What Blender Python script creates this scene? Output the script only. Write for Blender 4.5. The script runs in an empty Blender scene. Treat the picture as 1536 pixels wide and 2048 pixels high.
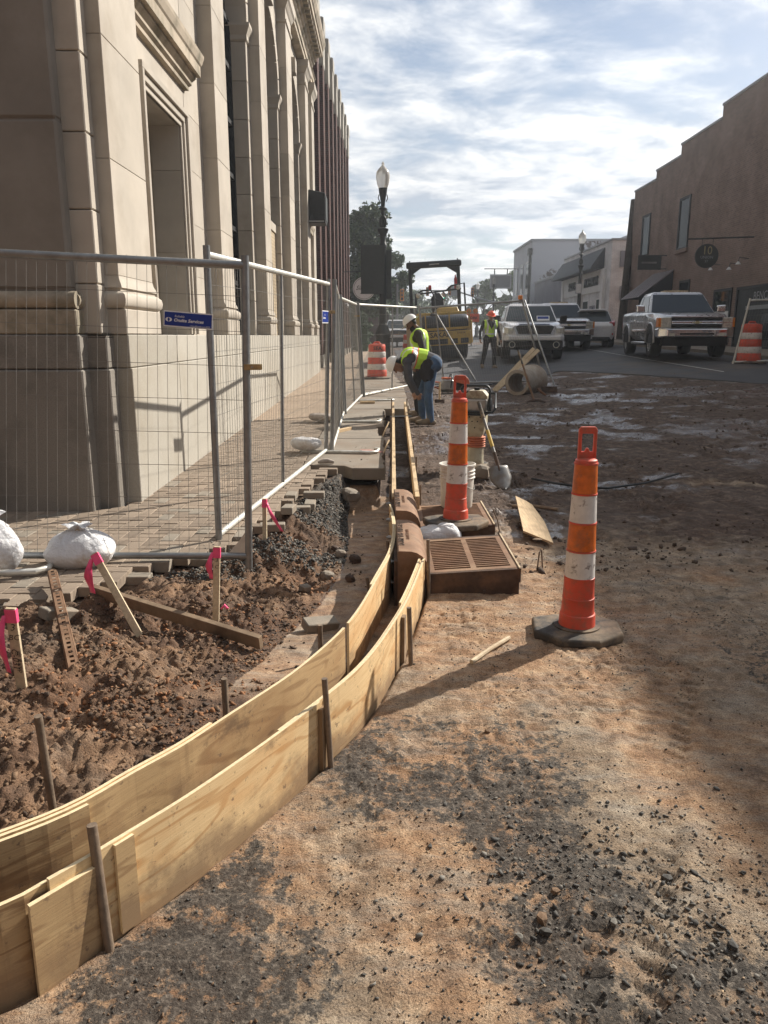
import bpy, bmesh, math, random
import numpy as np
from mathutils import Matrix, Vector, noise as mnoise

random.seed(7)
RNG = np.random.default_rng(11)
scene = bpy.context.scene
COL = scene.collection

# ------------------------------------------------------------------ camera
F_PX, PITCH, EYE = 1538.0, math.radians(12.9), 1.6     # for the 1536 x 2048 photograph
cam_d = bpy.data.cameras.new("camera")
cam_d.sensor_fit = 'VERTICAL'
cam_d.sensor_height = 36.0
cam_d.lens = 36.0 * F_PX / 2048.0
cam_d.clip_start = 0.05
cam_d.clip_end = 3000.0
cam = bpy.data.objects.new("camera", cam_d)
COL.objects.link(cam)
cam.location = (0, 0, EYE)
cam.rotation_euler = (math.radians(90) - PITCH, 0, 0)
scene.camera = cam

# ------------------------------------------------------------------ sky, sun, exposure
SUN_EL, SUN_AZ = math.radians(35.0), math.radians(51.0)      # azimuth from +Y towards +X
SUN_DIR = Vector((math.sin(SUN_AZ) * math.cos(SUN_EL), math.cos(SUN_AZ) * math.cos(SUN_EL), math.sin(SUN_EL)))
world = bpy.data.worlds.new("World")
scene.world = world
world.use_nodes = True


def build_world():
    nt = world.node_tree
    nt.nodes.clear()
    N, L = nt.nodes.new, nt.links.new
    out = N('ShaderNodeOutputWorld')
    bg = N('ShaderNodeBackground')
    bg.inputs['Strength'].default_value = 0.070
    L(bg.outputs[0], out.inputs[0])
    sky = N('ShaderNodeTexSky')
    sky.sky_type = 'NISHITA'
    sky.sun_disc = False
    sky.sun_elevation = SUN_EL
    sky.sun_rotation = SUN_AZ
    sky.air_density = 1.0
    sky.dust_density = 1.0
    tc = N('ShaderNodeTexCoord')
    sep = N('ShaderNodeSeparateXYZ')
    L(tc.outputs['Generated'], sep.inputs[0])

    def math_(op, a, b=None, c=None):
        n = N('ShaderNodeMath')
        n.operation = op
        for i, q in enumerate((a, b, c)):
            if q is None:
                continue
            if isinstance(q, (int, float)):
                n.inputs[i].default_value = q
            else:
                L(q, n.inputs[i])
        return n.outputs[0]
    # project the direction on a flat cloud layer
    zz = math_('ADD', math_('MAXIMUM', sep.outputs[2], 0.0), 0.13)
    px = math_('DIVIDE', sep.outputs[0], zz)
    py = math_('DIVIDE', sep.outputs[1], zz)
    comb = N('ShaderNodeCombineXYZ')
    L(px, comb.inputs[0])
    L(py, comb.inputs[1])

    def noise(scale, detail, rough, sx=1.0, sy=1.0, off=(0, 0, 0), dist=0.0, rot=0.0):
        mp = N('ShaderNodeMapping')
        mp.inputs['Location'].default_value = off
        mp.inputs['Rotation'].default_value = (0, 0, rot)
        mp.inputs['Scale'].default_value = (sx, sy, 1)
        L(comb.outputs[0], mp.inputs[0])
        n = N('ShaderNodeTexNoise')
        n.inputs['Scale'].default_value = scale
        n.inputs['Detail'].default_value = detail
        n.inputs['Roughness'].default_value = rough
        n.inputs['Distortion'].default_value = dist
        L(mp.outputs[0], n.inputs['Vector'])
        return n.outputs[0]
    big = noise(0.42, 2, 0.5, 0.8, 1.0, (3.35, 1.9, 0.3), 0.0, 0.5)
    ripple = noise(2.9, 8, 0.60, 0.95, 1.15, (0.2, 5.0, 0), 0.25, -0.5)
    fine = noise(9.0, 5, 0.6, 0.9, 1.1, (1, 2, 0), 0.3, -0.5)
    cov = math_('MULTIPLY_ADD', big, 2.0, math_('MULTIPLY_ADD', ripple, 0.95, math_('MULTIPLY', fine, 0.22)))
    mr = N('ShaderNodeMapRange')
    mr.interpolation_type = 'SMOOTHSTEP'
    mr.inputs['From Min'].default_value = 1.12
    mr.inputs['From Max'].default_value = 1.64
    L(cov, mr.inputs['Value'])
    # cloud brightness : thin parts glow, thick parts are greyer; brighter towards the sun
    dens = N('ShaderNodeMapRange')
    dens.inputs['From Min'].default_value = 0.38
    dens.inputs['From Max'].default_value = 0.66
    L(ripple, dens.inputs['Value'])
    ccol = N('ShaderNodeMix')
    ccol.data_type = 'RGBA'
    ccol.inputs[6].default_value = (4.9, 5.5, 6.4, 1)
    ccol.inputs[7].default_value = (11.2, 11.1, 10.8, 1)
    L(dens.outputs[0], ccol.inputs[0])
    dot = N('ShaderNodeVectorMath')
    dot.operation = 'DOT_PRODUCT'
    L(tc.outputs['Generated'], dot.inputs[0])
    dot.inputs[1].default_value = tuple(SUN_DIR)
    ph = N('ShaderNodeMapRange')
    ph.interpolation_type = 'SMOOTHSTEP'
    ph.inputs['From Min'].default_value = -0.45
    ph.inputs['From Max'].default_value = 1.0
    ph.inputs['To Min'].default_value = 0.16
    ph.inputs['To Max'].default_value = 1.22
    L(dot.outputs['Value'], ph.inputs['Value'])
    cl = N('ShaderNodeVectorMath')
    cl.operation = 'SCALE'
    L(ccol.outputs[2], cl.inputs[0])
    L(ph.outputs[0], cl.inputs['Scale'])
    mix = N('ShaderNodeMix')
    mix.data_type = 'RGBA'
    L(mr.outputs[0], mix.inputs[0])
    L(sky.outputs[0], mix.inputs[6])
    L(cl.outputs[0], mix.inputs[7])
    L(mix.outputs[2], bg.inputs['Color'])


build_world()
sun_d = bpy.data.lights.new("sun", 'SUN')
sun_d.energy = 5.0
sun_d.angle = math.radians(0.6)
sun_d.color = (1.0, 0.935, 0.835)
sun = bpy.data.objects.new("sun", sun_d)
COL.objects.link(sun)
sun.location = (30, 25, 30)
sun.rotation_euler = SUN_DIR.to_track_quat('Z', 'Y').to_euler()

vs = scene.view_settings
vs.view_transform = 'Standard'
vs.look = 'None'
vs.exposure = 0.58
vs.gamma = 1.0
vs.use_curve_mapping = False
scene.render.resolution_x, scene.render.resolution_y = 768, 1024

# ------------------------------------------------------------------ photo pixel -> direction -> point on a known plane
CF, SF = math.cos(PITCH), math.sin(PITCH)


def ray(px, py):
    u, v = (px - 768) / F_PX, (py - 1024) / F_PX
    return Vector((u, CF - v * SF, -SF - v * CF))


def P(px, py, z=0.0):                                   # on the level plane z
    d = ray(px, py)
    t = (z - EYE) / d.z
    return Vector((d.x * t, d.y * t, z))


def PY(px, py, y):                                      # on the upright plane y
    d = ray(px, py)
    t = y / d.y
    return Vector((d.x * t, y, EYE + d.z * t))


def PXp(px, py, x):                                     # on the upright plane x
    d = ray(px, py)
    t = x / d.x
    return Vector((x, d.y * t, EYE + d.z * t))


def smooth(a, b, x):
    t = np.clip((x - a) / (b - a), 0, 1)
    return t * t * (3 - 2 * t)


def base_g(x, y):                                       # the lie of the street
    x = np.asarray(x, float)
    y = np.asarray(y, float)
    return 0.0165 * np.clip(y - 3.0, 0, 45) + 0.068 * np.clip(x, 0, 9) * smooth(7, 22, y)


def zg(x, y):
    return float(base_g(x, y))


def z_side(y):                                          # top of the pavement on the left
    return 0.05 + 0.0135 * np.clip(y, 0, 60)


def G(px, py, off=0.0):                                 # on the street surface
    z = 0.0
    for _ in range(40):
        p = P(px, py, min(z + off, 1.45))
        z = 0.5 * z + 0.5 * zg(p.x, p.y)
    return P(px, py, min(z + off, 1.45))


# ------------------------------------------------------------------ object helpers
def tag(o, label=None, cat=None, group=None, kind=None):
    if label: o['label'] = label
    if cat: o['category'] = cat
    if group: o['group'] = group
    if kind: o['kind'] = kind
    return o


def thing(name, label, cat, loc=(0, 0, 0), rotz=0.0, group=None):
    o = bpy.data.objects.new(name, None)
    o.empty_display_size = 0.1
    COL.objects.link(o)
    o.location = loc
    o.rotation_euler = (0, 0, rotz)
    return tag(o, label, cat, group)


def copy_tree(o, parent=None):
    c = o.copy()
    COL.objects.link(c)
    c.parent = parent
    for ch in list(o.children):
        copy_tree(ch, c)
    return c


def frame(dirv, up=(0, 0, 1)):
    z = Vector(dirv).normalized()
    u = Vector(up)
    if abs(z.dot(u)) > 0.98:
        u = Vector((1, 0, 0))
    x = u.cross(z).normalized()
    y = z.cross(x)
    return x, y, z


class MB:
    def __init__(self):
        self.v, self.f, self.m, self.uv = [], [], [], None
        self.cur = 0

    def add(self, verts, faces, M=None):
        n = len(self.v)
        if M is not None:
            verts = [M @ Vector(p) for p in verts]
        self.v += [tuple(p) for p in verts]
        self.f += [tuple(i + n for i in q) for q in faces]
        self.m += [self.cur] * len(faces)
        return self

    def box(self, x0, x1, y0, y1, z0, z1, M=None):
        vs_ = [(x0, y0, z0), (x1, y0, z0), (x1, y1, z0), (x0, y1, z0), (x0, y0, z1), (x1, y0, z1), (x1, y1, z1), (x0, y1, z1)]
        return self.add(vs_, [(0, 3, 2, 1), (4, 5, 6, 7), (0, 1, 5, 4), (1, 2, 6, 5), (2, 3, 7, 6), (3, 0, 4, 7)], M)

    def cbox(self, c, s, M=None):
        return self.box(c[0] - s[0] / 2, c[0] + s[0] / 2, c[1] - s[1] / 2, c[1] + s[1] / 2, c[2] - s[2] / 2, c[2] + s[2] / 2, M)

    def tube(self, pts, r, n=8, cap=True, closed=False):
        pts = [Vector(p) for p in pts]
        k = len(pts)
        rs = r if isinstance(r, (list, tuple)) else [r] * k
        verts, faces = [], []
        pu = None
        for i, p in enumerate(pts):
            if closed:
                d = pts[(i + 1) % k] - pts[i - 1]
            else:
                d = pts[min(i + 1, k - 1)] - pts[max(i - 1, 0)]
            if d.length < 1e-9:
                d = Vector((0, 0, 1))
            d.normalize()
            if pu is None:
                x, y, z = frame(d)
            else:
                x = (pu - d * pu.dot(d))
                if x.length < 1e-6:
                    x, _, _ = frame(d)
                x.normalize()
                y = d.cross(x)
            pu = x
            for j in range(n):
                a = 2 * math.pi * j / n
                verts.append(p + (x * math.cos(a) + y * math.sin(a)) * rs[i])
        segs = k if closed else k - 1
        for i in range(segs):
            for j in range(n):
                a, b = i * n + j, i * n + (j + 1) % n
                c, d = ((i + 1) % k) * n + (j + 1) % n, ((i + 1) % k) * n + j
                faces.append((a, b, c, d))
        if cap and not closed:
            faces.append(tuple(range(n - 1, -1, -1)))
            faces.append(tuple((k - 1) * n + j for j in range(n)))
        return self.add(verts, faces)

    def lathe(self, prof, n=24, M=None, cap=True, arc=None):
        verts, faces = [], []
        for (r, z) in prof:
            for j in range(n):
                a = 2 * math.pi * j / n
                verts.append((r * math.cos(a), r * math.sin(a), z))
        k = len(prof)
        for i in range(k - 1):
            for j in range(n):
                faces.append((i * n + j, i * n + (j + 1) % n, (i + 1) * n + (j + 1) % n, (i + 1) * n + j))
        if cap:
            if prof[0][0] > 1e-5: faces.append(tuple(range(n - 1, -1, -1)))
            if prof[-1][0] > 1e-5: faces.append(tuple((k - 1) * n + j for j in range(n)))
        return self.add(verts, faces, M)

    def prism(self, poly, h0, h1, M=None):              # polygon in xy pulled along z
        k = len(poly)
        verts = [(x, y, h0) for x, y in poly] + [(x, y, h1) for x, y in poly]
        faces = [tuple(range(k - 1, -1, -1)), tuple(range(k, 2 * k))]
        faces += [(i, (i + 1) % k, k + (i + 1) % k, k + i) for i in range(k)]
        return self.add(verts, faces, M)

    def loft(self, rings, cap=True):                    # rings: lists of equally many points
        n = len(rings[0])
        verts = [p for r in rings for p in r]
        faces = []
        for i in range(len(rings) - 1):
            for j in range(n):
                faces.append((i * n + j, i * n + (j + 1) % n, (i + 1) * n + (j + 1) % n, (i + 1) * n + j))
        if cap:
            faces.append(tuple(range(n - 1, -1, -1)))
            faces.append(tuple((len(rings) - 1) * n + j for j in range(n)))
        return self.add(verts, faces)

    def quad(self, a, b, c, d):
        return self.add([a, b, c, d], [(0, 1, 2, 3)])

    def mesh(self, name, mats, smooth_=False):
        me = bpy.data.meshes.new(name)
        me.from_pydata(self.v, [], self.f)
        for m in (mats if isinstance(mats, (list, tuple)) else [mats]):
            me.materials.append(m)
        if self.m and max(self.m) > 0:
            me.polygons.foreach_set('material_index', self.m)
        if smooth_:
            me.polygons.foreach_set('use_smooth', [True] * len(me.polygons))
        me.update()
        return me

    def build(self, name, mats, parent=None, smooth_=False, bevel=0.0, seg=1, ang=35, fix=True):
        me = self.mesh(name, mats, smooth_ and True)
        if fix:
            bm = bmesh.new()
            bm.from_mesh(me)
            bmesh.ops.recalc_face_normals(bm, faces=bm.faces)
            bm.to_mesh(me)
            bm.free()
        o = bpy.data.objects.new(name, me)
        COL.objects.link(o)
        o.parent = parent
        if bevel > 0:
            b = o.modifiers.new('bevel', 'BEVEL')
            b.width = bevel
            b.segments = seg
            b.limit_method = 'ANGLE'
            b.angle_limit = math.radians(ang)
            b.harden_normals = False
        if smooth_:
            try:
                me.set_sharp_from_angle(angle=math.radians(40))
            except Exception:
                pass
        return o


def obj_from(name, me, parent=None, M=None):
    o = bpy.data.objects.new(name, me)
    COL.objects.link(o)
    o.parent = parent
    if M is not None:
        o.matrix_local = M
    return o


def text_part(name, s, size, m, parent=None, M=None, align='CENTER', ext=0.001, offset=0.0, shear=0.0, sx=1.0):
    c = bpy.data.curves.new(name, 'FONT')
    c.body = s
    c.size = size
    c.align_x = align
    c.align_y = 'CENTER'
    c.extrude = ext
    c.offset = offset
    c.shear = shear
    c.resolution_u = 2
    t = bpy.data.objects.new(name, c)
    COL.objects.link(t)
    dg = bpy.context.evaluated_depsgraph_get()
    me = bpy.data.meshes.new_from_object(t.evaluated_get(dg))
    bpy.data.objects.remove(t)
    bpy.data.curves.remove(c)
    me.materials.clear()
    me.materials.append(m)
    if sx != 1.0:
        me.transform(Matrix.Diagonal((sx, 1, 1, 1)))
    o = obj_from(name, me, parent, M)
    return o


def basis(origin, xdir, ydir):                          # matrix whose x / y axes run along xdir / ydir
    x = Vector(xdir).normalized()
    y = Vector(ydir)
    y = (y - x * y.dot(x)).normalized()
    z = x.cross(y)
    M = Matrix.Identity(4)
    for i in range(3):
        M[i][0], M[i][1], M[i][2], M[i][3] = x[i], y[i], z[i], origin[i]
    return M


# ------------------------------------------------------------------ materials
MATS = {}


class NT:
    def __init__(self, name):
        self.m = bpy.data.materials.new(name)
        self.m.use_nodes = True
        self.t = self.m.node_tree
        self.b = self.t.nodes['Principled BSDF']
        self.tc = self.t.nodes.new('ShaderNodeTexCoord')

    def n(self, typ, **kw):
        x = self.t.nodes.new(typ)
        for k, v in kw.items():
            setattr(x, k, v)
        return x

    def l(self, a, b):
        self.t.links.new(a, b)

    def vec(self, scale=(1, 1, 1), src='Object', rot=(0, 0, 0), loc=(0, 0, 0)):
        mp = self.n('ShaderNodeMapping')
        mp.inputs['Scale'].default_value = scale
        mp.inputs['Rotation'].default_value = rot
        mp.inputs['Location'].default_value = loc
        self.l(self.tc.outputs[src] if isinstance(src, str) else src, mp.inputs[0])
        return mp.outputs[0]

    def noise(self, scale, detail=4, rough=0.55, vec=None, dist=0.0):
        x = self.n('ShaderNodeTexNoise')
        x.inputs['Scale'].default_value = scale
        x.inputs['Detail'].default_value = detail
        x.inputs['Roughness'].default_value = rough
        x.inputs['Distortion'].default_value = dist
        self.l(vec if vec is not None else self.tc.outputs['Object'], x.inputs['Vector'])
        return x.outputs[0]

    def ramp(self, fac, stops):
        x = self.n('ShaderNodeValToRGB')
        el = x.color_ramp.elements
        while len(el) < len(stops):
            el.new(0.5)
        for e, (p, c) in zip(el, stops):
            e.position = p
            e.color = (c[0], c[1], c[2], 1) if isinstance(c, (tuple, list)) else (c, c, c, 1)
        self.l(fac, x.inputs[0])
        return x.outputs[0]

    def mix(self, fac, a, b, mode='MIX'):
        x = self.n('ShaderNodeMix', data_type='RGBA', blend_type=mode)
        for i, q in ((0, fac), (6, a), (7, b)):
            if isinstance(q, (int, float)):
                x.inputs[i].default_value = q
            elif isinstance(q, (tuple, list)):
                x.inputs[i].default_value = (q[0], q[1], q[2], 1)
            else:
                self.l(q, x.inputs[i])
        return x.outputs[2]

    def math(self, op, a, b=0.0, c=None):
        x = self.n('ShaderNodeMath', operation=op)
        for i, q in enumerate((a, b, c)):
            if q is None: continue
            if isinstance(q, (int, float)):
                x.inputs[i].default_value = q
            else:
                self.l(q, x.inputs[i])
        return x.outputs[0]

    def bump(self, h, strength=0.3, dist=0.01):
        x = self.n('ShaderNodeBump')
        x.inputs['Strength'].default_value = strength
        x.inputs['Distance'].default_value = dist
        self.l(h, x.inputs['Height'])
        self.l(x.outputs[0], self.b.inputs['Normal'])
        return x

    def set(self, **kw):
        names = {'color': 'Base Color', 'rough': 'Roughness', 'metal': 'Metallic', 'spec': 'Specular IOR Level', 'coat': 'Coat Weight',
                 'trans': 'Transmission Weight', 'ior': 'IOR', 'alpha': 'Alpha', 'emis': 'Emission Color', 'estr': 'Emission Strength'}
        for k, q in kw.items():
            s = self.b.inputs[names[k]]
            if isinstance(q, (int, float)):
                s.default_value = q
            elif isinstance(q, (tuple, list)):
                s.default_value = (q[0], q[1], q[2], 1)
            else:
                self.l(q, s)
        return self


def mat(name, col, rough=0.7, metal=0.0, spec=0.4, var=0.25, scale=6.0, col2=None, bump=0.0, bscale=60.0, bdist=0.004, dirt=None, damt=0.5,
        dscale=3.0, dlo=0.5, dhi=0.7, coat=0.0, stretch=(1, 1, 1), obvar=0.0):
    t = NT(name)
    v = t.vec(stretch) if stretch != (1, 1, 1) else None
    n1 = t.noise(scale, 5, 0.6, v)
    c2 = col2 or tuple(max(0.0, c * (1 - var)) for c in col)
    c1 = tuple(min(1.0, c * (1 + var * 0.6)) for c in col)
    c = t.ramp(n1, [(0.3, c2), (0.7, c1)])
    if dirt:
        dn = t.noise(dscale, 7, 0.65)
        fac = t.ramp(dn, [(dlo, 0.0), (dhi, damt)])
        c = t.mix(fac, c, dirt)
    if obvar:
        oi = t.n('ShaderNodeObjectInfo')
        c = t.mix(1.0, c, t.ramp(oi.outputs['Random'], [(0.0, 1 - obvar), (1.0, 1 + obvar * 0.6)]), 'MULTIPLY')
    t.set(color=c, metal=metal, spec=spec, coat=coat)
    rn = t.ramp(t.noise(scale * 2.3, 4), [(0.3, max(0.02, rough - 0.08)), (0.7, min(1.0, rough + 0.08))])
    t.set(rough=rn)
    if bump > 0:
        t.bump(t.noise(bscale, 5, 0.6, v), bump, bdist)
    MATS[name] = t.m
    return t.m


def build_materials():
    mat('limestone', (0.455, 0.405, 0.34), 0.85, var=0.16, scale=1.3, bump=0.3, bscale=90, bdist=0.003, dirt=(0.25, 0.20, 0.145), damt=0.7, dscale=0.9, dlo=0.5, dhi=0.78, obvar=0.10)
    mat('granite', (0.42, 0.39, 0.335), 0.8, obvar=0.10, var=0.22, scale=120, bump=0.2, bscale=180, bdist=0.002, dirt=(0.25, 0.20, 0.13), damt=0.6, dscale=0.8, dlo=0.5, dhi=0.8)
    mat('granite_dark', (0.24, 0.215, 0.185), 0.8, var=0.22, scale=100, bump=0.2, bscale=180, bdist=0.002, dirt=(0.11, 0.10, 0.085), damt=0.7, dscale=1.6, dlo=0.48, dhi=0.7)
    mat('limestone_grime_and_shade', (0.265, 0.235, 0.20), 0.9, var=0.2, scale=1.1, bump=0.3, bscale=80, bdist=0.003, dirt=(0.17, 0.145, 0.115), damt=0.7, dscale=0.8, dlo=0.45, dhi=0.7, obvar=0.10)  # end wall tone: grime plus shade painted into the base colour
    mat('limestone_weathered', (0.43, 0.36, 0.275), 0.9, var=0.2, scale=1.8, bump=0.25, bscale=70, bdist=0.003, dirt=(0.13, 0.12, 0.08), damt=0.8, dscale=2.2, dlo=0.45, dhi=0.65)
    mat('concrete', (0.24, 0.205, 0.165), 0.9, var=0.2, scale=2.5, bump=0.3, bscale=70, bdist=0.004, dirt=(0.20, 0.13, 0.08), damt=0.7, dscale=1.3, dlo=0.45, dhi=0.7)
    mat('concrete_pipe', (0.40, 0.355, 0.295), 0.9, var=0.25, scale=3, bump=0.3, bscale=40, bdist=0.004, dirt=(0.22, 0.15, 0.10), damt=0.8, dscale=2.5, dlo=0.42, dhi=0.65)
    mat('paver', (0.31, 0.24, 0.18), 0.9, obvar=0.22, var=0.28, scale=3.5, bump=0.4, bscale=90, bdist=0.004, dirt=(0.27, 0.22, 0.165), damt=0.75, dscale=4, dlo=0.4, dhi=0.7)
    mat('paver_grey', (0.29, 0.25, 0.20), 0.9, var=0.3, scale=6, bump=0.4, bscale=90, bdist=0.004, dirt=(0.20, 0.12, 0.07), damt=0.6, dscale=5)
    mat('galvanised', (0.30, 0.31, 0.315), 0.42, metal=0.75, var=0.2, scale=14, bump=0.05, bscale=60, dirt=(0.30, 0.28, 0.25), damt=0.5, dscale=5)
    mat('galvanised_white', (0.66, 0.65, 0.60), 0.45, metal=0.35, var=0.15, scale=14, dirt=(0.35, 0.31, 0.25), damt=0.6, dscale=5)
    mat('wire', (0.24, 0.23, 0.215), 0.45, metal=0.5, var=0.2, scale=20)
    mat('brass_clamp', (0.42, 0.31, 0.16), 0.4, metal=0.7, var=0.3, scale=30)
    mat('rust', (0.16, 0.075, 0.04), 0.85, var=0.45, scale=14, bump=0.4, bscale=70, bdist=0.004, dirt=(0.26, 0.15, 0.08), damt=0.7, dscale=6)
    mat('rust_light', (0.235, 0.135, 0.08), 0.75, metal=0.15, var=0.3, scale=9, bump=0.3, bscale=90, bdist=0.003, dirt=(0.34, 0.235, 0.15), damt=0.6, dscale=4)
    mat('rust_dark', (0.075, 0.045, 0.03), 0.85, var=0.5, scale=9, bump=0.4, bscale=60, bdist=0.004, dirt=(0.20, 0.11, 0.06), damt=0.6, dscale=5)
    mat('steel_pin', (0.22, 0.165, 0.12), 0.65, metal=0.25, var=0.4, scale=20, bump=0.3, bscale=90, dirt=(0.30, 0.22, 0.15), damt=0.6, dscale=9)
    mat('lumber', (0.58, 0.42, 0.245), 0.75, var=0.3, scale=7, stretch=(12, 0.7, 12), bump=0.25, bscale=20, dirt=(0.28, 0.19, 0.11), damt=0.7, dscale=4, dlo=0.5)
    mat('lumber_old', (0.30, 0.215, 0.14), 0.85, var=0.4, scale=7, bump=0.3, bscale=60, dirt=(0.12, 0.075, 0.045), damt=0.7, dscale=4, dlo=0.42)
    mat('lath', (0.60, 0.49, 0.335), 0.8, var=0.2, scale=6, stretch=(9, 9, 0.8), bump=0.2, bscale=30, dirt=(0.30, 0.19, 0.10), damt=0.6, dscale=4, dlo=0.5)
    mat('ink', (0.02, 0.018, 0.02), 0.6)
    mat('pink', (0.90, 0.10, 0.24), 0.45, var=0.15, scale=20)
    mat('cone_orange', (0.66, 0.085, 0.045), 0.5, var=0.15, scale=6, bump=0.05, bscale=20, dirt=(0.27, 0.12, 0.075), damt=0.75, dscale=16, dlo=0.48)
    mat('cone_reflect_orange', (0.62, 0.14, 0.02), 0.35, var=0.25, scale=22, dirt=(0.25, 0.10, 0.05), damt=0.8, dscale=9, dlo=0.55)
    mat('cone_reflect_white', (0.68, 0.64, 0.60), 0.4, var=0.12, scale=22, dirt=(0.14, 0.10, 0.08), damt=0.85, dscale=24, dlo=0.58, dhi=0.66)
    mat('rubber', (0.055, 0.05, 0.045), 0.8, var=0.3, scale=20, bump=0.3, bscale=60, dirt=(0.27, 0.20, 0.13), damt=0.9, dscale=6, dlo=0.42, dhi=0.65)
    mat('tyre', (0.02, 0.02, 0.02), 0.75, var=0.3, scale=20)
    mat('bag', (0.70, 0.70, 0.71), 0.75, var=0.12, scale=5, bump=0.6, bscale=30, bdist=0.02, dirt=(0.40, 0.29, 0.20), damt=0.75, dscale=4, dlo=0.5)
    mat('sign_blue', (0.008, 0.035, 0.26), 0.4, var=0.1)
    mat('sign_white', (0.80, 0.80, 0.80), 0.5, var=0.05)
    mat('white_plastic', (0.70, 0.665, 0.60), 0.5, var=0.1, scale=5, dirt=(0.40, 0.29, 0.19), damt=0.7, dscale=6, dlo=0.5)
    mat('black_iron', (0.016, 0.02, 0.022), 0.5, var=0.3, scale=10)
    mat('black_paint', (0.012, 0.013, 0.015), 0.55, var=0.3, scale=10)
    mat('dark_panel', (0.030, 0.036, 0.036), 0.65, var=0.15, scale=6)
    mat('rammer_cream', (0.52, 0.47, 0.34), 0.55, var=0.15, scale=8, dirt=(0.20, 0.13, 0.08), damt=0.85, dscale=6, dlo=0.47, dhi=0.66)
    mat('steel_dull', (0.17, 0.165, 0.16), 0.5, metal=0.4, var=0.3, scale=12, dirt=(0.14, 0.10, 0.07), damt=0.8, dscale=9, dlo=0.45)
    mat('alu', (0.40, 0.39, 0.37), 0.4, metal=0.6, var=0.2, scale=9, dirt=(0.22, 0.16, 0.11), damt=0.6, dscale=7)
    mat('bellows', (0.62, 0.20, 0.10), 0.6, var=0.2, scale=9, dirt=(0.30, 0.17, 0.10), damt=0.6, dscale=9)
    mat('saw_orange', (0.62, 0.14, 0.05), 0.5, var=0.2, scale=12, dirt=(0.2, 0.13, 0.09), damt=0.6, dscale=7)
    mat('yellow_grip', (0.55, 0.36, 0.06), 0.6, var=0.2)
    mat('roller_yellow', (0.50, 0.33, 0.07), 0.5, var=0.2, scale=3, dirt=(0.16, 0.11, 0.06), damt=0.7, dscale=3, dlo=0.5)
    mat('roller_steel', (0.05, 0.055, 0.065), 0.4, metal=0.5, var=0.4, scale=4)
    mat('paint_white', (0.72, 0.71, 0.72), 0.3, var=0.05, scale=2, coat=0.6, dirt=(0.35, 0.29, 0.23), damt=0.35, dscale=2)
    mat('paint_silver', (0.36, 0.36, 0.375), 0.3, metal=0.45, var=0.06, scale=2, coat=0.7, dirt=(0.30, 0.26, 0.22), damt=0.35, dscale=2)
    mat('paint_black', (0.02, 0.022, 0.025), 0.25, coat=0.6)
    mat('chrome', (0.72, 0.73, 0.75), 0.12, metal=1.0, var=0.05)
    mat('wheel_alloy', (0.45, 0.45, 0.45), 0.3, metal=0.8, var=0.1)
    mat('headlight', (0.62, 0.60, 0.53), 0.15, metal=0.2, var=0.4, scale=14, coat=1.0)
    mat('amber', (0.75, 0.24, 0.03), 0.3, var=0.2)
    mat('red_lens', (0.40, 0.02, 0.02), 0.25, var=0.2)
    mat('skin_tan', (0.36, 0.20, 0.13), 0.6, var=0.1)
    mat('skin_dark', (0.17, 0.085, 0.05), 0.6, var=0.1)
    mat('hair_dark', (0.012, 0.010, 0.009), 0.7, var=0.2)
    mat('denim', (0.055, 0.105, 0.19), 0.9, var=0.4, scale=7, dirt=(0.17, 0.155, 0.12), damt=0.5, dscale=6, dlo=0.5)
    mat('shirt_grey', (0.075, 0.075, 0.085), 0.9, var=0.25, scale=8)
    mat('shirt_olive', (0.055, 0.052, 0.04), 0.9, var=0.25, scale=8)
    mat('trousers_dark', (0.02, 0.02, 0.024), 0.9, var=0.25, scale=8)
    mat('tool_pouch', (0.022, 0.020, 0.024), 0.8, var=0.4, scale=12, bump=0.5, bscale=20, bdist=0.02)
    mat('boot', (0.22, 0.17, 0.115), 0.85, var=0.4, scale=12)
    mat('vest', (0.50, 0.78, 0.06), 0.75, var=0.1, scale=9, bump=0.4, bscale=14, bdist=0.015)
    mat('vest_stripe', (0.62, 0.63, 0.62), 0.4, var=0.1, scale=20)
    mat('vest_orange', (0.80, 0.17, 0.04), 0.7, var=0.1)
    mat('hat_white', (0.80, 0.79, 0.77), 0.35, var=0.05)
    mat('hat_orange', (0.82, 0.13, 0.06), 0.4, var=0.05)
    mat('stucco_white', (0.86, 0.86, 0.86), 0.9, var=0.08, scale=2)
    mat('blue_grey_wall', (0.62, 0.64, 0.68), 0.9, var=0.12, scale=0.8)
    mat('grey_wall', (0.26, 0.26, 0.30), 0.9, var=0.2, scale=0.8)
    mat('slate_roof', (0.075, 0.085, 0.10), 0.8, var=0.2, scale=6, bump=0.3, bscale=30)
    mat('awning_dark', (0.028, 0.032, 0.042), 0.85, var=0.2)
    mat('awning_metal', (0.25, 0.225, 0.235), 0.5, metal=0.3, var=0.15, scale=6)
    mat('parapet_cap', (0.36, 0.335, 0.29), 0.9, var=0.2, scale=2, dirt=(0.17, 0.155, 0.13), damt=0.6, dscale=2)
    mat('coping', (0.36, 0.37, 0.40), 0.7, var=0.1)
    mat('signal_yellow', (0.52, 0.20, 0.04), 0.6, var=0.2)
    mat('gold', (0.42, 0.36, 0.20), 0.6, var=0.2)
    mat('bark', (0.06, 0.05, 0.042), 0.95, var=0.4, scale=8, bump=0.6, bscale=25, bdist=0.02)
    mat('sawn_edge', (0.70, 0.56, 0.35), 0.8, var=0.2, scale=30, stretch=(2, 2, 12))
    mat('extinguisher_red', (0.42, 0.03, 0.03), 0.4)
    mat('road_paint', (0.50, 0.48, 0.45), 0.8, var=0.35, scale=9)
    mat('rag', (0.42, 0.36, 0.31), 0.95, var=0.3, scale=20, bump=0.5, bscale=50)
    # glass
    t = NT('glass_dark')
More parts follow.
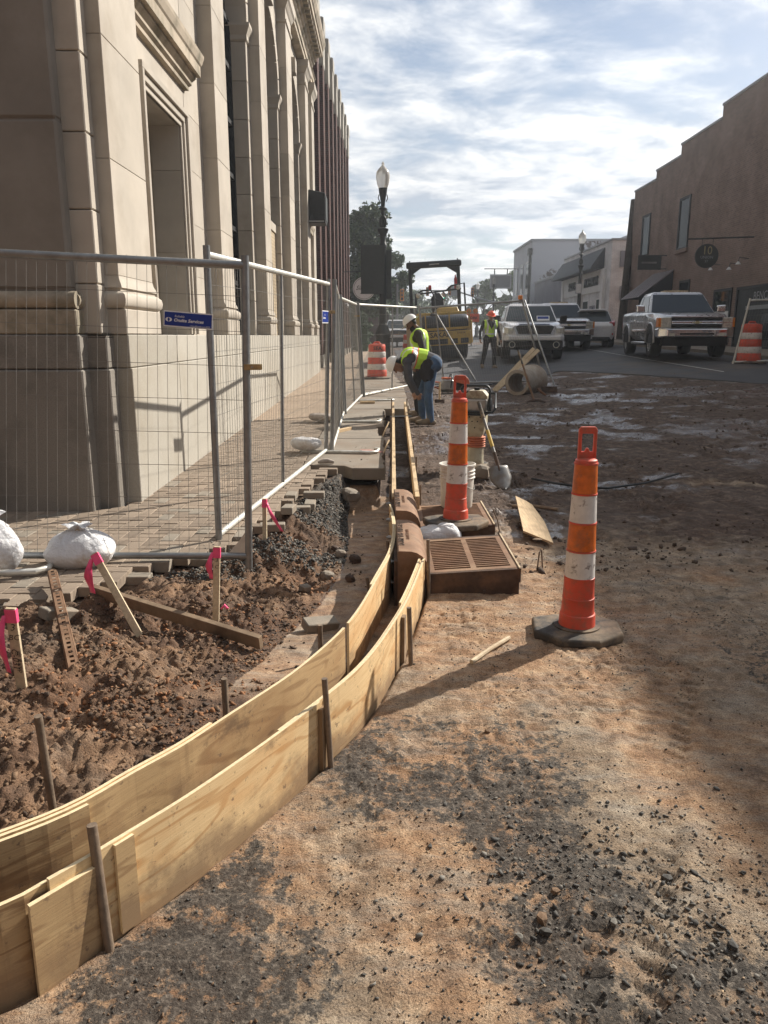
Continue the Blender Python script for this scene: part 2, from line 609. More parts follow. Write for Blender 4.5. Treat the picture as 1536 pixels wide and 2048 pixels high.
    t.set(color=(0.020, 0.026, 0.032), rough=0.12, ior=1.22)
    MATS['glass_dark'] = t.m
    t = NT('windscreen')
    t.set(color=(0.022, 0.03, 0.034), rough=0.03, ior=1.38)
    MATS['windscreen'] = t.m
    t = NT('frosted_globe')
    t.set(color=(0.85, 0.83, 0.78), rough=0.25, trans=0.55, ior=1.2)
    MATS['frosted_globe'] = t.m
    for nm, c, s in (('green_light', (0.02, 0.9, 0.62), 4.0), ('red_light', (1.0, 0.10, 0.03), 4.0)):
        t = NT(nm)
        t.set(color=c, emis=c, estr=s)
        MATS[nm] = t.m
    # brick
    for nm, a, b, mo, wd, ht in (('brick_dark', (0.095, 0.034, 0.028), (0.06, 0.024, 0.021), (0.10, 0.075, 0.06), 0.42, 0.14),
                             ('brick_right', (0.285, 0.195, 0.16), (0.225, 0.158, 0.132), (0.30, 0.245, 0.215), 0.42, 0.14),
                             ('brick_white', (0.86, 0.85, 0.86), (0.80, 0.79, 0.80), (0.58, 0.57, 0.59), 0.42, 0.14),
                             ('brick_infill', (0.50, 0.40, 0.27), (0.44, 0.35, 0.24), (0.32, 0.26, 0.19), 0.42, 0.14)):
        t = NT(nm)
        geo = t.n('ShaderNodeNewGeometry')
        sp = t.n('ShaderNodeSeparateXYZ')
        t.l(t.tc.outputs['Object'], sp.inputs[0])
        cb = t.n('ShaderNodeCombineXYZ')
        t.l(t.math('ADD', sp.outputs[0], sp.outputs[1]), cb.inputs[0])
        t.l(sp.outputs[2], cb.inputs[1])
        br = t.n('ShaderNodeTexBrick')
        br.inputs['Scale'].default_value = 1.0
        br.inputs['Brick Width'].default_value = 0.22
        br.inputs['Row Height'].default_value = 0.075
        br.inputs['Mortar Size'].default_value = 0.008
        br.inputs['Color1'].default_value = (*a, 1)
        br.inputs['Color2'].default_value = (*b, 1)
        br.inputs['Mortar'].default_value = (*mo, 1)
        t.l(cb.outputs[0], br.inputs['Vector'])
        n2 = t.ramp(t.noise(0.9, 6, 0.6), [(0.3, 0.7), (0.7, 1.15)])
        c = t.mix(1.0, br.outputs[0], n2, 'MULTIPLY')
        t.set(color=c, rough=0.9, spec=0.2)
        t.bump(t.math('SUBTRACT', 1.0, br.outputs[1]), 0.5, 0.008)
        MATS[nm] = t.m
    # peeling paint gable
    t = NT('peeling_wall')
    n = t.noise(2.2, 9, 0.75)
    n2 = t.noise(0.22, 2, 0.5, t.vec((1, 1, 1), loc=(2.2, 0, 0.4)))
    f = t.ramp(t.math('ADD', t.math('MULTIPLY', n, 0.6), t.math('MULTIPLY', n2, 0.8)), [(0.78, 0.0), (0.80, 1.0)])
    t.set(color=t.mix(f, (0.50, 0.52, 0.57), (0.10, 0.075, 0.07)), rough=0.9)
    MATS['peeling_wall'] = t.m
    # plywood (uses a uv map in metres: u along the grain)
    for nm, base, dark, k in (('plywood', (0.70, 0.52, 0.29), (0.46, 0.26, 0.11), 0.0), ('plywood_aged', (0.50, 0.35, 0.185), (0.25, 0.15, 0.075), 0.3)):
        t = NT(nm)
        oi = t.n('ShaderNodeObjectInfo')
        sh = t.n('ShaderNodeCombineXYZ')
        t.l(t.math('MULTIPLY', oi.outputs['Random'], 37.0), sh.inputs[2])
        ad = t.n('ShaderNodeVectorMath', operation='ADD')
        t.l(t.tc.outputs['UV'], ad.inputs[0])
        t.l(sh.outputs[0], ad.inputs[1])
        uv = ad.outputs[0]
        v1 = t.vec((0.8, 5.0, 1), uv)
        h = t.noise(1.0, 3, 0.5, v1, 0.6)
        rings = t.math('SINE', t.math('MULTIPLY', h, 52.0))
        rr = t.math('MULTIPLY', t.ramp(rings, [(0.0, 0.0), (0.60, 0.0), (0.95, 0.95)]), t.ramp(t.noise(1.0, 3, 0.5, t.vec((1.5, 4, 1), uv)), [(0.35, 0.35), (0.62, 1.0)]))
        blot = t.ramp(t.noise(1.0, 5, 0.6, t.vec((2.2, 7, 1), uv)), [(0.48, 0.0), (0.66, 0.7)])
        fine = t.noise(1.0, 4, 0.6, t.vec((6, 170, 1), uv))
        c = t.mix(t.ramp(fine, [(0.3, 0.0), (0.75, 0.45)]), base, dark)
        c = t.mix(rr, c, dark)
        c = t.mix(t.math('MULTIPLY', blot, 0.75), c, (dark[0] * 1.25, dark[1] * 1.2, dark[2] * 1.15))
        stain = t.ramp(t.noise(1.0, 6, 0.7, t.vec((4, 5, 1), uv)), [(0.58, 0.0), (0.68, 0.55 + k)])
        c = t.mix(stain, c, (0.17, 0.11, 0.065))
        knot = t.n('ShaderNodeTexVoronoi')
        knot.inputs['Scale'].default_value = 1.0
        t.l(t.vec((2.4, 7.0, 1), uv), knot.inputs['Vector'])
        c = t.mix(t.ramp(knot.outputs['Distance'], [(0.035, 0.9), (0.075, 0.0)]), c, (0.13, 0.06, 0.03))
        sv = t.n('ShaderNodeSeparateXYZ')
        t.l(t.tc.outputs['UV'], sv.inputs[0])
        splash = t.math('SUBTRACT', t.math('MULTIPLY', t.noise(1.0, 7, 0.7, t.vec((7, 7, 1), uv)), 0.40), sv.outputs[1])
        c = t.mix(t.ramp(splash, [(0.04, 0.0), (0.17, 0.85)]), c, (0.24, 0.16, 0.095))
        fleck = t.ramp(t.noise(1.0, 5, 0.7, t.vec((30, 30, 1), uv)), [(0.61, 0.0), (0.67, 0.85)])
        c = t.mix(fleck, c, (0.20, 0.135, 0.085))
        streak = t.ramp(t.noise(1.0, 4, 0.6, t.vec((16, 1.2, 1), uv)), [(0.60, 0.0), (0.75, 0.35 + k)])
        c = t.mix(streak, c, (0.22, 0.14, 0.075))
        t.set(color=c, rough=0.75, spec=0.25)
        t.bump(fine, 0.3, 0.003)
        MATS[nm] = t.m
    # foliage
    for nm, c in (('leaf_dark', (0.045, 0.085, 0.035)), ('leaf_mid', (0.075, 0.12, 0.045)), ('leaf_light', (0.10, 0.15, 0.055))):
        t = NT(nm)
        at = t.n('ShaderNodeObjectInfo')
        n1 = t.noise(0.9, 4)
        n2 = t.noise(9.0, 2)
        col = t.ramp(t.math('ADD', t.math('MULTIPLY', n1, 0.5), t.math('MULTIPLY', n2, 0.5)), [(0.35, tuple(q * 0.55 for q in c)), (0.65, tuple(q * 1.4 for q in c))])
        t.set(color=col, rough=0.6, spec=0.3)
        MATS[nm] = t.m


build_materials()
# ------------------------------------------------------------------ noise on arrays
def vnoise(x, y, seed=0):
    xi, yi = np.floor(x).astype(np.int64), np.floor(y).astype(np.int64)
    xf, yf = x - xi, y - yi
    u, v = xf * xf * (3 - 2 * xf), yf * yf * (3 - 2 * yf)

    def h(i, j):
        n = (i * 374761393 + j * 668265263 + seed * 1274126177) & 0xFFFFFFFF
        n = ((n ^ (n >> 13)) * 1274126177) & 0xFFFFFFFF
        return ((n ^ (n >> 16)) & 0xFFFF) / 65535.0
    a, b, c, d = h(xi, yi), h(xi + 1, yi), h(xi, yi + 1), h(xi + 1, yi + 1)
    return (a * (1 - u) + b * u) * (1 - v) + (c * (1 - u) + d * u) * v


def fbm(x, y, s, octv=4, seed=0, gain=0.5):
    r, a, tot = 0, 1.0, 0
    f = 1.0 / s
    for k in range(octv):
        r = r + a * vnoise(x * f + 17.3 * k, y * f - 9.1 * k, seed + k)
        tot += a
        a *= gain
        f *= 2.03
    return r / tot


def clods(x, y, s, octv=3, seed=0):                       # lumpy : rounded tops, sharp creases
    r, a, tot = 0, 1.0, 0
    f = 1.0 / s
    for k in range(octv):
        n = vnoise(x * f + 31.7 * k, y * f + 11.9 * k, seed + k)
        r = r + a * (1 - np.abs(2 * n - 1) ** 0.8)
        tot += a
        a *= 0.5
        f *= 2.1
    return 1 - r / tot


# ------------------------------------------------------------------ lines of the forms, the paver edge and the toe of the bank
def form_top(y):
    return np.interp(y, [1.5, 2.4, 4.7, 6.4], [0.29, 0.268, 0.25, 0.27])


def curve_from(pts):
    out = []
    for px, py in pts:
        z = 0.27
        for _ in range(6):
            p = P(px, py, z)
            z = float(form_top(p.y))
        out.append(P(px, py, z))
    return out


IN_PTS = curve_from([(0, 1671), (157, 1607), (255, 1549), (361, 1492), (437, 1441), (560, 1362), (604, 1329), (648, 1292), (684, 1258),
                     (715, 1219), (737, 1183), (757, 1147), (780, 1106), (788, 1070), (788, 1045), (783, 1021), (778, 1009)])
OUT_PTS = curve_from([(0, 1811), (49, 1788), (179, 1714), (251, 1670), (365, 1601), (467, 1532), (560, 1466), (646, 1400), (715, 1343),
                      (759, 1292), (786, 1252), (812, 1210), (826, 1180), (838, 1150), (850, 1118)])


def extend(pts):
    a, b = pts[0], pts[1]
    d = (a - b)
    d.z = 0
    d.normalize()
    q = Vector((d.x, d.y * 0.75, 0)).normalized()
    return [a + q * 0.55 + d * 0.0] + pts


IN_PTS, OUT_PTS = extend(IN_PTS), extend(OUT_PTS)
IN_Y, IN_X = np.array([p.y for p in IN_PTS]), np.array([p.x for p in IN_PTS])
OUT_Y, OUT_X = np.array([p.y for p in OUT_PTS]), np.array([p.x for p in OUT_PTS])
IN_Y2, IN_X2 = np.append(IN_Y, [6.4, 14.6]), np.append(IN_X, [0.07, 0.16])
OUT_Y2, OUT_X2 = np.append(OUT_Y, [6.4, 14.6]), np.append(OUT_X, [0.29, 0.40])


def xin(y): return np.interp(y, IN_Y2, IN_X2)
def xout(y): return np.interp(y, OUT_Y2, OUT_X2)


PAV = [P(a, b, 0.11) for a, b in ((-160, 1235), (0, 1212), (100, 1200), (210, 1172), (290, 1150), (350, 1122), (480, 1100), (560, 1045), (620, 985), (690, 942))]
PAV_Y, PAV_X = np.array([p.y for p in PAV]), np.array([p.x for p in PAV])


def xpav(y): return np.interp(y, PAV_Y, PAV_X)


TOE = [P(a, b, -0.04) for a, b in ((470, 1400), (520, 1345), (570, 1270), (640, 1205), (688, 1130), (700, 1060), (694, 1000), (700, 968))]
TOE_Y, TOE_X = np.array([p.y for p in TOE]), np.array([p.x for p in TOE])


def xtoe(y): return np.interp(y, TOE_Y, TOE_X)


def H(x, y, detail=True):
    x, y = np.asarray(x, float), np.asarray(y, float)
    z = base_g(x, y)
    near = np.clip(1.2 - y / 30, 0, 1) * (1 - 0.75 * smooth(17.5, 20, y))
    g0 = z.copy()
    # open street : scuffed, rutted
    rough = 0.010 * (fbm(x, y, 0.55, 3, 3) - 0.5) * 2
    if detail:
        rough = rough + 0.016 * (clods(x, y, 0.19, 3, 9) - 0.5) * (0.1 + 1.6 * smooth(0.35, 0.7, fbm(x, y, 0.9, 2, 5))) + 0.014 * (clods(x, y, 0.06, 3, 21) - 0.5) * (0.04 + 2.2 * smooth(0.46, 0.74, fbm(x, y, 0.45, 3, 25))) + 0.004 * (clods(x, y, 0.026, 1, 27) - 0.5) * smooth(0.4, 0.6, fbm(x, y, 0.3, 2, 28))
    rut = 0.02 * smooth(0.5, 0.8, fbm(x * 0.5, y, 0.8, 3, 44)) * smooth(5, 8, y)
    # tyre tracks
    for (xa, ya, xb, yb) in ((2.35, 1.0, 1.15, 9.0), (4.0, 1.0, 2.9, 9.0), (0.35, 1.0, 2.6, 5.6)):
        dx_, dy_ = xb - xa, yb - ya
        L_ = math.hypot(dx_, dy_)
        u_ = ((x - xa) * dx_ + (y - ya) * dy_) / L_
        w_ = ((x - xa) * dy_ - (y - ya) * dx_) / L_ + 0.12 * np.sin(u_ * 0.7)
        m_ = smooth(0.125, 0.095, np.abs(w_)) * smooth(0.0, 0.4, u_) * smooth(L_, L_ - 1.5, u_) * smooth(0.30, 0.5, fbm(x, y, 0.8, 2, 55))
        tread = 0.006 * np.sign(np.sin((u_ + 0.35 * np.abs(w_)) * 78)) * smooth(0.02, 0.04, np.abs(w_))
        z = z + m_ * (tread - 0.012) + 0.010 * np.exp(-((np.abs(w_) - 0.15) / 0.03) ** 2) * smooth(0.0, 0.4, u_) * smooth(L_, L_ - 1.5, u_)
    z = z + near * rough * (1 + 2.0 * smooth(5, 8, y)) - rut * near * 1.6
    # zone left of the inner form
    xi, xo = xin(y), xout(y)
    left = smooth(0.0, 0.03, xi - x) * smooth(8.75, 8.45, y)
    xp, xt = xpav(y), np.minimum(xtoe(y), xi - 0.02)
    t = np.clip((xt - x) / np.maximum(xt - xp, 0.05), 0, 1)
    zf = np.interp(y, [1, 3.0, 3.6, 4.2, 6.3, 6.8, 8.6], [0.10, 0.09, 0.0, -0.06, -0.07, -0.24, -0.26])
    ztop = z_side(y) - 0.05 + 0.05 * smooth(5.0, 3.4, y) + 0.10 * np.exp(-((x + 1.45) / 0.6) ** 2 - ((y - 3.2) / 0.75) ** 2) + 0.05 * np.exp(-((x + 0.8) / 0.35) ** 2 - ((y - 4.55) / 0.35) ** 2)
    lump = 0.13 * (fbm(x, y, 0.42, 2, 61) - 0.42)
    if detail:
        lump = lump + 0.10 * (clods(x, y, 0.24, 3, 71) - 0.45) + 0.065 * (clods(x, y, 0.085, 2, 75) - 0.5) + 0.030 * (clods(x, y, 0.04, 2, 78) - 0.5) * (0.4 + fbm(x, y, 0.3, 2, 79))
    zl = zf + (ztop - zf) * smooth(0, 1, t) + lump * (0.10 + 0.90 * smooth(0.0, 0.25, t)) * np.where(y < 3.4, 1.0, 1.0)
    under = smooth(0.0, 0.10, xp - x) * smooth(3.6, 4.1, y)
    zl = zl * (1 - under) + (np.minimum(zl, z_side(y) - 0.085)) * under
    zl = np.minimum(zl, form_top(y) - 0.04 + 0.5 * np.clip(xi - x, 0, 1))
    z = z * (1 - left) + zl * left
    # between the forms
    tr = smooth(-0.02, 0.02, x - xi) * smooth(0.03, -0.01, x - xo) * smooth(1.0, 1.2, y) * smooth(14.9, 14.5, y)
    deep = np.interp(y, [1, 4.0, 4.5, 6.5, 7.0, 14.5], [0.02, 0.05, 0.09, 0.10, 0.30, 0.30])
    z = z * (1 - tr) + (g0 - deep + 0.02 * fbm(x, y, 0.1, 3, 91)) * tr
    # void left of the far boards and pits beside the inlets
    void = smooth(-0.14, -0.10, x - 0.06) * smooth(0.02, -0.01, x - xi) * smooth(8.2, 8.5, y) * smooth(15, 14.5, y)
    z = z * (1 - void) + (g0 - 0.28) * void
    # under the pavement
    sw = smooth(-0.05, -0.10, x) * smooth(8.45, 8.6, y) * smooth(70, 60, y)
    z = z * (1 - sw) + (z_side(y) - 0.22) * sw
    return z


def build_ground():
    def axis(segs):
        out = []
        for a, b, d in segs:
            n = max(1, int(round((b - a) / d)))
            out += list(np.linspace(a, b, n, endpoint=False))
        out.append(segs[-1][1])
        return np.array(out)
    xs = axis([(-600, -60, 90), (-60, -12, 6), (-12, -4, 0.8), (-4, -2.5, 0.08), (-2.5, 1.5, 0.0092), (1.5, 3.2, 0.022), (3.2, 7, 0.06), (7, 14, 0.35), (14, 60, 5), (60, 600, 90)])
    ys = axis([(-40, -2, 4), (-2, 1.0, 0.3), (1.0, 1.4, 0.03), (1.4, 4.6, 0.0092), (4.6, 8.6, 0.018), (8.6, 15, 0.05), (15, 26, 0.14), (26, 60, 1.2), (60, 160, 12), (160, 1500, 120)])
    X, Y = np.meshgrid(xs, ys)
    Z = H(X, Y)
    nx, ny = len(xs), len(ys)
    co = np.stack([X, Y, Z], -1).reshape(-1, 3)
    idx = np.arange(nx * ny).reshape(ny, nx)
    f = np.stack([idx[:-1, :-1], idx[:-1, 1:], idx[1:, 1:], idx[1:, :-1]], -1).reshape(-1, 4)
    me = bpy.data.meshes.new('ground')
    me.vertices.add(len(co))
    me.vertices.foreach_set('co', co.astype(np.float32).ravel())
    me.loops.add(len(f) * 4)
    me.loops.foreach_set('vertex_index', f.astype(np.int32).ravel())
    me.polygons.add(len(f))
    me.polygons.foreach_set('loop_start', np.arange(0, len(f) * 4, 4, dtype=np.int32))
    me.polygons.foreach_set('loop_total', np.full(len(f), 4, dtype=np.int32))
    me.polygons.foreach_set('use_smooth', np.ones(len(f), dtype=bool))
    me.update(calc_edges=True)
    # soil kinds : R orange clay, G black stone / asphalt crumbs, B wet
    x, y = co[:, 0], co[:, 1]
    left = (x < xin(y)) & (y < 8.6)
    n1 = fbm(x, y, 0.9, 4, 101)
    n2 = fbm(x, y, 0.5, 4, 131)
    n3 = fbm(x * 0.6, y * 1.3, 0.7, 4, 161)
    clay = np.where(left, smooth(0.30, 0.55, n1) * smooth(5.6, 4.4, y) * 1.1 + 0.35, smooth(0.35, 0.65, n1) * smooth(9.0, 4.0, y) + 0.25 * smooth(0.5, 0.7, n2))
    blk = np.where(left, 0.10 + 0.5 * smooth(0.5, 0.68, n2) * smooth(3.0, 4.0, y), 0.15 + 0.62 * smooth(0.36, 0.68, n2) * smooth(5.2, 2.6, y))
    # black stone base course beside the pavers
    xp = xpav(y)
    band = left & (y > 5.15) & (x > xp - 0.05) & (x < xtoe(y) + 0.05)
    blk = np.where(band, np.clip(0.75 + 0.6 * (n2 - 0.5), 0, 1) * smooth(0.34, 0.44, fbm(x, y, 0.6, 3, 171) + 0.12 * (y - 5.6)), blk)
    # trodden dark mud farther up the street
    mud = np.clip(smooth(4.6, 8.0, y + 0.4 * np.clip(x - 1.2, -1, 2)) * smooth(0.22, 0.50, n3 + 0.12) , 0, 1)
    wet = np.where(left, 0.15 + 0.85 * ((x > xtoe(y) - 0.02) & (y > 3.3)), 0.08 + 0.42 * smooth(0.50, 0.66, fbm(x * 0.8, y * 1.2, 0.5, 5, 201)) * smooth(4.0, 5.8, y) + 0.75 * smooth(0.35, 0.6, fbm(x, y, 0.22, 4, 231)) * (np.exp(-((x - 2.6) / 0.8) ** 2 - ((y - 7.9) / 0.22) ** 2) + np.exp(-((x - 1.35) / 0.3) ** 2 - ((y - 5.8) / 0.6) ** 2) + np.exp(-((x - 5.3) / 0.8) ** 2 - ((y - 11.5) / 0.9) ** 2)))
    mud = np.where(left & (y < 8.5), 0.32 + 0.5 * smooth(0.42, 0.62, fbm(x, y, 0.35, 3, 211)) - 0.2 * (clay > 0.8), mud)
    wet = np.where(left, wet, np.clip(wet + 0.30 * mud, 0, 1))
    # paler scraped clay beside the inlets and the wet clay on the bottom of the cut
    scr = np.exp(-(((x - 0.75) / 0.75) ** 2 + ((y - 3.7) / 0.9) ** 2))
    blk = blk + 0.20 * np.where(left, 0, np.exp(-((x - xout(y) - 0.10) / 0.14) ** 2) * smooth(3.6, 2.6, y)) + 0.18 * np.where(left, 0, np.exp(-((x + 0.35) / 0.35) ** 2 - ((y - 1.95) / 0.25) ** 2))
    clay = np.clip(clay + 0.6 * scr, 0, 1)
    blk = blk * (1 - 0.8 * scr)
    floor = left & (x > xtoe(y)) & (y > 3.2)
    clay = np.where(floor, 0.95 - 0.4 * smooth(0.45, 0.6, n2), clay)
    mud = np.where(floor, 0.45 * smooth(0.48, 0.6, n1) * smooth(5.5, 6.5, y), mud)
    wet = np.where(floor, 0.62, wet)
    blk = np.where(floor, 0.15 * smooth(0.5, 0.6, n1), blk)
    colr = np.stack([clay, blk, wet, mud], -1).clip(0, 1).astype(np.float32)
    bank = np.where(left & ~floor & (y < 8.4), np.clip(0.55 + 0.9 * (n1 - 0.3), 0, 1) * smooth(7.2, 5.6, y), 0.0)
    ba = me.attributes.new('bank', 'FLOAT', 'POINT')
    ba.data.foreach_set('value', bank.astype(np.float32))
    ca = me.color_attributes.new('soil', 'FLOAT_COLOR', 'POINT')
    ca.data.foreach_set('color', colr.ravel())
    me.materials.append(soil_material())
    o = bpy.data.objects.new('ground', me)
    COL.objects.link(o)
    tag(o, kind='structure')
    return o


def soil_material():
    t = NT('soil')
    at = t.n('ShaderNodeVertexColor', layer_name='soil')
    sp = t.n('ShaderNodeSeparateColor')
    t.l(at.outputs['Color'], sp.inputs[0])
    clay, blk, wet, mud = sp.outputs[0], sp.outputs[1], sp.outputs[2], at.outputs['Alpha']
    nb = t.noise(9.0, 8, 0.72)
    nf = t.noise(55.0, 6, 0.7)
    nl = t.noise(2.1, 6, 0.65)
    vor = t.n('ShaderNodeTexVoronoi')
    vor.inputs['Scale'].default_value = 70.0
    t.l(t.tc.outputs['Object'], vor.inputs['Vector'])
    stv = t.noise(3.0, 6, 0.7, t.vec((1.0, 3.2, 1), rot=(0, 0, 0.5)))
    base = t.ramp(nb, [(0.26, (0.12, 0.08, 0.05)), (0.5, (0.33, 0.24, 0.16)), (0.70, (0.58, 0.455, 0.32))])
    oran = t.ramp(nb, [(0.26, (0.18, 0.086, 0.044)), (0.5, (0.43, 0.25, 0.135)), (0.72, (0.66, 0.46, 0.285))])
    k = t.math('ADD', clay, t.math('MULTIPLY', t.math('SUBTRACT', nl, 0.5), 1.6))
    c = t.mix(t.ramp(k, [(0.25, 0.0), (0.75, 0.8)]), base, oran)
    grey = t.ramp(nb, [(0.3, (0.15, 0.128, 0.105)), (0.7, (0.47, 0.415, 0.34))])
    c = t.mix(t.ramp(stv, [(0.45, 0.0), (0.68, 0.75)]), c, grey)
    mudc = t.ramp(nb, [(0.28, (0.030, 0.021, 0.017)), (0.52, (0.095, 0.062, 0.047)), (0.76, (0.26, 0.19, 0.145))])
    km = t.math('ADD', mud, t.math('MULTIPLY', t.math('SUBTRACT', nl, 0.5), 1.2))
    c = t.mix(t.ramp(km, [(0.15, 0.0), (0.7, 0.92)]), c, mudc)
    stone = t.ramp(t.math('ADD', t.math('MULTIPLY', nf, 0.6), t.math('MULTIPLY', vor.outputs['Distance'], 0.5)), [(0.3, (0.022, 0.020, 0.019)), (0.6, (0.070, 0.062, 0.054)), (0.8, (0.20, 0.17, 0.14))])
    nm = t.noise(22.0, 6, 0.7)
    kb = t.math('ADD', t.math('MULTIPLY', blk, 0.42), t.math('ADD', t.math('MULTIPLY', nb, 0.65), t.math('ADD', t.math('MULTIPLY', nm, 0.60), t.math('MULTIPLY', nf, 0.35))))
    c = t.mix(t.ramp(t.math('MULTIPLY', kb, 0.8), [(0.80, 0.0), (0.865, 0.92)]), c, stone)
    ban = t.n('ShaderNodeAttribute', attribute_name='bank')
    red = t.ramp(t.math('ADD', t.math('MULTIPLY', nb, 0.6), t.math('MULTIPLY', nl, 0.4)), [(0.30, (0.055, 0.032, 0.021)), (0.48, (0.16, 0.088, 0.05)), (0.62, (0.29, 0.15, 0.075)), (0.74, (0.40, 0.23, 0.125))])
    c = t.mix(t.math('MULTIPLY', ban.outputs['Fac'], 0.9), c, red)
    # crumbs and grit
    grit = t.ramp(t.noise(170.0, 4, 0.7), [(0.36, 0.45), (0.52, 0.95), (0.72, 1.25)])
    c = t.mix(1.0, c, grit, 'MULTIPLY')
    wf = t.math('ADD', wet, t.math('MULTIPLY', t.math('SUBTRACT', t.noise(5.0, 6, 0.65), 0.5), 0.7))
    wr = t.ramp(wf, [(0.45, 0.0), (0.80, 1.0)])
    c = t.mix(t.math('MULTIPLY', wr, 0.28), c, (0.05, 0.035, 0.026))
    t.set(color=c, rough=t.ramp(wr, [(0.0, 0.95), (0.7, 0.5), (1.0, 0.24)]), spec=0.4)
    h = t.math('ADD', t.math('MULTIPLY', nf, 0.55), t.math('MULTIPLY', t.noise(140.0, 5, 0.7), 0.45))
    h = t.math('ADD', h, t.math('MULTIPLY', nb, 0.9))
    bp = t.bump(h, 1.0, 0.018)
    t.l(t.ramp(wr, [(0.0, 1.0), (1.0, 0.25)]), bp.inputs['Strength'])
    MATS['soil'] = t.m
    return t.m


ground = build_ground()


# ------------------------------------------------------------------ road (asphalt ahead), lane line
def asphalt_material():
    t = NT('asphalt')
    n = t.noise(1.2, 6, 0.6)
    c = t.ramp(n, [(0.3, (0.055, 0.056, 0.060)), (0.7, (0.085, 0.085, 0.088))])
    d = t.ramp(t.noise(0.7, 7, 0.65), [(0.52, 0.0), (0.70, 0.7)])
    c = t.mix(d, c, (0.12, 0.088, 0.062))
    c = t.mix(1.0, c, t.ramp(t.noise(90, 3, 0.7), [(0.3, 0.7), (0.7, 1.25)]), 'MULTIPLY')
    t.set(color=c, rough=0.8, spec=0.3)
    t.bump(t.noise(90, 4), 0.4, 0.004)
    MATS['asphalt'] = t.m
    return t.m


def sheet(name, xs, ys, zf, m, kind='structure', parent=None, edge=None):
    verts, faces = [], []
    for j, y in enumerate(ys):
        for i, x in enumerate(xs):
            yy = y + (edge(x) if (edge and j == 0) else 0.0)
            verts.append((x, yy, zf(x, yy)))
    n = len(xs)
    for j in range(len(ys) - 1):
        for i in range(n - 1):
            faces.append((j * n + i, j * n + i + 1, (j + 1) * n + i + 1, (j + 1) * n + i))
    b = MB().add(verts, faces)
    o = b.build(name, m, parent, smooth_=True, fix=False)
    if kind: tag(o, kind=kind)
    return o


asphalt_material()
EDGE = [G(a, c) for a, c in ((800, 772), (860, 774), (960, 772), (1060, 760), (1120, 743), (1300, 752), (1500, 768), (1700, 780))]


def road_edge(x):
    return float(np.interp(x, [q.x for q in EDGE], [q.y for q in EDGE])) + 0.35 * mnoise.noise(Vector((x * 0.9, 3.3, 0))) + 0.22 * mnoise.noise(Vector((x * 3.1, 8, 0)))


def build_road():
    ex = np.concatenate([np.arange(0.62, 10.9, 0.16), [10.95]])
    us = np.concatenate([np.linspace(0, 0.25, 5), np.linspace(0.4, 1, 6)])
    far = [30, 36, 45, 60, 100, 200, 400, 900]
    verts, n = [], len(ex)
    for x in ex:
        verts.append((x, road_edge(x) - 0.03, zg(x, road_edge(x)) - 0.05))
    for u_ in us:
        for x in ex:
            y = road_edge(x) * (1 - u_) + 28 * u_
            verts.append((x, y, zg(x, y) + 0.02))
    for y in far:
        for x in ex:
            verts.append((x, y, zg(x, y) + 0.02))
    m = len(verts) // n
    faces = [(j * n + i, j * n + i + 1, (j + 1) * n + i + 1, (j + 1) * n + i) for j in range(m - 1) for i in range(n - 1)]
    tag(MB().add(verts, faces).build('road', MATS['asphalt'], smooth_=True, fix=False), kind='structure')


build_road()
sheet('cross_street', [-60, -20, -8, -3, 0.62], [62, 66, 72], lambda x, y: 0.90, MATS['asphalt'])
# lane line, slightly curved
lq = [(1120, 691), (1200, 704), (1300, 722), (1400, 738), (1448, 746)]
lp = [G(float(np.interp(k, range(5), [q[0] for q in lq])), float(np.interp(k, range(5), [q[1] for q in lq]))) for k in np.linspace(0, 4, 41)]
b = MB()
vv = []
for p in lp:
    for s in (-0.05, 0.05):
        q = Vector((p.x + s * 0.5, p.y + s, 0))
        vv.append((q.x, q.y, zg(q.x, q.y) + 0.030))
b.add(vv, [(2 * i, 2 * i + 1, 2 * i + 3, 2 * i + 2) for i in range(len(lp) - 1)])
tag(b.build('lane_line', MATS['road_paint'], fix=False), kind='structure')
# right pavement with kerb
b = MB()
for y0, y1 in ((10, 20), (20, 30), (30, 45), (45, 90), (90, 300)):
    b.add([(11.0, y0, zg(9, y0) - 0.2), (13.6, y0, zg(9, y0) - 0.2), (13.6, y1, zg(9, y1) - 0.2), (11.0, y1, zg(9, y1) - 0.2),
           (11.0, y0, zg(9, y0) + 0.13), (13.6, y0, zg(9, y0) + 0.13), (13.6, y1, zg(9, y1) + 0.13), (11.0, y1, zg(9, y1) + 0.13)],
          [(4, 5, 6, 7), (0, 4, 7, 3), (0, 1, 5, 4)])
tag(b.build('right_pavement', MATS['concrete'], fix=False), kind='structure')


# ------------------------------------------------------------------ left pavement : pavers near the corner, concrete slabs along the kerb
side = bpy.data.objects.new('sidewalk', None)
COL.objects.link(side)
tag(side, kind='structure')


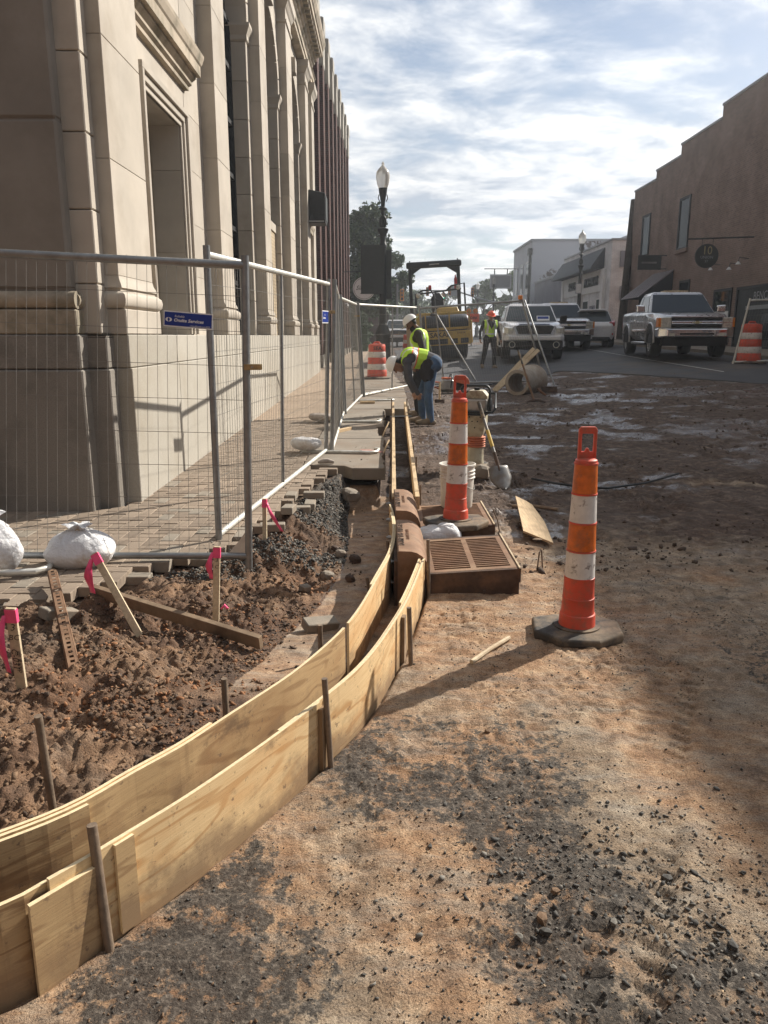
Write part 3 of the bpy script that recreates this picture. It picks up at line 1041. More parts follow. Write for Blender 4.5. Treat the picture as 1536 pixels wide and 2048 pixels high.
def pavement():
    U = 0.1035
    zt = lambda y: float(z_side(y))
    var = []
    for k in range(6):
        for w, d in ((2, 1), (1, 2)):
            b = MB()
            g, c, hx, hy = 0.0022, 0.004, w * U, d * U
            zz = 0.002 * random.uniform(-1, 1)
            lo = [(g, g, -0.06), (hx - g, g, -0.06), (hx - g, hy - g, -0.06), (g, hy - g, -0.06)]
            mi = [(p[0], p[1], -c) for p in lo]
            hi = [(g + c, g + c, zz), (hx - g - c, g + c, zz + random.uniform(-.0015, .0015)), (hx - g - c, hy - g - c, zz), (g + c, hy - g - c, zz + random.uniform(-.0015, .0015))]
            b.add(lo + mi + hi, [(0, 1, 5, 4), (1, 2, 6, 5), (2, 3, 7, 6), (3, 0, 4, 7), (4, 5, 9, 8), (5, 6, 10, 9), (6, 7, 11, 10), (7, 4, 8, 11), (8, 9, 10, 11)])
            var.append(b.mesh('paver', MATS['paver'] if k != 4 else MATS['paver_grey']))
    cand = []
    for i in range(-48, 0):
        for j in range(40, 128):
            r = (i - j) % 4
            if r not in (0, 3):
                continue
            w, d = (2, 1) if r == 0 else (1, 2)
            x, y = i * U, j * U
            cx, cy = x + w * U / 2, y + d * U / 2
            if cx > xpav(cy) - 0.10 if cy < 8.45 else cx > -0.93:
                continue
            if cx < -2.36 and cy > 6.5: continue
            if cx < -3.6 or cy < 3.95 or cy > 12.9: continue
            pxx = 768 + F_PX * cx / max(cy, 1)
            vis = cy + (3 if pxx < -40 else 0)
            cand.append((vis, x, y, r))
    cand.sort()
    rest = MB()
    for n, (vis, x, y, r) in enumerate(cand):
        me = var[2 * random.randrange(6) + (0 if r == 0 else 1)]
        if n < 300:
            o = obj_from('paver', me, side)
            o.location = (x, y, zt(y + 0.1))
            o.rotation_euler = (random.uniform(-.008, .008), random.uniform(-.008, .008), 0)
        else:
            rest.add([v.co + Vector((x, y, zt(y + 0.1))) for v in me.vertices], [tuple(p.vertices) for p in me.polygons])
    o = rest.build('paver_field', MATS['paver'], side, fix=False)
    tag(o, kind='stuff')
    # bedding under the pavers so that the joints are closed
    sheet('paver_bedding', [-4.2, -2.2], [3.9, 5.0, 6.5], lambda x, y: zt(y) - 0.03, MATS['concrete'], None, side)
    bx_ = MB()
    ys = np.arange(4.0, 8.5, 0.1)
    vv = []
    for y in ys:
        vv += [(-2.25, y, zt(y) - 0.03), (float(xpav(y)) - 0.16, y, zt(y) - 0.03)]
    bx_.add(vv, [(2 * i, 2 * i + 1, 2 * i + 3, 2 * i + 2) for i in range(len(ys) - 1)])
    bx_.build('paver_bedding', MATS['concrete'], side, fix=False)
    sheet('paver_bedding', [-2.5, -0.9], [8.4, 10, 13], lambda x, y: zt(y) - 0.03, MATS['concrete'], None, side)
    # farther pavement
    t = NT('paver_far')
    br = t.n('ShaderNodeTexBrick')
    br.inputs['Scale'].default_value = 1.0
    br.inputs['Brick Width'].default_value = 0.21
    br.inputs['Row Height'].default_value = 0.105
    br.inputs['Mortar Size'].default_value = 0.003
    br.inputs['Color1'].default_value = (0.40, 0.30, 0.215, 1)
    br.inputs['Color2'].default_value = (0.33, 0.25, 0.18, 1)
    br.inputs['Mortar'].default_value = (0.16, 0.12, 0.09, 1)
    t.l(t.tc.outputs['Object'], br.inputs['Vector'])
    c = t.mix(t.ramp(t.noise(1.5, 5), [(0.4, 0.0), (0.75, 0.6)]), br.outputs[0], (0.30, 0.23, 0.16))
    t.set(color=c, rough=0.9)
    MATS['paver_far'] = t.m
    sheet('paver_field', [-2.6, -0.9], [12.9, 16, 20, 30, 62], lambda x, y: zt(y) - 0.001, t.m, None, side)
    # concrete slabs along the kerb, front one undermined
    yb = [8.46, 9.62, 10.75, 12.1, 13.3, 14.7, 16.2, 17.7, 19.2, 21, 23, 26, 30, 36, 45, 62]
    for k in range(len(yb) - 1):
        y0, y1 = yb[k] + 0.008, yb[k + 1] - 0.008
        b = MB()
        n = 14
        x_edge = 0.0 if y1 < 15 else 0.5
        top, bot = [], []
        ring = []
        for i in range(n + 1):
            y = y0 + (y1 - y0) * i / n
            w = 0.05 * mnoise.noise(Vector((y * 2.1, 4, 1))) + 0.035 * mnoise.noise(Vector((y * 7, 1, 1))) - (0.10 if 11.0 < y < 12.0 else 0)
            ring.append((x_edge + (w if y1 < 15 else 0), y))
        lx = -0.35 if k == 0 else -0.92
        left_ = [(-0.92, y1), (-0.92, y0 + 0.22), (-0.45, y0 + 0.15), (-0.36, y0 + 0.0)] if k == 0 else [(-0.92, y1), (-0.92, y0)]
        poly = ring + left_
        nn = len(poly)
        verts = [(x, y, zt(y)) for x, y in poly] + [(x + random.uniform(-.012, .012), y + random.uniform(-.01, .01), zt(y) - 0.135) for x, y in poly]
        faces = [tuple(range(nn)), tuple(range(2 * nn - 1, nn - 1, -1))] + [(i, nn + i, nn + (i + 1) % nn, (i + 1) % nn) for i in range(nn)]
        b.add(verts, faces)
        o = b.build('slab', MATS['concrete'], side, bevel=0.006)
        o.location.z = random.uniform(-0.006, 0.004)


pavement()

def paint_mark(px, py, w, d, m, seed):
    c = P(px, py, 0.19)
    r = random.Random(seed)
    n = 26
    k = [1 + 0.45 * math.sin(3 * i * 0.7 + seed) * r.random() + 0.3 * (r.random() - .5) for i in range(n)]
    pts = [(c.x + w * k[i] * math.cos(6.283 * i / n), c.y + d * k[i] * math.sin(6.283 * i / n)) for i in range(n)]
    b = MB().add([(x, y, float(z_side(y)) + 0.006) for x, y in pts], [tuple(range(n))])
    b.build('paint_mark', MATS[m], side, fix=False)


mat('spray_red', (0.42, 0.13, 0.11), 0.9, var=0.4, scale=14, dirt=(0.32, 0.27, 0.22), damt=0.9, dscale=14, dlo=0.42, dhi=0.6)
paint_mark(738, 902, 0.16, 0.16, 'spray_red', 1)

# ------------------------------------------------------------------ stone building on the left
MX = Matrix(((0, 0, 1, 0), (1, 0, 0, 0), (0, 1, 0, 0), (0, 0, 0, 1)))     # polygon (y,z) pulled along x
MYZ = Matrix(((1, 0, 0, 0), (0, 0, 1, 0), (0, 1, 0, 0), (0, 0, 0, 1)))    # polygon (x,z) pulled along y


def blk(name, parent, x0, x1, y0, y1, z0, z1, m, bevel=0.008):
    return MB().box(x0, x1, y0, y1, z0, z1).build(name, m, parent, bevel=bevel)


def courses(parent, x0, x1, y0, y1, zs, m, gap=0.005, bevel=0.007, name='stone_block', inset=0.02):
    for a, c in zip(zs[:-1], zs[1:]):
        blk(name, parent, x0, x1, y0, y1, a + gap / 2, c - gap / 2, m, bevel)


def stone_building():
    B = thing('stone_building', 'pale limestone bank building with tall arched windows and granite plinth', 'building', (0, 0, 0))
    LS, GR, GD, LW = MATS['limestone'], MATS['granite'], MATS['granite_dark'], MATS['limestone_weathered']
    PT = 1.61
    # body behind everything
    MB().box(-14, -2.86, 6.9, 26.9, -0.2, 10.6).build('wall', LS, B)
    # granite plinth along the street
    pl = MB().box(-3.0, -2.215, 6.83, 26.85, -0.2, PT - 0.012).build('plinth', GR, B)
    ys = [6.78, 8.35, 10.3, 12.4, 14.6, 17.0, 19.3, 21.6, 24.0, 26.9]
    for a, c in zip(ys[:-1], ys[1:]):
        for z0, z1, dx in ((-0.1, 1.325, 0.0), (1.331, PT, -0.012)):
            blk('stone_block', pl, -2.6, -2.185 + dx, a + 0.002, c - 0.002, z0, z1, GR, 0.006)
    # stepped end of the plinth towards the side street
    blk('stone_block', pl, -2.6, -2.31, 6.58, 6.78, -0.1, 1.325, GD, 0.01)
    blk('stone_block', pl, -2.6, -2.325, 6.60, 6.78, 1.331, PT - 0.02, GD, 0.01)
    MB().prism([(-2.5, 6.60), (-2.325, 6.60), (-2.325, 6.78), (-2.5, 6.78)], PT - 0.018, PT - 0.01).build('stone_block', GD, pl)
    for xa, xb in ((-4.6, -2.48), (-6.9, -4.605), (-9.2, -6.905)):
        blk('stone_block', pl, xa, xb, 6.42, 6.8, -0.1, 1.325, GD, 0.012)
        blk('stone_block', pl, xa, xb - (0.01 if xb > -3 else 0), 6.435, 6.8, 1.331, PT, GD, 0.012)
    # end wall : torus base, wide shaft, corner quoins
    LG = MATS['limestone_grime_and_shade']
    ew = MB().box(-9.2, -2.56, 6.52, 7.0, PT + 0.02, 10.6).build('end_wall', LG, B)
    for xa, xb in ((-4.6, -2.50), (-6.9, -4.61)):
        blk('stone_block', ew, xa, xb, 6.44, 6.7, PT + 0.005, PT + 0.20, LW, 0.01)
        MB().tube([(xa, 6.50, PT + 0.275), (xb, 6.50, PT + 0.275)], 0.072, 14).build('torus_moulding', LW, ew, smooth_=True)
        MB().tube([(xb - 0.05, 6.50, PT + 0.275), (xb - 0.05, 6.9, PT + 0.275)], 0.071, 14).build('torus_moulding', LW, ew, smooth_=True)
        z = PT + 0.36
        for h in (1.28, 1.5, 1.4, 1.5, 1.5, 1.3):
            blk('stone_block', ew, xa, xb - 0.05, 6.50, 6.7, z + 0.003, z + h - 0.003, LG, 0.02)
            z += h
    zq = [PT + 0.005, 2.02] + [2.02 + 0.58 * k for k in range(1, 15)]
    q = MB().box(-2.6, -2.385, 6.66, 6.9, PT, 10.4).build('corner_pier', LS, B)
    courses(q, -2.56, -2.365, 6.615, 6.80, zq, LS, 0.008, 0.008)
    # pilasters
    ZC = 8.55

    def pilaster(y0, y1, detail=True):
        p = MB().box(-2.86, -2.30, y0 + 0.03, y1 - 0.03, PT, 9.2).build('pilaster', LS, B)
        blk('base_block', p, -2.6, -2.20, y0 - 0.03, y1 + 0.03, PT + 0.004, PT + 0.215, LS, 0.008)
        b = MB()
        xf = -2.25
        prof = [(-0.02, 0.215), (0.03, 0.222), (0.062, 0.25), (0.07, 0.29), (0.062, 0.33), (0.03, 0.358), (0.012, 0.365), (0.012, 0.385), (0.03, 0.39), (0.022, 0.42), (0.006, 0.455), (0.0, 0.49)]
        rings = []
        for o_, z_ in prof:
            rings.append([(-2.6, y0 - o_, PT + z_), (xf + o_, y0 - o_, PT + z_), (xf + o_, y1 + o_, PT + z_), (-2.6, y1 + o_, PT + z_)])
        b.loft(rings)
        b.build('base_moulding', LS, p, smooth_=True)
        n = 7
        zz = [PT + 0.49 + (ZC - PT - 0.49) * k / n for k in range(n + 1)]
        courses(p, -2.6, xf, y0, y1, zz, LS, 0.003, 0.004)
        b = MB()
        rings = []
        for o_, z_ in ((0.0, ZC), (0.03, ZC + 0.02), (0.03, ZC + 0.07), (0.005, ZC + 0.08), (0.005, ZC + 0.30), (0.03, ZC + 0.33), (0.075, ZC + 0.42), (0.11, ZC + 0.46), (0.12, ZC + 0.62), (0.0, ZC + 0.65)):
            rings.append([(-2.6, y0 - o_, z_), (xf + o_, y0 - o_, z_), (xf + o_, y1 + o_, z_), (-2.6, y1 + o_, z_)])
        b.loft(rings)
        b.build('capital', LS, p)
        return p
    pil = [(6.80, 7.78), (11.2, 12.05), (15.4, 16.2), (19.55, 20.6), (24.0, 24.85), (26.0, 26.8)]
    for a, c in pil:
        pilaster(a, c)
    WX = -2.45

    # arched bays
    def arch_bay(y0, y1, o0, o1, infill):
        w = MB()
        zs, R, cy = 6.95, (o1 - o0) / 2, (o0 + o1) / 2
        for k in range(16):
            a0, a1 = math.pi * (1 - k / 16), math.pi * (1 - (k + 1) / 16)
            ya, za, yb_, zb = cy + R * math.cos(a0), zs + R * math.sin(a0), cy + R * math.cos(a1), zs + R * math.sin(a1)
            w.prism([(ya, za), (yb_, zb), (yb_, 9.2), (ya, 9.2)], -2.86, WX - 0.006, MX)
        w.box(-2.86, WX - 0.006, y0, o0, zs, 9.2).box(-2.86, WX - 0.006, o1, y1, zs, 9.2)
        ws = w.build('bay_wall', LS, B, fix=False)
        zz = list(np.linspace(PT, zs - 0.28, 9))
        for ya, yb_ in ((y0, o0), (o1, y1)):
            courses(ws, -2.86, WX, ya, yb_, zz, LS, 0.008, 0.006)
            rings = []
            for e, z_ in ((0, zs - 0.28), (0.03, zs - 0.25), (0.03, zs - 0.18), (0.07, zs - 0.09), (0.09, zs - 0.05), (0.09, zs), (0, zs + 0.01)):
                ya_, yc_ = (ya, yb_ + e) if yb_ == o0 else (ya - e, yb_)
                rings.append([(-2.86, ya_, z_), (WX + e, ya_, z_), (WX + e, yc_, z_), (-2.86, yc_, z_)])
            MB().loft(rings).build('impost', LS, ws)
        for k in range(13):
            a0, a1 = math.pi * (k + 0.02) / 13, math.pi * (k + 0.98) / 13
            key = 0.10 if k == 6 else 0.0
            r0, r1 = R - 0.0, R + 0.26 + key
            b = MB()
            pts = [(cy + r0 * math.cos(a), zs + r0 * math.sin(a)) for a in np.linspace(a0, a1, 4)] + [(cy + r1 * math.cos(a), zs + r1 * math.sin(a)) for a in np.linspace(a1, a0, 4)]
            b.prism(pts, WX - 0.05, WX + 0.035 + key, MX)
            b.build('voussoir', LS, ws, bevel=0.008)
        # glazing
        wi = MB()
        n = 20
        gx = -2.78
        poly = [(o0, PT), (o1, PT)] + [(cy + R * math.cos(a), zs + R * math.sin(a)) for a in np.linspace(0, math.pi, n)]
        wi.prism(poly, gx - 0.02, gx, MX)
        wn = wi.build('window', MATS['glass_dark'], B)
        f = MB()
        for yy in (o0 + 0.05, o0 + (o1 - o0) / 3, o0 + 2 * (o1 - o0) / 3, o1 - 0.05):
            f.box(gx, gx + 0.07, yy - 0.035, yy + 0.035, PT, zs + 0.02)
        for z_ in (PT + 0.05, 2.55, 3.5, 4.4, 5.3, 6.2, zs):
            f.box(gx, gx + 0.06, o0, o1, z_ - 0.04, z_ + 0.04)
        for a in (0.5, 1.05, 1.57, 2.1, 2.64):
            f.tube([(gx + 0.03, cy, zs), (gx + 0.03, cy + R * math.cos(a), zs + R * math.sin(a))], 0.03, 4)
        f.build('mullions', MATS['black_paint'], wn)
        if infill:
            MB().box(-2.74, -2.58, o0, o1, PT, 3.95).build('infill_wall', MATS['brick_infill'], B)
            blk('infill_cap', B, -2.74, -2.55, o0, o1, 3.955, 4.15, LS)
            MB().box(-2.575, -2.565, o0 + 0.55, o0 + 1.75, PT + 0.35, 3.2).build('window', MATS['glass_dark'], B)
            f = MB()
            for yy in (o0 + 0.55, o0 + 1.15, o0 + 1.75):
                f.box(-2.57, -2.53, yy - 0.03, yy + 0.03, PT + 0.3, 3.2)
            for z_ in (PT + 0.35, 2.6, 3.2):
                f.box(-2.57, -2.535, o0 + 0.52, o0 + 1.78, z_ - 0.03, z_ + 0.03)
            f.build('window_frame', MATS['black_paint'], B)
    arch_bay(12.05, 15.4, 12.40, 15.10, False)
    arch_bay(16.2, 19.55, 16.50, 19.25, True)
    arch_bay(20.6, 24.0, 20.95, 23.70, False)

    # end bays : framed window with hood
    def flat_bay(y0, y1, o0, o1, hood):
        ws = MB().box(-2.86, WX, y0, o0, PT, 9.2).box(-2.86, WX, o1, y1, PT, 9.2).box(-2.86, WX, o0, o1, 4.05, 9.2).build('bay_wall', LS, B, fix=False)
        if y0 < 10:
            zz = [PT, 2.35, 3.0, 3.65, 4.3, 4.95, 5.6, 6.3, 7, 7.8, 8.5, 9.2]
            courses(ws, -2.6, WX + 0.004, y0 + 0.01, o0 - 0.2, zz, LS, 0.003, 0.002)
            courses(ws, -2.6, WX + 0.004, o1 + 0.27, y1 - 0.005, zz, LS, 0.003, 0.002)
        MB().box(-2.86, -2.84, o0, o1, PT, 4.05).build('window', MATS['glass_dark'], B)
        # far reveal slabs
        courses(ws, -2.80, WX - 0.004, o1 - 0.012, o1 + 0.02, [PT, 2.6, 3.55, 4.05], LS, 0.004, 0.002)
        # stepped architrave
        for e0, e1, dx in ((0.0, 0.055, 0.02), (0.06, 0.13, 0.045), (0.135, 0.20, 0.075)):
            blk('architrave', ws, WX - 0.02, WX + dx, o0 - e1, o0 - e0, PT + 0.01, 4.05 + e0, LS, 0.004)
            blk('architrave', ws, WX - 0.02, WX + dx, o1 + e0, o1 + e1, PT + 0.01, 4.05 + e0, LS, 0.004)
            blk('architrave', ws, WX - 0.02, WX + dx - 0.002, o0 - e1, o1 + e1, 4.05 + e0, 4.05 + e1, LS, 0.004)
        # hood
        h = MB()
        rings = []
        for e, z_ in ((0.04, 4.52), (0.10, 4.53), (0.10, 4.57), (0.16, 4.60), (0.16, 4.63), (0.24, 4.68), (0.24, 4.71), (0.33, 4.715), (0.33, 4.83), (0.36, 4.85), (0.40, 4.92), (0.41, 4.96), (0.05, 5.0)):
            k = 0.55 * e
            rings.append([(WX - 0.02, o0 - 0.30 - k, z_), (WX + k, o0 - 0.30 - k, z_), (WX + k, o1 + 0.30 + k, z_), (WX - 0.02, o1 + 0.30 + k, z_)])
        h.loft(rings)
        h.build('window_hood', LW, ws)
        # upper small window
        blk('sill', ws, WX - 0.05, WX + 0.06, o0 + 0.02, o1 - 0.02, 6.1, 6.2, LS)
        MB().box(WX - 0.05, WX + 0.004, o0 + 0.2, o1 - 0.2, 6.2, 7.95).build('window', MATS['glass_dark'], B)
        for ya in (o0 + 0.08, o1 - 0.2):
            blk('architrave', ws, WX - 0.03, WX + 0.045, ya, ya + 0.12, 6.205, 7.95, LS, 0.004)
        blk('architrave', ws, WX - 0.03, WX + 0.047, o0 + 0.08, o1 - 0.08, 7.955, 8.08, LS, 0.004)
    flat_bay(7.78, 11.2, 8.55, 10.0, True)
    flat_bay(24.85, 26.0, 25.12, 25.75, True)
    # entablature and cornice
    b = MB()
    rings = []
    for e, z_ in ((0.0, 9.2), (0.04, 9.21), (0.04, 9.34), (0.07, 9.35), (0.07, 9.48), (0.12, 9.53), (0.03, 9.55), (0.03, 9.92), (0.08, 9.94), (0.10, 10.02), (0.16, 10.04), (0.16, 10.12), (0.20, 10.16), (0.34, 10.18), (0.34, 10.34), (0.37, 10.36), (0.43, 10.48), (0.44, 10.56), (0.0, 10.62)):
        rings.append([(-9.2, 6.7 - e, z_), (-2.28 + e, 6.7 - e, z_), (-2.28 + e, 26.85 + 0.1 * e, z_), (-9.2, 26.85, z_)])
    b.loft(rings)
    co_ = b.build('cornice', LW, B)
    dm = MB().box(-2.2, -1.98, 0, 0.16, 10.05, 10.175).mesh('modillion', LW)
    for k in range(55):
        obj_from('modillion', dm, co_).location = (0, 6.9 + k * 0.36, 0)
    return B


stone_building()
# dark box sign on the far pier of the stone building
s = thing('box_sign', 'dark box sign projecting from the far pier of the stone building', 'sign', (-2.25, 24.4, 4.9))
b = MB()
b.loft([[(0.0, y, z), (0.55 * 0.9, y, z), (0.5, y, z + 0.85 * 1.0), (0.0, y, z + 0.95)] for y, z in ((0, 0), (0.75, 0))])
b.build('casing', MATS['black_paint'], s, bevel=0.03, seg=2)
MB().box(0.497, 0.512, 0.06, 0.69, 0.08, 0.78).build('face', MATS['dark_panel'], s)
MB().box(0.0, 0.46, -0.012, 0.0, 0.03, 0.07).build('trim', MATS['galvanised'], s)


# ------------------------------------------------------------------ dark brick building farther along on the left
def brick_building():
    B = thing('brick_building', 'dark red brick building with tall ribbed piers and pale crenellated parapet', 'building', (-2.33, 27.0, 0), math.atan2(-0.36, 20.6))
    BR, CP = MATS['brick_dark'], MATS['parapet_cap']
    MB().box(-10, -0.40, 0, 20.7, -0.2, 12.2).build('wall', BR, B)
    k = 0
    y = 0.0
    while y < 20.5:
        w = 0.62
        MB().box(-0.6, 0.0, y, y + w, 0.9, 11.3).build('pier', BR, B)
        blk('pier_base', B, -0.6, 0.035, y - 0.03, y + w + 0.03, -0.1, 0.9, CP, 0.01)
        b = MB()
        b.loft([[(-0.6, y - e, z), (e, y - e, z), (e, y + w + e, z), (-0.6, y + w + e, z)] for e, z in ((0.0, 11.28), (0.03, 11.32), (0.03, 12.35), (0.06, 12.40), (0.06, 12.85), (0.0, 12.9))])
        b.build('pier_cap', CP, B)
        if y + 2.1 < 20.8:
            ya, yb = y + w, y + 2.1
            for z0, z1 in ((0.95, 3.4), (4.9, 7.3), (8.3, 10.6)):
                wi = MB().box(-0.46, -0.38, ya + 0.12, yb - 0.12, z0, z1).build('window', MATS['glass_dark'], B)
                f = MB()
                f.box(-0.38, -0.35, (ya + yb) / 2 - 0.03, (ya + yb) / 2 + 0.03, z0, z1)
                f.box(-0.38, -0.352, ya + 0.12, yb - 0.12, (z0 + z1) / 2 - 0.03, (z0 + z1) / 2 + 0.03)
                f.build('mullions', MATS['black_paint'], wi)
                blk('sill', B, -0.45, -0.22, ya, yb, z0 - 0.14, z0, CP)
            blk('spandrel_panel', B, -0.42, -0.20, ya + 0.05, yb - 0.05, 3.5, 4.6, BR)
            b = MB()
            n = 8
            for q in range(n):
                t0, t1 = q / n, (q + 1) / n
                h0, h1 = 0.55 * math.sin(math.pi * t0), 0.55 * math.sin(math.pi * t1)
                b.prism([(ya + (yb - ya) * t0, 11.1 + h0), (ya + (yb - ya) * t1, 11.1 + h1), (ya + (yb - ya) * t1, 12.35), (ya + (yb - ya) * t0, 12.35)], -0.5, -0.12, MX)
            b.build('parapet_panel', CP, B)
            blk('shield', B, -0.40, -0.12, (ya + yb) / 2 - 0.12, (ya + yb) / 2 + 0.12, 4.62, 5.05 if k % 2 else 4.9, CP, 0.03)
        y += 2.1
        k += 1
    c = MB()
    c.tube([(0.0, 15.0, 3.25), (0.12, 15.0, 3.25), (0.16, 15.0, 3.20)], 0.03, 8)
    c.tube([(0.16, 15.1, 3.17), (0.16, 14.85, 3.10)], 0.055, 12)
    c.build('security_camera', MATS['sign_white'], B, smooth_=True)
    return B


brick_building()
# round hanging sign
s = thing('round_sign', 'round white hanging sign with dark rim on the brick building', 'sign', tuple(PY(728, 577, 36.0)))
R_ = 0.50
DW = Matrix.Rotation(math.pi / 2, 4, 'X')
MB().lathe([(R_, -0.03), (R_, 0.03)], 40, DW).build('disc', MATS['sign_white'], s)
b = MB()
b.tube([(0.455 * math.cos(a), -0.031, 0.455 * math.sin(a)) for a in np.linspace(0, 2 * math.pi, 40, endpoint=False)], 0.008, 4, closed=True)
b.build('rim', MATS['black_paint'], s)
b = MB()
b.tube([(-0.9, 0, 0.72), (0.6, 0, 0.72)], 0.02, 6)
b.tube([(-0.25, 0, 0.72), (-0.25, 0, 0.42)], 0.008, 4)
b.tube([(0.25, 0, 0.72), (0.25, 0, 0.42)], 0.008, 4)
b.build('bracket', MATS['black_iron'], s)
text_part('lettering', 'Simply', 0.27, MATS['dark_panel'], s, basis((-0.02, -0.034, 0.02), (1, 0, 0), (0, 0, 1)), shear=0.35)


# ------------------------------------------------------------------ right side of the street
def right_brick():
    X0 = 13.5
    B = thing('brick_hall', 'brown brick two storey building with stepped parapet and street doors', 'building', (X0, 0, 0))
    BR = MATS['brick_right']
    # parapet heights from the photograph on the wall plane
    def zt(px, py): return PXp(px, py, X0).z
    def yt(px, py): return PXp(px, py, X0).y
    Y = [8.5, 24.0, yt(1446, 225), yt(1363, 300), yt(1313, 350), yt(1270, 390)]
    Z = [11.0, zt(1490, 183), zt(1400, 268), zt(1336, 330), zt(1290, 374)]
    for k in range(5):
        MB().box(0.0, 14, Y[k], Y[k + 1], -0.1, Z[k]).build('wall', BR, B)
        blk('coping', B, -0.05, 0.4, Y[k] - (0.04 if k else 0), Y[k + 1], Z[k] + 0.002, Z[k] + 0.10, MATS['coping'], 0.01)

    def opening(name, a, c, m, depth=0.0, fr=None):
        (x0, y0), (x1, y1) = a, c
        p, q = PXp(x0, y0, X0), PXp(x1, y1, X0)
        ya, yb = sorted((p.y, q.y))
        za, zb = sorted((p.z, q.z))
        o = MB().box(-0.012, 0.05, ya, yb, za, zb).build(name, m, B)
        f = MB()
        w = 0.10
        f.box(-0.05, 0.02, ya, ya + w, za, zb).box(-0.05, 0.02, yb - w, yb, za, zb).box(-0.05, 0.02, ya + w, yb - w, zb - w, zb).box(-0.05, 0.02, ya + w, yb - w, za, za + w * 0.7)
        f.build('frame', fr or MATS['black_paint'], o)
        return o, ya, yb, za, zb
    for a, c in (((1362, 398), (1375, 495)), ((1287, 433), (1297, 510))):
        o, ya, yb, za, zb = opening('window', a, c, MATS['glass_dark'])
        blk('sill', B, -0.10, 0.02, ya - 0.1, yb + 0.1, za - 0.16, za, MATS['brick_right'])
    opening('window', (1361, 562), (1374, 640), MATS['glass_dark'])
    o, ya, yb, za, zb = opening('door', (1430, 580), (1455, 690), MATS['windscreen'])
    MB().box(-0.03, -0.012, ya + 0.2, yb - 0.2, za + 0.9, za + 1.3).build('notice', MATS['sign_white'], o)
    opening('door', (1281, 577), (1300, 660), MATS['glass_dark'])
    o, ya, yb, za, zb = opening('shopfront', (1476, 575), (1600, 700), MATS['dark_panel'])
    MB().box(-0.03, -0.012, ya + 0.15, yb - 2.2, za + 0.3, zb - 1.0).build('pane', MATS['glass_dark'], o)
    MB().box(-0.05, -0.02, ya + 0.3, yb - 0.9, zb - 0.86, zb - 0.72).build('sign_strip', MATS['galvanised'], o)
    text_part('lettering', 'BENCH BAR', 0.42, MATS['coping'], o, basis((-0.06, yb - 2.6, zb - 0.40), (0, -1, 0), (0, 0, 1)))
    # wall lamps
    for px, py in ((1478, 535), (1497, 524), (1440, 536)):
        p = PXp(px, py, X0)
        l_ = MB().tube([(0, p.y, p.z + 0.12), (-0.35, p.y, p.z + 0.16), (-0.38, p.y, p.z)], 0.015, 6)
        o = l_.build('wall_lamp', MATS['black_iron'], B)
        MB().lathe([(0.03, 0.10), (0.10, 0.0), (0.09, 0.0)], 12, Matrix.Translation((-0.38, p.y, p.z - 0.08))).build('shade', MATS['sign_white'], o)
    return B


right_brick()


def metal_awning():
    X0 = 13.5
    p0, p1 = PXp(1305, 545, X0), PXp(1337, 545, X0)
    ya, yb = 37.4, 40.2
    za, zb = 4.6, 3.4
    A = thing('metal_awning', 'ribbed grey metal awning sloping over a door of the brown brick building', 'awning', (X0, ya, zb))
    L = yb - ya
    dx, dz = -1.55, za - zb
    n = 7
    for k in range(n):
        y0, y1 = L * k / n + 0.01, L * (k + 1) / n - 0.01
        b = MB()
        b.add([(-0.02, y0, dz), (-0.02, y1, dz), (dx, y1, 0), (dx, y0, 0), (-0.02, y0, dz - 0.03), (-0.02, y1, dz - 0.03), (dx, y1, -0.03), (dx, y0, -0.03)],
              [(0, 1, 2, 3), (7, 6, 5, 4), (0, 4, 5, 1), (1, 5, 6, 2), (2, 6, 7, 3), (3, 7, 4, 0)])
        b.tube([(-0.02, y0, dz + 0.012), (dx, y0, 0.012)], 0.028, 6)
        b.build('panel', MATS['awning_metal'], A)
    for y0 in (0.0, L):
        b = MB()
        b.add([(-0.02, y0, dz - 0.04), (dx + 0.05, y0, -0.03), (-0.02, y0, -0.03), (-0.02, y0 + 0.02, dz - 0.04), (dx + 0.05, y0 + 0.02, -0.03), (-0.02, y0 + 0.02, -0.03)],
              [(0, 1, 2), (5, 4, 3), (0, 3, 4, 1), (1, 4, 5, 2), (2, 5, 3, 0)])
        b.build('side_cheek', MATS['awning_dark'], A)


metal_awning()


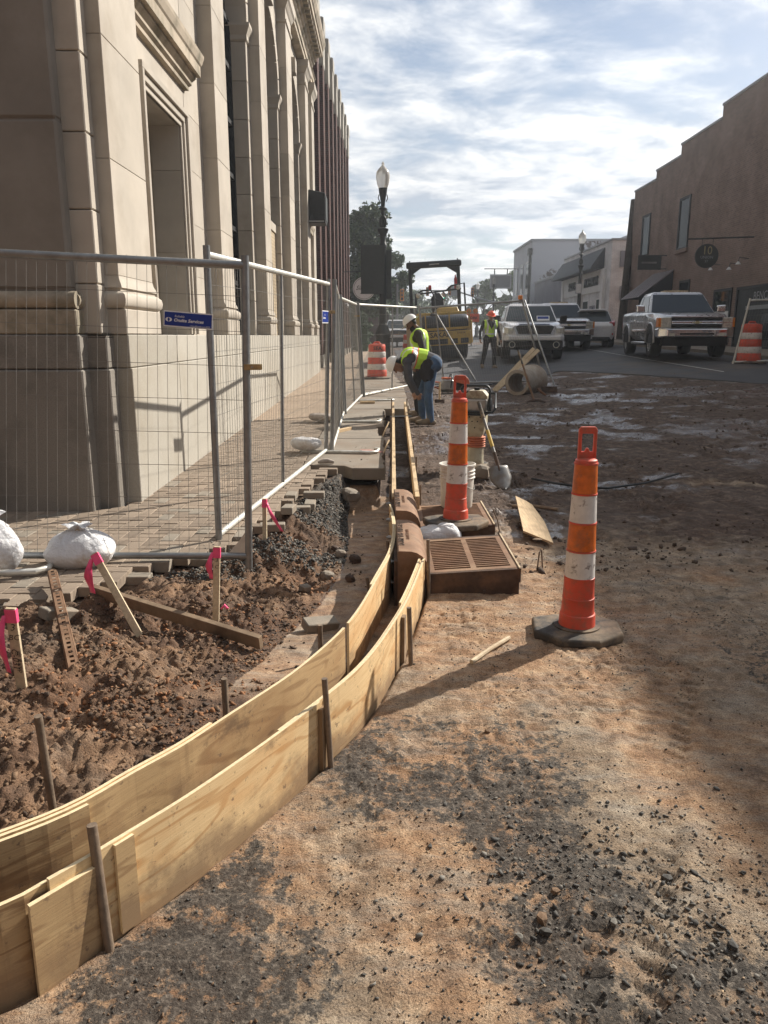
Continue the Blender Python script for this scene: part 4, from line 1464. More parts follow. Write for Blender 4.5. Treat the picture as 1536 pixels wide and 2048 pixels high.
def blade_signs():
    X0 = 13.5
    # round sign "10"
    c = PY(1413, 512, 29.6)
    s = thing('round_plaque', 'round dark plaque numbered 10 on the brown brick wall', 'sign', tuple(c))
    r = 0.5 * 43 / F_PX * 30.4
    MB().lathe([(r, -0.03), (r, 0.03)], 40, DW).build('disc', MATS['dark_panel'], s)
    text_part('lettering', '10', 0.42, MATS['gold'], s, basis((0, -0.035, r * 0.42), (1, 0, 0), (0, 0, 1)), sx=0.9)
    text_part('lettering', 'UNION', 0.14, MATS['coping'], s, basis((0, -0.035, -r * 0.12), (1, 0, 0), (0, 0, 1)))
    text_part('lettering', 'ST', 0.12, MATS['coping'], s, basis((0, -0.035, -r * 0.45), (1, 0, 0), (0, 0, 1)))
    b = MB()
    b.tube([(-0.75, 0, r + 0.16), (X0 - c.x, 0, r + 0.24)], 0.03, 6)
    b.tube([(-0.2, 0, r + 0.18), (-0.2, 0, r - 0.06)], 0.01, 4)
    b.tube([(0.2, 0, r + 0.18), (0.2, 0, r - 0.06)], 0.01, 4)
    b.build('bracket', MATS['black_iron'], s)
    # dark oblong
    c = PY(1299, 525, 38.5)
    s = thing('hanging_board', 'dark oblong board hanging on two brackets from the brown brick wall', 'sign', tuple(c))
    w, h = 43 / F_PX * 39.5 / 2, 26 / F_PX * 39.5 / 2
    MB().box(-w, w, -0.04, 0.04, -h, h).build('board', MATS['dark_panel'], s, bevel=0.01)
    MB().box(-w * 0.7, w * 0.6, -0.045, -0.04, -0.05, 0.03).build('lettering', MATS['awning_metal'], s)
    b = MB()
    for z_ in (h - 0.02, -h + 0.04):
        b.box(w, max(w + 0.1, X0 - c.x), -0.02, 0.02, z_ - 0.02, z_ + 0.02)
    b.build('bracket', MATS['black_iron'], s)


blade_signs()


def white_store():
    X0 = 13.5
    B = thing('white_store', 'white painted brick shop with dark sloping roof above its signboard', 'building', (X0, 0, 0))
    ya, yb = PXp(1218, 600, X0).y, PXp(1125, 600, X0).y
    zt = 7.1
    W = MATS['brick_white']
    S = MATS['stucco_white']
    MB().box(0.0, 16, ya, yb, 0.9, zt).build('wall', W, B)
    blk('coping', B, -0.06, 16, ya - 0.06, yb, zt + 0.002, zt + 0.12, MATS['coping'], 0.01)
    # mansard
    b = MB()
    b.loft([[(0, y, 5.66), (-0.85, y, 5.60), (-0.82, y, 5.72), (-0.05, y, 6.85), (0, y, 6.85)] for y in (ya + 1.5, yb + 0.4)])
    b.build('mansard_roof', MATS['slate_roof'], B)
    # signboard and pilasters
    blk('signboard', B, -0.10, 0.02, ya + 1.0, yb - 0.3, 4.3, 5.6, S, 0.02)
    for t in (0.10, 0.53, 0.96):
        y = ya + (yb - ya) * t
        blk('pier', B, -0.18, 0.02, y - 0.3, y + 0.3, 0.9, 5.58, S, 0.02)
    text_part('lettering', "MACPHERSON'S", 0.78, MATS['black_paint'], B, basis((-0.13, ya + (yb - ya) * 0.32, 4.95), (0, -1, 0), (0, 0, 1)), offset=0.012, ext=0.02, sx=0.62, shear=0.1)
    text_part('lettering', "SPADES", 0.75, MATS['black_paint'], B, basis((-0.13, ya + (yb - ya) * 0.73, 4.95), (0, -1, 0), (0, 0, 1)), offset=0.02, ext=0.02, sx=0.8)
    for t0, t1, kind in ((0.13, 0.22, 0), (0.25, 0.35, 1), (0.38, 0.49, 0), (0.57, 0.68, 0), (0.71, 0.80, 1), (0.84, 0.93, 0)):
        y0, y1 = ya + (yb - ya) * t0, ya + (yb - ya) * t1
        if kind:
            d = MB().box(-0.03, 0.02, y0, y1, 1.2, 3.5).build('door', MATS['grey_wall'], B)
            MB().box(-0.045, -0.03, y0 + 0.15, y1 - 0.15, 1.5, 3.3).build('pane', MATS['glass_dark'], d)
        else:
            for z0, z1 in ((1.5, 3.0), (3.15, 3.9)):
                w = MB().box(-0.04, 0.02, y0, y1, z0, z1).build('window', S, B)
                MB().box(-0.055, -0.04, y0 + 0.08, y1 - 0.08, z0 + 0.08, z1 - 0.08).build('pane', MATS['glass_dark'], w)
    MB().box(0.6, 1.5, ya - 0.12, ya, 3.7, 4.5).build('vent_box', MATS['coping'], B)
    MB().box(0.5, 3.4, ya - 0.10, ya - 0.003, 5.6, 6.5).build('dark_sign_panel', MATS['grey_wall'], B)
    MB().box(3, 9, ya + 1, ya + 6, zt, zt + 1.1).build('roof_unit', MATS['awning_metal'], B)
    return ya, yb


YA_W, YB_W = white_store()


def far_right():
    X0 = 13.5
    ye = PXp(1068, 600, X0).y
    B = thing('grey_shop', 'low grey shop with black fabric awning beyond the white shop', 'building', (X0, 0, 0))
    MB().box(0.0, 14, YB_W + 0.1, ye, 0.8, 6.1).build('wall', MATS['grey_wall'], B)
    blk('coping', B, -0.08, 14, YB_W + 0.1, ye, 6.102, 6.3, MATS['coping'], 0.01)
    MB().loft([[(0, y, 4.2), (-1.9, y, 2.75), (-1.9, y, 2.6), (0, y, 3.6)] for y in (YB_W + 0.6, ye - 0.4)]).build('awning', MATS['awning_dark'], B)
    MB().box(-0.03, 0.02, YB_W + 1.5, ye - 2, 1.2, 3.4).build('window', MATS['glass_dark'], B)
    B = thing('gable_building', 'two storey blue grey building with peeling gable and tall windows', 'building', (X0, 0, 0))
    y0 = PXp(1060, 600, X0).y
    y1 = PXp(1025, 600, X0).y
    z = 10.0
    MB().box(0.01, 26, y0, y0 + 0.3, 0.8, z).build('gable_wall', MATS['peeling_wall'], B)
    MB().box(0.0, 26, y0 + 0.301, y1, 0.8, z).build('wall', MATS['blue_grey_wall'], B)
    blk('coping', B, -0.12, 26, y0 - 0.1, y1, z + 0.002, z + 0.2, MATS['coping'], 0.01)
    blk('roof_step', B, 9, 26, y0 - 0.1, y1, z + 0.204, z + 0.7, MATS['coping'], 0.01)
    for k in range(3):
        yy = y0 + 1.2 + k * 3.0
        w = MB().box(-0.05, 0.02, yy, yy + 1.25, 5.6, 8.2).build('window', MATS['glass_dark'], B)
        blk('lintel', w, -0.07, 0.03, yy - 0.1, yy + 1.35, 8.202, 8.4, MATS['stucco_white'], 0.01)
        blk('sill', w, -0.09, 0.03, yy - 0.1, yy + 1.35, 5.4, 5.598, MATS['stucco_white'], 0.01)
    MB().loft([[(0, y, 4.4), (-1.9, y, 3.0), (-1.9, y, 2.85), (0, y, 3.9)] for y in (y0 + 0.5, y1 - 0.5)]).build('awning', MATS['awning_dark'], B)
    blk('fascia', B, -0.10, 0.0, y0 + 0.3, y1 - 0.3, 4.45, 4.75, MATS['stucco_white'], 0.01)
    MB().tube([(-0.12, y0 + 0.2, 3.2), (-0.12, y0 + 0.2, 8.8)], 0.12, 8).build('downpipe', MATS['black_iron'], B)
    MB().box(-0.35, 0.1, y0 + 0.0, y0 + 0.45, 8.8, 9.4).build('rain_head', MATS['black_iron'], B)
    s = thing('bracket_sign', 'small square sign on a bracket of the blue grey building', 'sign', (X0 - 0.1, y1 - 2.0, 7.2))
    MB().box(-2.6, -0.4, -0.05, 0.05, -0.9, 0.5).build('board', MATS['blue_grey_wall'], s)
    MB().box(-2.45, -0.55, -0.06, -0.05, -0.75, 0.35).build('face', MATS['coping'], s)
    MB().box(-3.2, 0.1, -0.03, 0.03, 1.0, 1.08).box(-2.2, -2.1, -0.03, 0.03, 0.5, 1.0).box(-0.9, -0.8, -0.03, 0.03, 0.5, 1.0).build('bracket', MATS['black_iron'], s)


far_right()
def sky_blocker(label, x0, x1, y0, y1, h, m, face):  # unseen buildings added behind the camera to keep sky off the end wall
    B = thing('sky_blocker', label, 'building')
    MB().box(x0, x1, y0, y1, -0.1, h).build('wall', MATS[m], B)
    blk('coping', B, x0 - 0.15, x1 + 0.15, y0 - 0.15, y1 + 0.15, h + 0.002, h + 0.35, MATS['parapet_cap'], 0.02)
    n = int((x1 - x0) / 2.6)
    for k in range(n):
        xc = x0 + (x1 - x0) * (k + 0.5) / n
        for z0, z1 in ((0.6, 3.2), (4.6, 6.6), (7.9, 9.8)):
            if z1 > h - 0.4: continue
            w = MB().box(xc - 0.7, xc + 0.7, y1 - 0.05, y1 + 0.03, z0, z1).build('window', MATS['glass_dark'], B)
            blk('sill', w, xc - 0.85, xc + 0.85, y1 - 0.02, y1 + 0.12, z0 - 0.15, z0 - 0.002, MATS['parapet_cap'])


sky_blocker('unseen brown brick building added across the side street to block sky light', -34, -3.0, -26, -7.5, 15.5, 'brick_right', 1)
sky_blocker('unseen red brick building added behind the camera to block sky light', 9.5, 36, -26, -8.5, 10.5, 'brick_dark', 1)
# leaning black pole between the brick building and the white shop
s = thing('utility_pole', 'leaning black utility pole with yellow guard beside the brown brick building', 'pole', tuple(PXp(1240, 680, 13.0)))
top = PXp(1268, 400, 13.6)
base = Vector(s.location)
d = top - base
MB().tube([(0, 0, -0.3), tuple(d)], [0.24, 0.17], 12).build('shaft', MATS['bark'], s, smooth_=True)
d2 = d * 0.22
MB().tube([(0.55, 0, 0.0), (0.55 + d2.x * .5, d2.y * .5, d2.z * 0.7)], 0.16, 10).build('guard', MATS['yellow_grip'], s)
# ------------------------------------------------------------------ plywood kerb forms
def hz(x, y):
    return float(H(np.array([x]), np.array([y]))[0])


def resample(pts, step=0.06):
    P0 = [Vector(p) for p in pts]
    # Catmull-Rom through the measured points
    dense = []
    for i in range(len(P0) - 1):
        a, b_, c, d = P0[max(i - 1, 0)], P0[i], P0[i + 1], P0[min(i + 2, len(P0) - 1)]
        for k in range(8):
            t = k / 8
            dense.append(0.5 * ((2 * b_) + (c - a) * t + (2 * a - 5 * b_ + 4 * c - d) * t * t + (3 * b_ - a - 3 * c + d) * t ** 3))
    dense.append(P0[-1])
    for _ in range(10):                                   # fair the line : a bent sheet has no kinks
        dense = [dense[0]] + [(dense[i - 1] + 2 * dense[i] + dense[i + 1]) / 4 for i in range(1, len(dense) - 1)] + [dense[-1]]
    s = [0.0]
    for a, b_ in zip(dense[:-1], dense[1:]):
        s.append(s[-1] + (b_ - a).length)
    L = s[-1]
    out, S = [], []
    j = 0
    n = int(L / step)
    for k in range(n + 1):
        q = L * k / n
        while j < len(s) - 2 and s[j + 1] < q: j += 1
        t = (q - s[j]) / max(1e-9, s[j + 1] - s[j])
        out.append(dense[j].lerp(dense[j + 1], t))
        S.append(q)
    return out, S


def sheet_part(name, parent, pts, S, s0, s1, off, thick, m, ztop=None, zbot=None, hgt=None, dz=0.0, u0=0.0):
    """a bent plywood sheet between arc lengths s0..s1, set off to the right of the line by off"""
    sel = [i for i, s_ in enumerate(S) if s0 <= s_ <= s1]
    verts, faces, uvs, mi = [], [], [], []
    n = len(sel)
    for i in sel:
        p = pts[i]
        a, b_ = pts[max(i - 1, 0)], pts[min(i + 1, len(pts) - 1)]
        t = (b_ - a)
        t.z = 0
        t.normalize()
        nr = Vector((t.y, -t.x, 0))
        top = p.z + dz if ztop is None else ztop
        bot = zbot if zbot is not None else (top - hgt)
        for o_, z_ in ((off + thick, bot), (off + thick, top), (off, top), (off, bot)):
            q = p + nr * o_
            verts.append((q.x, q.y, z_))
    for k in range(n - 1):
        a, c = 4 * k, 4 * (k + 1)
        u, u2 = S[sel[k]] + u0, S[sel[k + 1]] + u0
        for j in range(4):
            faces.append((a + j, c + j, c + (j + 1) % 4, a + (j + 1) % 4))
            va, vb = (0.0, 0.3) if j == 0 else ((0.3, 0.312) if j == 1 else (0.3, 0.0))
            uvs += [(u, va), (u2, va), (u2, vb), (u, vb)]
            mi.append(1 if j == 1 else 0)
    faces.append((0, 1, 2, 3))
    uvs += [(0, 0), (0, .3), (.012, .3), (.012, 0)]
    e = 4 * (n - 1)
    faces.append((e + 3, e + 2, e + 1, e))
    uvs += [(0, 0), (0, .3), (.012, .3), (.012, 0)]
    mi += [1, 1]
    me = bpy.data.meshes.new(name)
    me.from_pydata(verts, [], faces)
    me.materials.append(m)
    me.materials.append(MATS['sawn_edge'])
    me.polygons.foreach_set('material_index', mi)
    uv = me.uv_layers.new(name='UVMap')
    uv.data.foreach_set('uv', [q for p in uvs for q in p])
    bm = bmesh.new()
    bm.from_mesh(me)
    bmesh.ops.recalc_face_normals(bm, faces=bm.faces)
    bm.to_mesh(me)
    bm.free()
    return obj_from(name, me, parent)


def s_at(pts, S, px):                                     # arc length where the line passes under pixel column px
    best = min(range(len(pts)), key=lambda i: abs((768 + F_PX * pts[i].x / (pts[i].y * CF + (EYE - pts[i].z) * SF)) - px))
    return S[best]


def forms():
    po, So = resample(OUT_PTS)
    F = thing('plywood_form', 'curved double plywood kerb form with nailed splice plates, beside the open dirt street', 'concrete form')
    a, b_ = s_at(po, So, 648), s_at(po, So, 812)
    c0, c1 = s_at(po, So, 62), s_at(po, So, 190)
    d1 = s_at(po, So, 258)
    PL, PA = MATS['plywood'], MATS['plywood_aged']
    sheet_part('plywood_sheet', F, po, So, 0, d1 - 0.0, -0.026, 0.012, PA, hgt=0.305, dz=-0.012)
    sheet_part('plywood_sheet', F, po, So, d1 - 0.25, a, -0.013, 0.012, PL, hgt=0.295)
    sheet_part('plywood_sheet', F, po, So, a + 0.02, So[-1], -0.013, 0.012, PL, hgt=0.285, dz=0.004, u0=1.7)
    sheet_part('plywood_sheet', F, po, So, a - 0.3, So[-1], -0.026, 0.012, PL, hgt=0.285, dz=-0.004, u0=4.1)
    sheet_part('plywood_sheet', F, po, So, b_ - 0.05, So[-1] - 0.0, -0.039, 0.012, PL, hgt=0.27, dz=0.006, u0=3.1)
    sheet_part('splice_plate', F, po, So, c0, c1, 0.0, 0.013, PA, hgt=0.285, dz=-0.03, u0=7.3)
    sheet_part('splice_plate', F, po, So, c1 + 0.012, d1, -0.0005, 0.010, PA, hgt=0.275, dz=-0.006, u0=9.3)
    pi_, Si = resample(IN_PTS)
    F2 = thing('plywood_form', 'curved plywood kerb form against the dug bank, lapped sheets with wavy grain', 'concrete form')
    a = s_at(pi_, Si, 158)
    c = s_at(pi_, Si, 684)
    d = s_at(pi_, Si, 756)
    sheet_part('plywood_sheet', F2, pi_, Si, 0, a, 0.013, 0.012, PA, hgt=0.30, u0=2.0, dz=-0.004)
    sheet_part('plywood_sheet', F2, pi_, Si, a - 0.35, c, 0.0, 0.012, PA, hgt=0.30, u0=5.2, dz=0.003)
    sheet_part('plywood_sheet', F2, pi_, Si, c + 0.004, Si[-1], 0.0, 0.012, PL, hgt=0.30, u0=3.3, dz=0.003)
    sheet_part('plywood_sheet', F2, pi_, Si, 0.1, a + 0.55, -0.013, 0.012, PL, hgt=0.30, u0=8.2, dz=0.007)
    sheet_part('plywood_sheet', F2, pi_, Si, d - 0.2, Si[-1] - 0.3, -0.013, 0.012, PL, hgt=0.30, u0=1.2, dz=0.006)
    # cleats on the outer form by the two pins
    for px, off in ((803, 0.002), (649, 0.002)):
        i = min(range(len(po)), key=lambda k: abs(So[k] - s_at(po, So, px)))
        t = (po[min(i + 1, len(po) - 1)] - po[i - 1]).normalized()
        nr = Vector((t.y, -t.x, 0))
        q = po[i] + nr * (off + 0.008)
        M = basis((q.x, q.y, 0), (t.x, t.y, 0), (0, 0, 1))
        MB().box(-0.022, 0.022, -0.01, q.z - 0.02, -0.009, 0.009, M).build('cleat', MATS['lumber_old' if px > 700 else 'plywood_aged'], F)
    return po, So, pi_, Si


PO, SO, PI, SI = forms()

# straight lumber forms farther on
for name, x0, x1, lab in (('lumber_form', 0.085, 0.172, 'long straight lumber form board beside the broken pavement edge'),
                          ('lumber_form', 0.285, 0.392, 'long straight lumber form board on the street side of the trench')):
    t = thing(name, lab, 'concrete form')
    ya, yb = 6.42, 14.5
    cuts = [0, 0.30, 0.62, 1.0]
    for k in range(3):
        f0, f1 = cuts[k], cuts[k + 1] - 0.002
        P0 = Vector((x0 + (x1 - x0) * f0, ya + (yb - ya) * f0, 0))
        P1 = Vector((x0 + (x1 - x0) * f1, ya + (yb - ya) * f1, 0))
        z0, z1 = 0.265 + 0.0165 * (P0.y - 6.4), 0.265 + 0.0165 * (P1.y - 6.4)
        b = MB()
        w = 0.019
        b.add([(P0.x - w, P0.y, z0 - 0.14), (P0.x + w, P0.y, z0 - 0.14), (P0.x + w, P0.y, z0), (P0.x - w, P0.y, z0),
               (P1.x - w, P1.y, z1 - 0.14), (P1.x + w, P1.y, z1 - 0.14), (P1.x + w, P1.y, z1), (P1.x - w, P1.y, z1)],
              [(0, 1, 2, 3), (7, 6, 5, 4), (0, 4, 5, 1), (1, 5, 6, 2), (2, 6, 7, 3), (3, 7, 4, 0)])
        b.build('board', MATS['lumber'], t, bevel=0.002)
    s_ = -1 if x0 < 0.2 else 1
    for k in range(7):
        f = 0.03 + k * 0.155
        px_, py_ = x0 + (x1 - x0) * f + s_ * 0.032, ya + (yb - ya) * f
        z_ = 0.265 + 0.0165 * (py_ - 6.4)
        MB().tube([(px_, py_, z_ - 0.35), (px_ + random.uniform(-.006, .006), py_, z_ + random.choice((-0.02, 0.02, 0.05, 0.09)))], 0.011, 7).build('pin', MATS['steel_pin'], t, smooth_=True)
b = MB()
b.tube([(0.10, 12.3, 0.345), (0.44, 12.32, 0.35)], 0.012, 6)
tag(b.build('spreader_bar', MATS['galvanised']), 'thin metal spreader bar laid across the two straight lumber forms', 'bar')
for (x0, y0, x1, y1, z0, z1) in ((-0.09, 9.3, 0.06, 9.75, 0.02, 0.30), (-0.08, 11.1, 0.07, 11.5, 0.05, 0.34)):
    M = basis(((x0 + x1) / 2, (y0 + y1) / 2, (z0 + z1) / 2), (x1 - x0, y1 - y0, z1 - z0), (0, 1, 0))
    L = math.dist((x0, y0, z0), (x1, y1, z1)) / 2
    tag(MB().cbox((0, 0, 0), (2 * L, 0.035, 0.018), M).build('kicker_brace', MATS['lumber']), 'short slanted wooden brace behind the lumber form, near the ' + ('undermined slab' if y0 < 10 else 'bending worker'), 'brace', 'kicker braces behind the lumber form')


# steel form pins
def pin(base, top, label, r=0.0125, m='steel_pin', flat=False):
    o = bpy.data.objects.new('form_pin', None)
    base, top = Vector(base), Vector(top)
    d = (top - base)
    e = base - d.normalized() * 0.15
    n = 10
    pts = [e.lerp(top, k / n) for k in range(n + 1)]
    b = MB().tube(pts, r, 10)
    o = b.build('form_pin', MATS[m], None, smooth_=True)
    tag(o, label, 'form pin', 'steel form pins')
    return o


def pin_px(bpx, tpx, zb, label, dy=0.0, r=0.0125):
    a = P(bpx[0], bpx[1], zb)
    return pin(a, PY(tpx[0], tpx[1], a.y + dy), label, r)


pa, pb = P(211, 1886, 0.0), PY(176, 1637, P(211, 1886, 0.0).y + 0.02)
pin(pa + Vector((0.02, -0.027, 0)), pb + Vector((0.02, -0.027, 0)), 'round steel pin standing against the two nailed splice plates', 0.0135)
pin_px((662, 1535), (649, 1357), 0.0, 'slim steel pin beside the pale cleat of the outer plywood form', 0.0, 0.0115)
pin_px((822, 1330), (818, 1215), 0.005, 'steel pin at the step in the outer form near the inlet', 0.0, 0.0125)
pin_px((858, 1193), (856, 1079), 0.02, 'steel pin against the front corner of the slotted inlet frame', 0.0, 0.011)
pin_px((109, 1640), (76, 1432), 0.12, 'mushroomed steel pin leaning in the dirt behind the inner form', -0.03, 0.0125)
pin_px((453, 1445), (448, 1357), 0.10, 'short steel pin in the dark dirt behind the inner form', 0.0, 0.0125)
pin_px((642, 1330), (640, 1250), -0.02, 'steel pin with side stub standing in the wet clay', 0.0, 0.0125)
pin_px((738, 1180), (734, 1155), 0.05, 'short pin behind the far bend of the inner form', 0.0, 0.011)
pin_px((776, 1110), (775, 1082), 0.05, 'small pin behind the narrow end of the inner form', 0.0, 0.011)


# ------------------------------------------------------------------ survey stakes
def stake(bpx, tpx, zb, dy, label, w=0.04, th=0.016, ribbon=(0.30, 0.05), text=None, side=-1):
    base = P(bpx[0], bpx[1], zb)
    top = PY(tpx[0], tpx[1], base.y + dy)
    d = top - base
    L = d.length
    T = thing('survey_stake', label, 'stake')
    M = basis(base, d, (1, 0, 0))                         # x along the stake, y to the right
    T.matrix_world = M
    b = MB()
    b.add([(-0.12, 0, -th / 2), (-0.12, 0.004, -th / 2), (0, w / 2, -th / 2), (0, -w / 2, -th / 2)] + [], [])
    b = MB().box(-0.05, L, -w / 2, w / 2, -th / 2, th / 2)
    b.loft([[(-0.05, -w / 2, -th / 2), (-0.05, w / 2, -th / 2), (-0.05, w / 2, th / 2), (-0.05, -w / 2, th / 2)], [(-0.16, -0.004, -0.004), (-0.16, 0.004, -0.004), (-0.16, 0.004, 0.004), (-0.16, -0.004, 0.004)]])
    b.build('lath', MATS['lath'], T, bevel=0.001)
    e = 0.0025
    rb = MB()
    rb.loft([[(x, -w / 2 - e, -th / 2 - e), (x, w / 2 + e, -th / 2 - e), (x, w / 2 + e, th / 2 + e), (x, -w / 2 - e, th / 2 + e)] for x in np.linspace(L - 0.065, L - 0.005, 5)])
    rb.build('ribbon_wrap', MATS['pink'], T)
    ln, wd = ribbon
    n = 14
    vs_ = []
    Mi = M.inverted()
    for k in range(n + 1):
        t = k / n
        c = base + d * (1 - 0.03 / L) + Vector((side * (w / 2 + 0.004 + 0.02 * math.sin(t * 3) + 0.10 * t * t * (1 if ln > .2 and side > 0 else .12)), -0.01 - 0.015 * math.sin(5 * t), -ln * t))
        ww = wd * (0.5 + 0.5 * min(1, t * 2.2)) / 2
        a1 = 0.6 * math.sin(4 * t + 1)
        off = Vector((math.cos(a1) * ww, math.sin(a1) * ww, 0))
        vs_ += [Mi @ (c - off), Mi @ (c + off)]
    r2 = MB().add(vs_, [(2 * i, 2 * i + 1, 2 * i + 3, 2 * i + 2) for i in range(n)])
    o = r2.build('ribbon_tail', MATS['pink'], T, smooth_=True, fix=False)
    so = o.modifiers.new('s', 'SOLIDIFY')
    so.thickness = 0.001
    if text:
        face = -1
        zf = (th / 2 + 0.001)
        for s_, x_, y_, size, along in text:
            Mt = basis((x_ * L, y_, -zf), (-1, 0, 0), (0, 1, 0)) if along else basis((x_ * L, y_, -zf), (0, 1, 0), (1, 0, 0))
            text_part('handwriting', s_, size, MATS['ink'], T, Mt, ext=0.0003, offset=-0.0002, shear=0.2)
    return T


stake((46, 1388), (21, 1216), 0.10, -0.05, 'pink flagged stake marked 3 over BC and C-031, upright in the dirt', ribbon=(0.26, 0.035),
      text=[('3', 0.79, 0.0, 0.045, False), ('BC', 0.675, 0.0, 0.036, False), ('C-031', 0.43, -0.006, 0.040, True), ('@ Ramp', 0.40, 0.011, 0.030, True)], side=-1, w=0.042)
stake((267, 1249), (188, 1107), 0.09, 0.12, 'pink flagged stake leaning steeply over the long old timber', ribbon=(0.20, 0.045), side=-1, w=0.038)
stake((432, 1224), (434, 1093), 0.07, 0.0, 'pink flagged stake upright before the fence corner', ribbon=(0.16, 0.035), side=-1, w=0.036,
      text=[('3', 0.80, 0.0, 0.035, False), ('C', 0.70, 0.0, 0.030, False)])
stake((530, 1097), (529, 997), 0.06, 0.0, 'brown stake with a fluttering pink ribbon beside the loose pavers', ribbon=(0.22, 0.03), side=1, w=0.03, th=0.03)
# scrap of ribbon on the dirt
p = P(449, 1218, 0.09)
b = MB()
b.tube([(p.x - .02, p.y, p.z), (p.x, p.y + .01, p.z + .018), (p.x + .02, p.y - .01, p.z + .006), (p.x + .01, p.y, p.z)], [0.004, 0.009, 0.008, 0.003], 6)
tag(b.build('ribbon_scrap', MATS['pink'], smooth_=True), 'crumpled scrap of pink ribbon lying on the dirt', 'ribbon')


# perforated channel post lying over the paver edge
def channel_post():
    a = P(151, 1335, 0.13)
    a.z = hz(a.x, a.y) + 0.02
    c = P(104, 1140, 0.20)
    T = thing('perforated_post', 'rusty perforated channel post lying from the pavers down the dirt', 'post')
    d = c - a
    L = d.length
    T.matrix_world = basis(a, d, (1, 0, 0))
    b = MB()
    for s_ in (-1, 1):
        b.box(0, L, s_ * 0.0165 - 0.0065, s_ * 0.0165 + 0.0065, 0.0, 0.004)
    n = int(L / 0.0505)
    for k in range(n + 1):
        b.box(k * L / n - 0.013, k * L / n + 0.013, -0.0099, 0.0099, 0.0005, 0.0035)
    b.build('web', MATS['rust_light'], T)
    for s_ in (-1, 1):
        MB().add([(0, s_ * 0.0231, 0.002), (L, s_ * 0.0231, 0.002), (L, s_ * 0.027, 0.024), (0, s_ * 0.027, 0.024), (0, s_ * 0.0235, -0.001), (L, s_ * 0.0235, -0.001), (L, s_ * 0.030, 0.023), (0, s_ * 0.030, 0.023)],
                 [(0, 1, 2, 3), (7, 6, 5, 4), (0, 4, 5, 1), (2, 6, 7, 3), (1, 5, 6, 2), (3, 7, 4, 0)]).build('flange', MATS['rust_light'], T)


channel_post()


def plank(a, c, w, h, m, name, label, cat, group=None, roll=0.0, bevel=0.002, up=(0, 0, 1)):
    a, c = Vector(a), Vector(c)
    d = c - a
    x = d.normalized()
    y = Vector(up).cross(x).normalized()
    M = basis((a + c) / 2, x, y) @ Matrix.Rotation(roll, 4, 'X')
    L = d.length
    o = MB().cbox((0, 0, 0), (L, w, h)).build(name, MATS[m], None, bevel=bevel)
    o.matrix_world = M
    return tag(o, label, cat, group)


a, c = P(186, 1172, 0.17), P(522, 1277, 0.06)
a.z, c.z = hz(a.x, a.y) + 0.05, hz(c.x, c.y) + 0.05
plank(a, c, 0.032, 0.075, 'lumber_old', 'old_timber', 'long old split timber lying across the dirt bank', 'timber', roll=0.25)


# ------------------------------------------------------------------ loose pavers along the ragged edge
def loose_pavers():
    U = 0.1035
    spots = [(40, 1207, 0.2, 0.12, 0.10), (118, 1222, 0.9, 0.02, 0.30), (92, 1190, 0.1, 0.0, 0.0), (270, 1146, 0.0, 0.02, 0.0), (330, 1120, 1.57, 0.0, 0.06), (392, 1110, 0.2, 0.1, 0.1),
             (545, 1055, 0.1, 0.0, 0.0), (578, 1040, 1.5, 0.0, 0.05), (598, 1022, 0.1, 0.0, 0.0), (628, 992, 0.0, 0.0, 0.0), (620, 1012, 1.6, 0.05, 0.0), (640, 1205, 0.5, 0.2, 0.1), (175, 1162, 0.3, 0.05, 0.0), (225, 1150, 1.5, 0.0, 0.1)]
    labs = ['loose paver jutting from the dirt beside the marked stake', 'tilted loose paver half buried beneath the perforated post', 'loose paver on the edge behind the marked stake', 'loose paver under the big tied sandbag',
            'paver on end below the bottom fence rail', 'paver tilted below the fence rail near the upright stake', 'paver standing proud beside the brown ribbon stake', 'paver overhanging the black stone bank',
            'paver at the head of the black stone bank', 'paver under scattered gravel near the undermined slab', 'paver on its side at the gravel edge', 'flat grey slab fragment lying in wet clay', 'paver edging the dirt by the leaning stake', 'paver turned on the edge near the tied sandbag']
    for (px, py, rz, rx, ry), lab in zip(spots, labs):
        p = P(px, py, 0.10)
        z = max(hz(p.x, p.y) + 0.03, float(z_side(p.y)) - 0.06) if px != 640 else hz(p.x, p.y) + 0.03
        o = MB().cbox((0, 0, 0), (2 * U - .006, U - .006, 0.06)).build('loose_paver', MATS['paver_grey'], None, bevel=0.005)
        o.location = (p.x, p.y, z)
        o.rotation_euler = (rx, ry, rz)
        tag(o, lab, 'paver', 'loose pavers along the ragged edge')


loose_pavers()


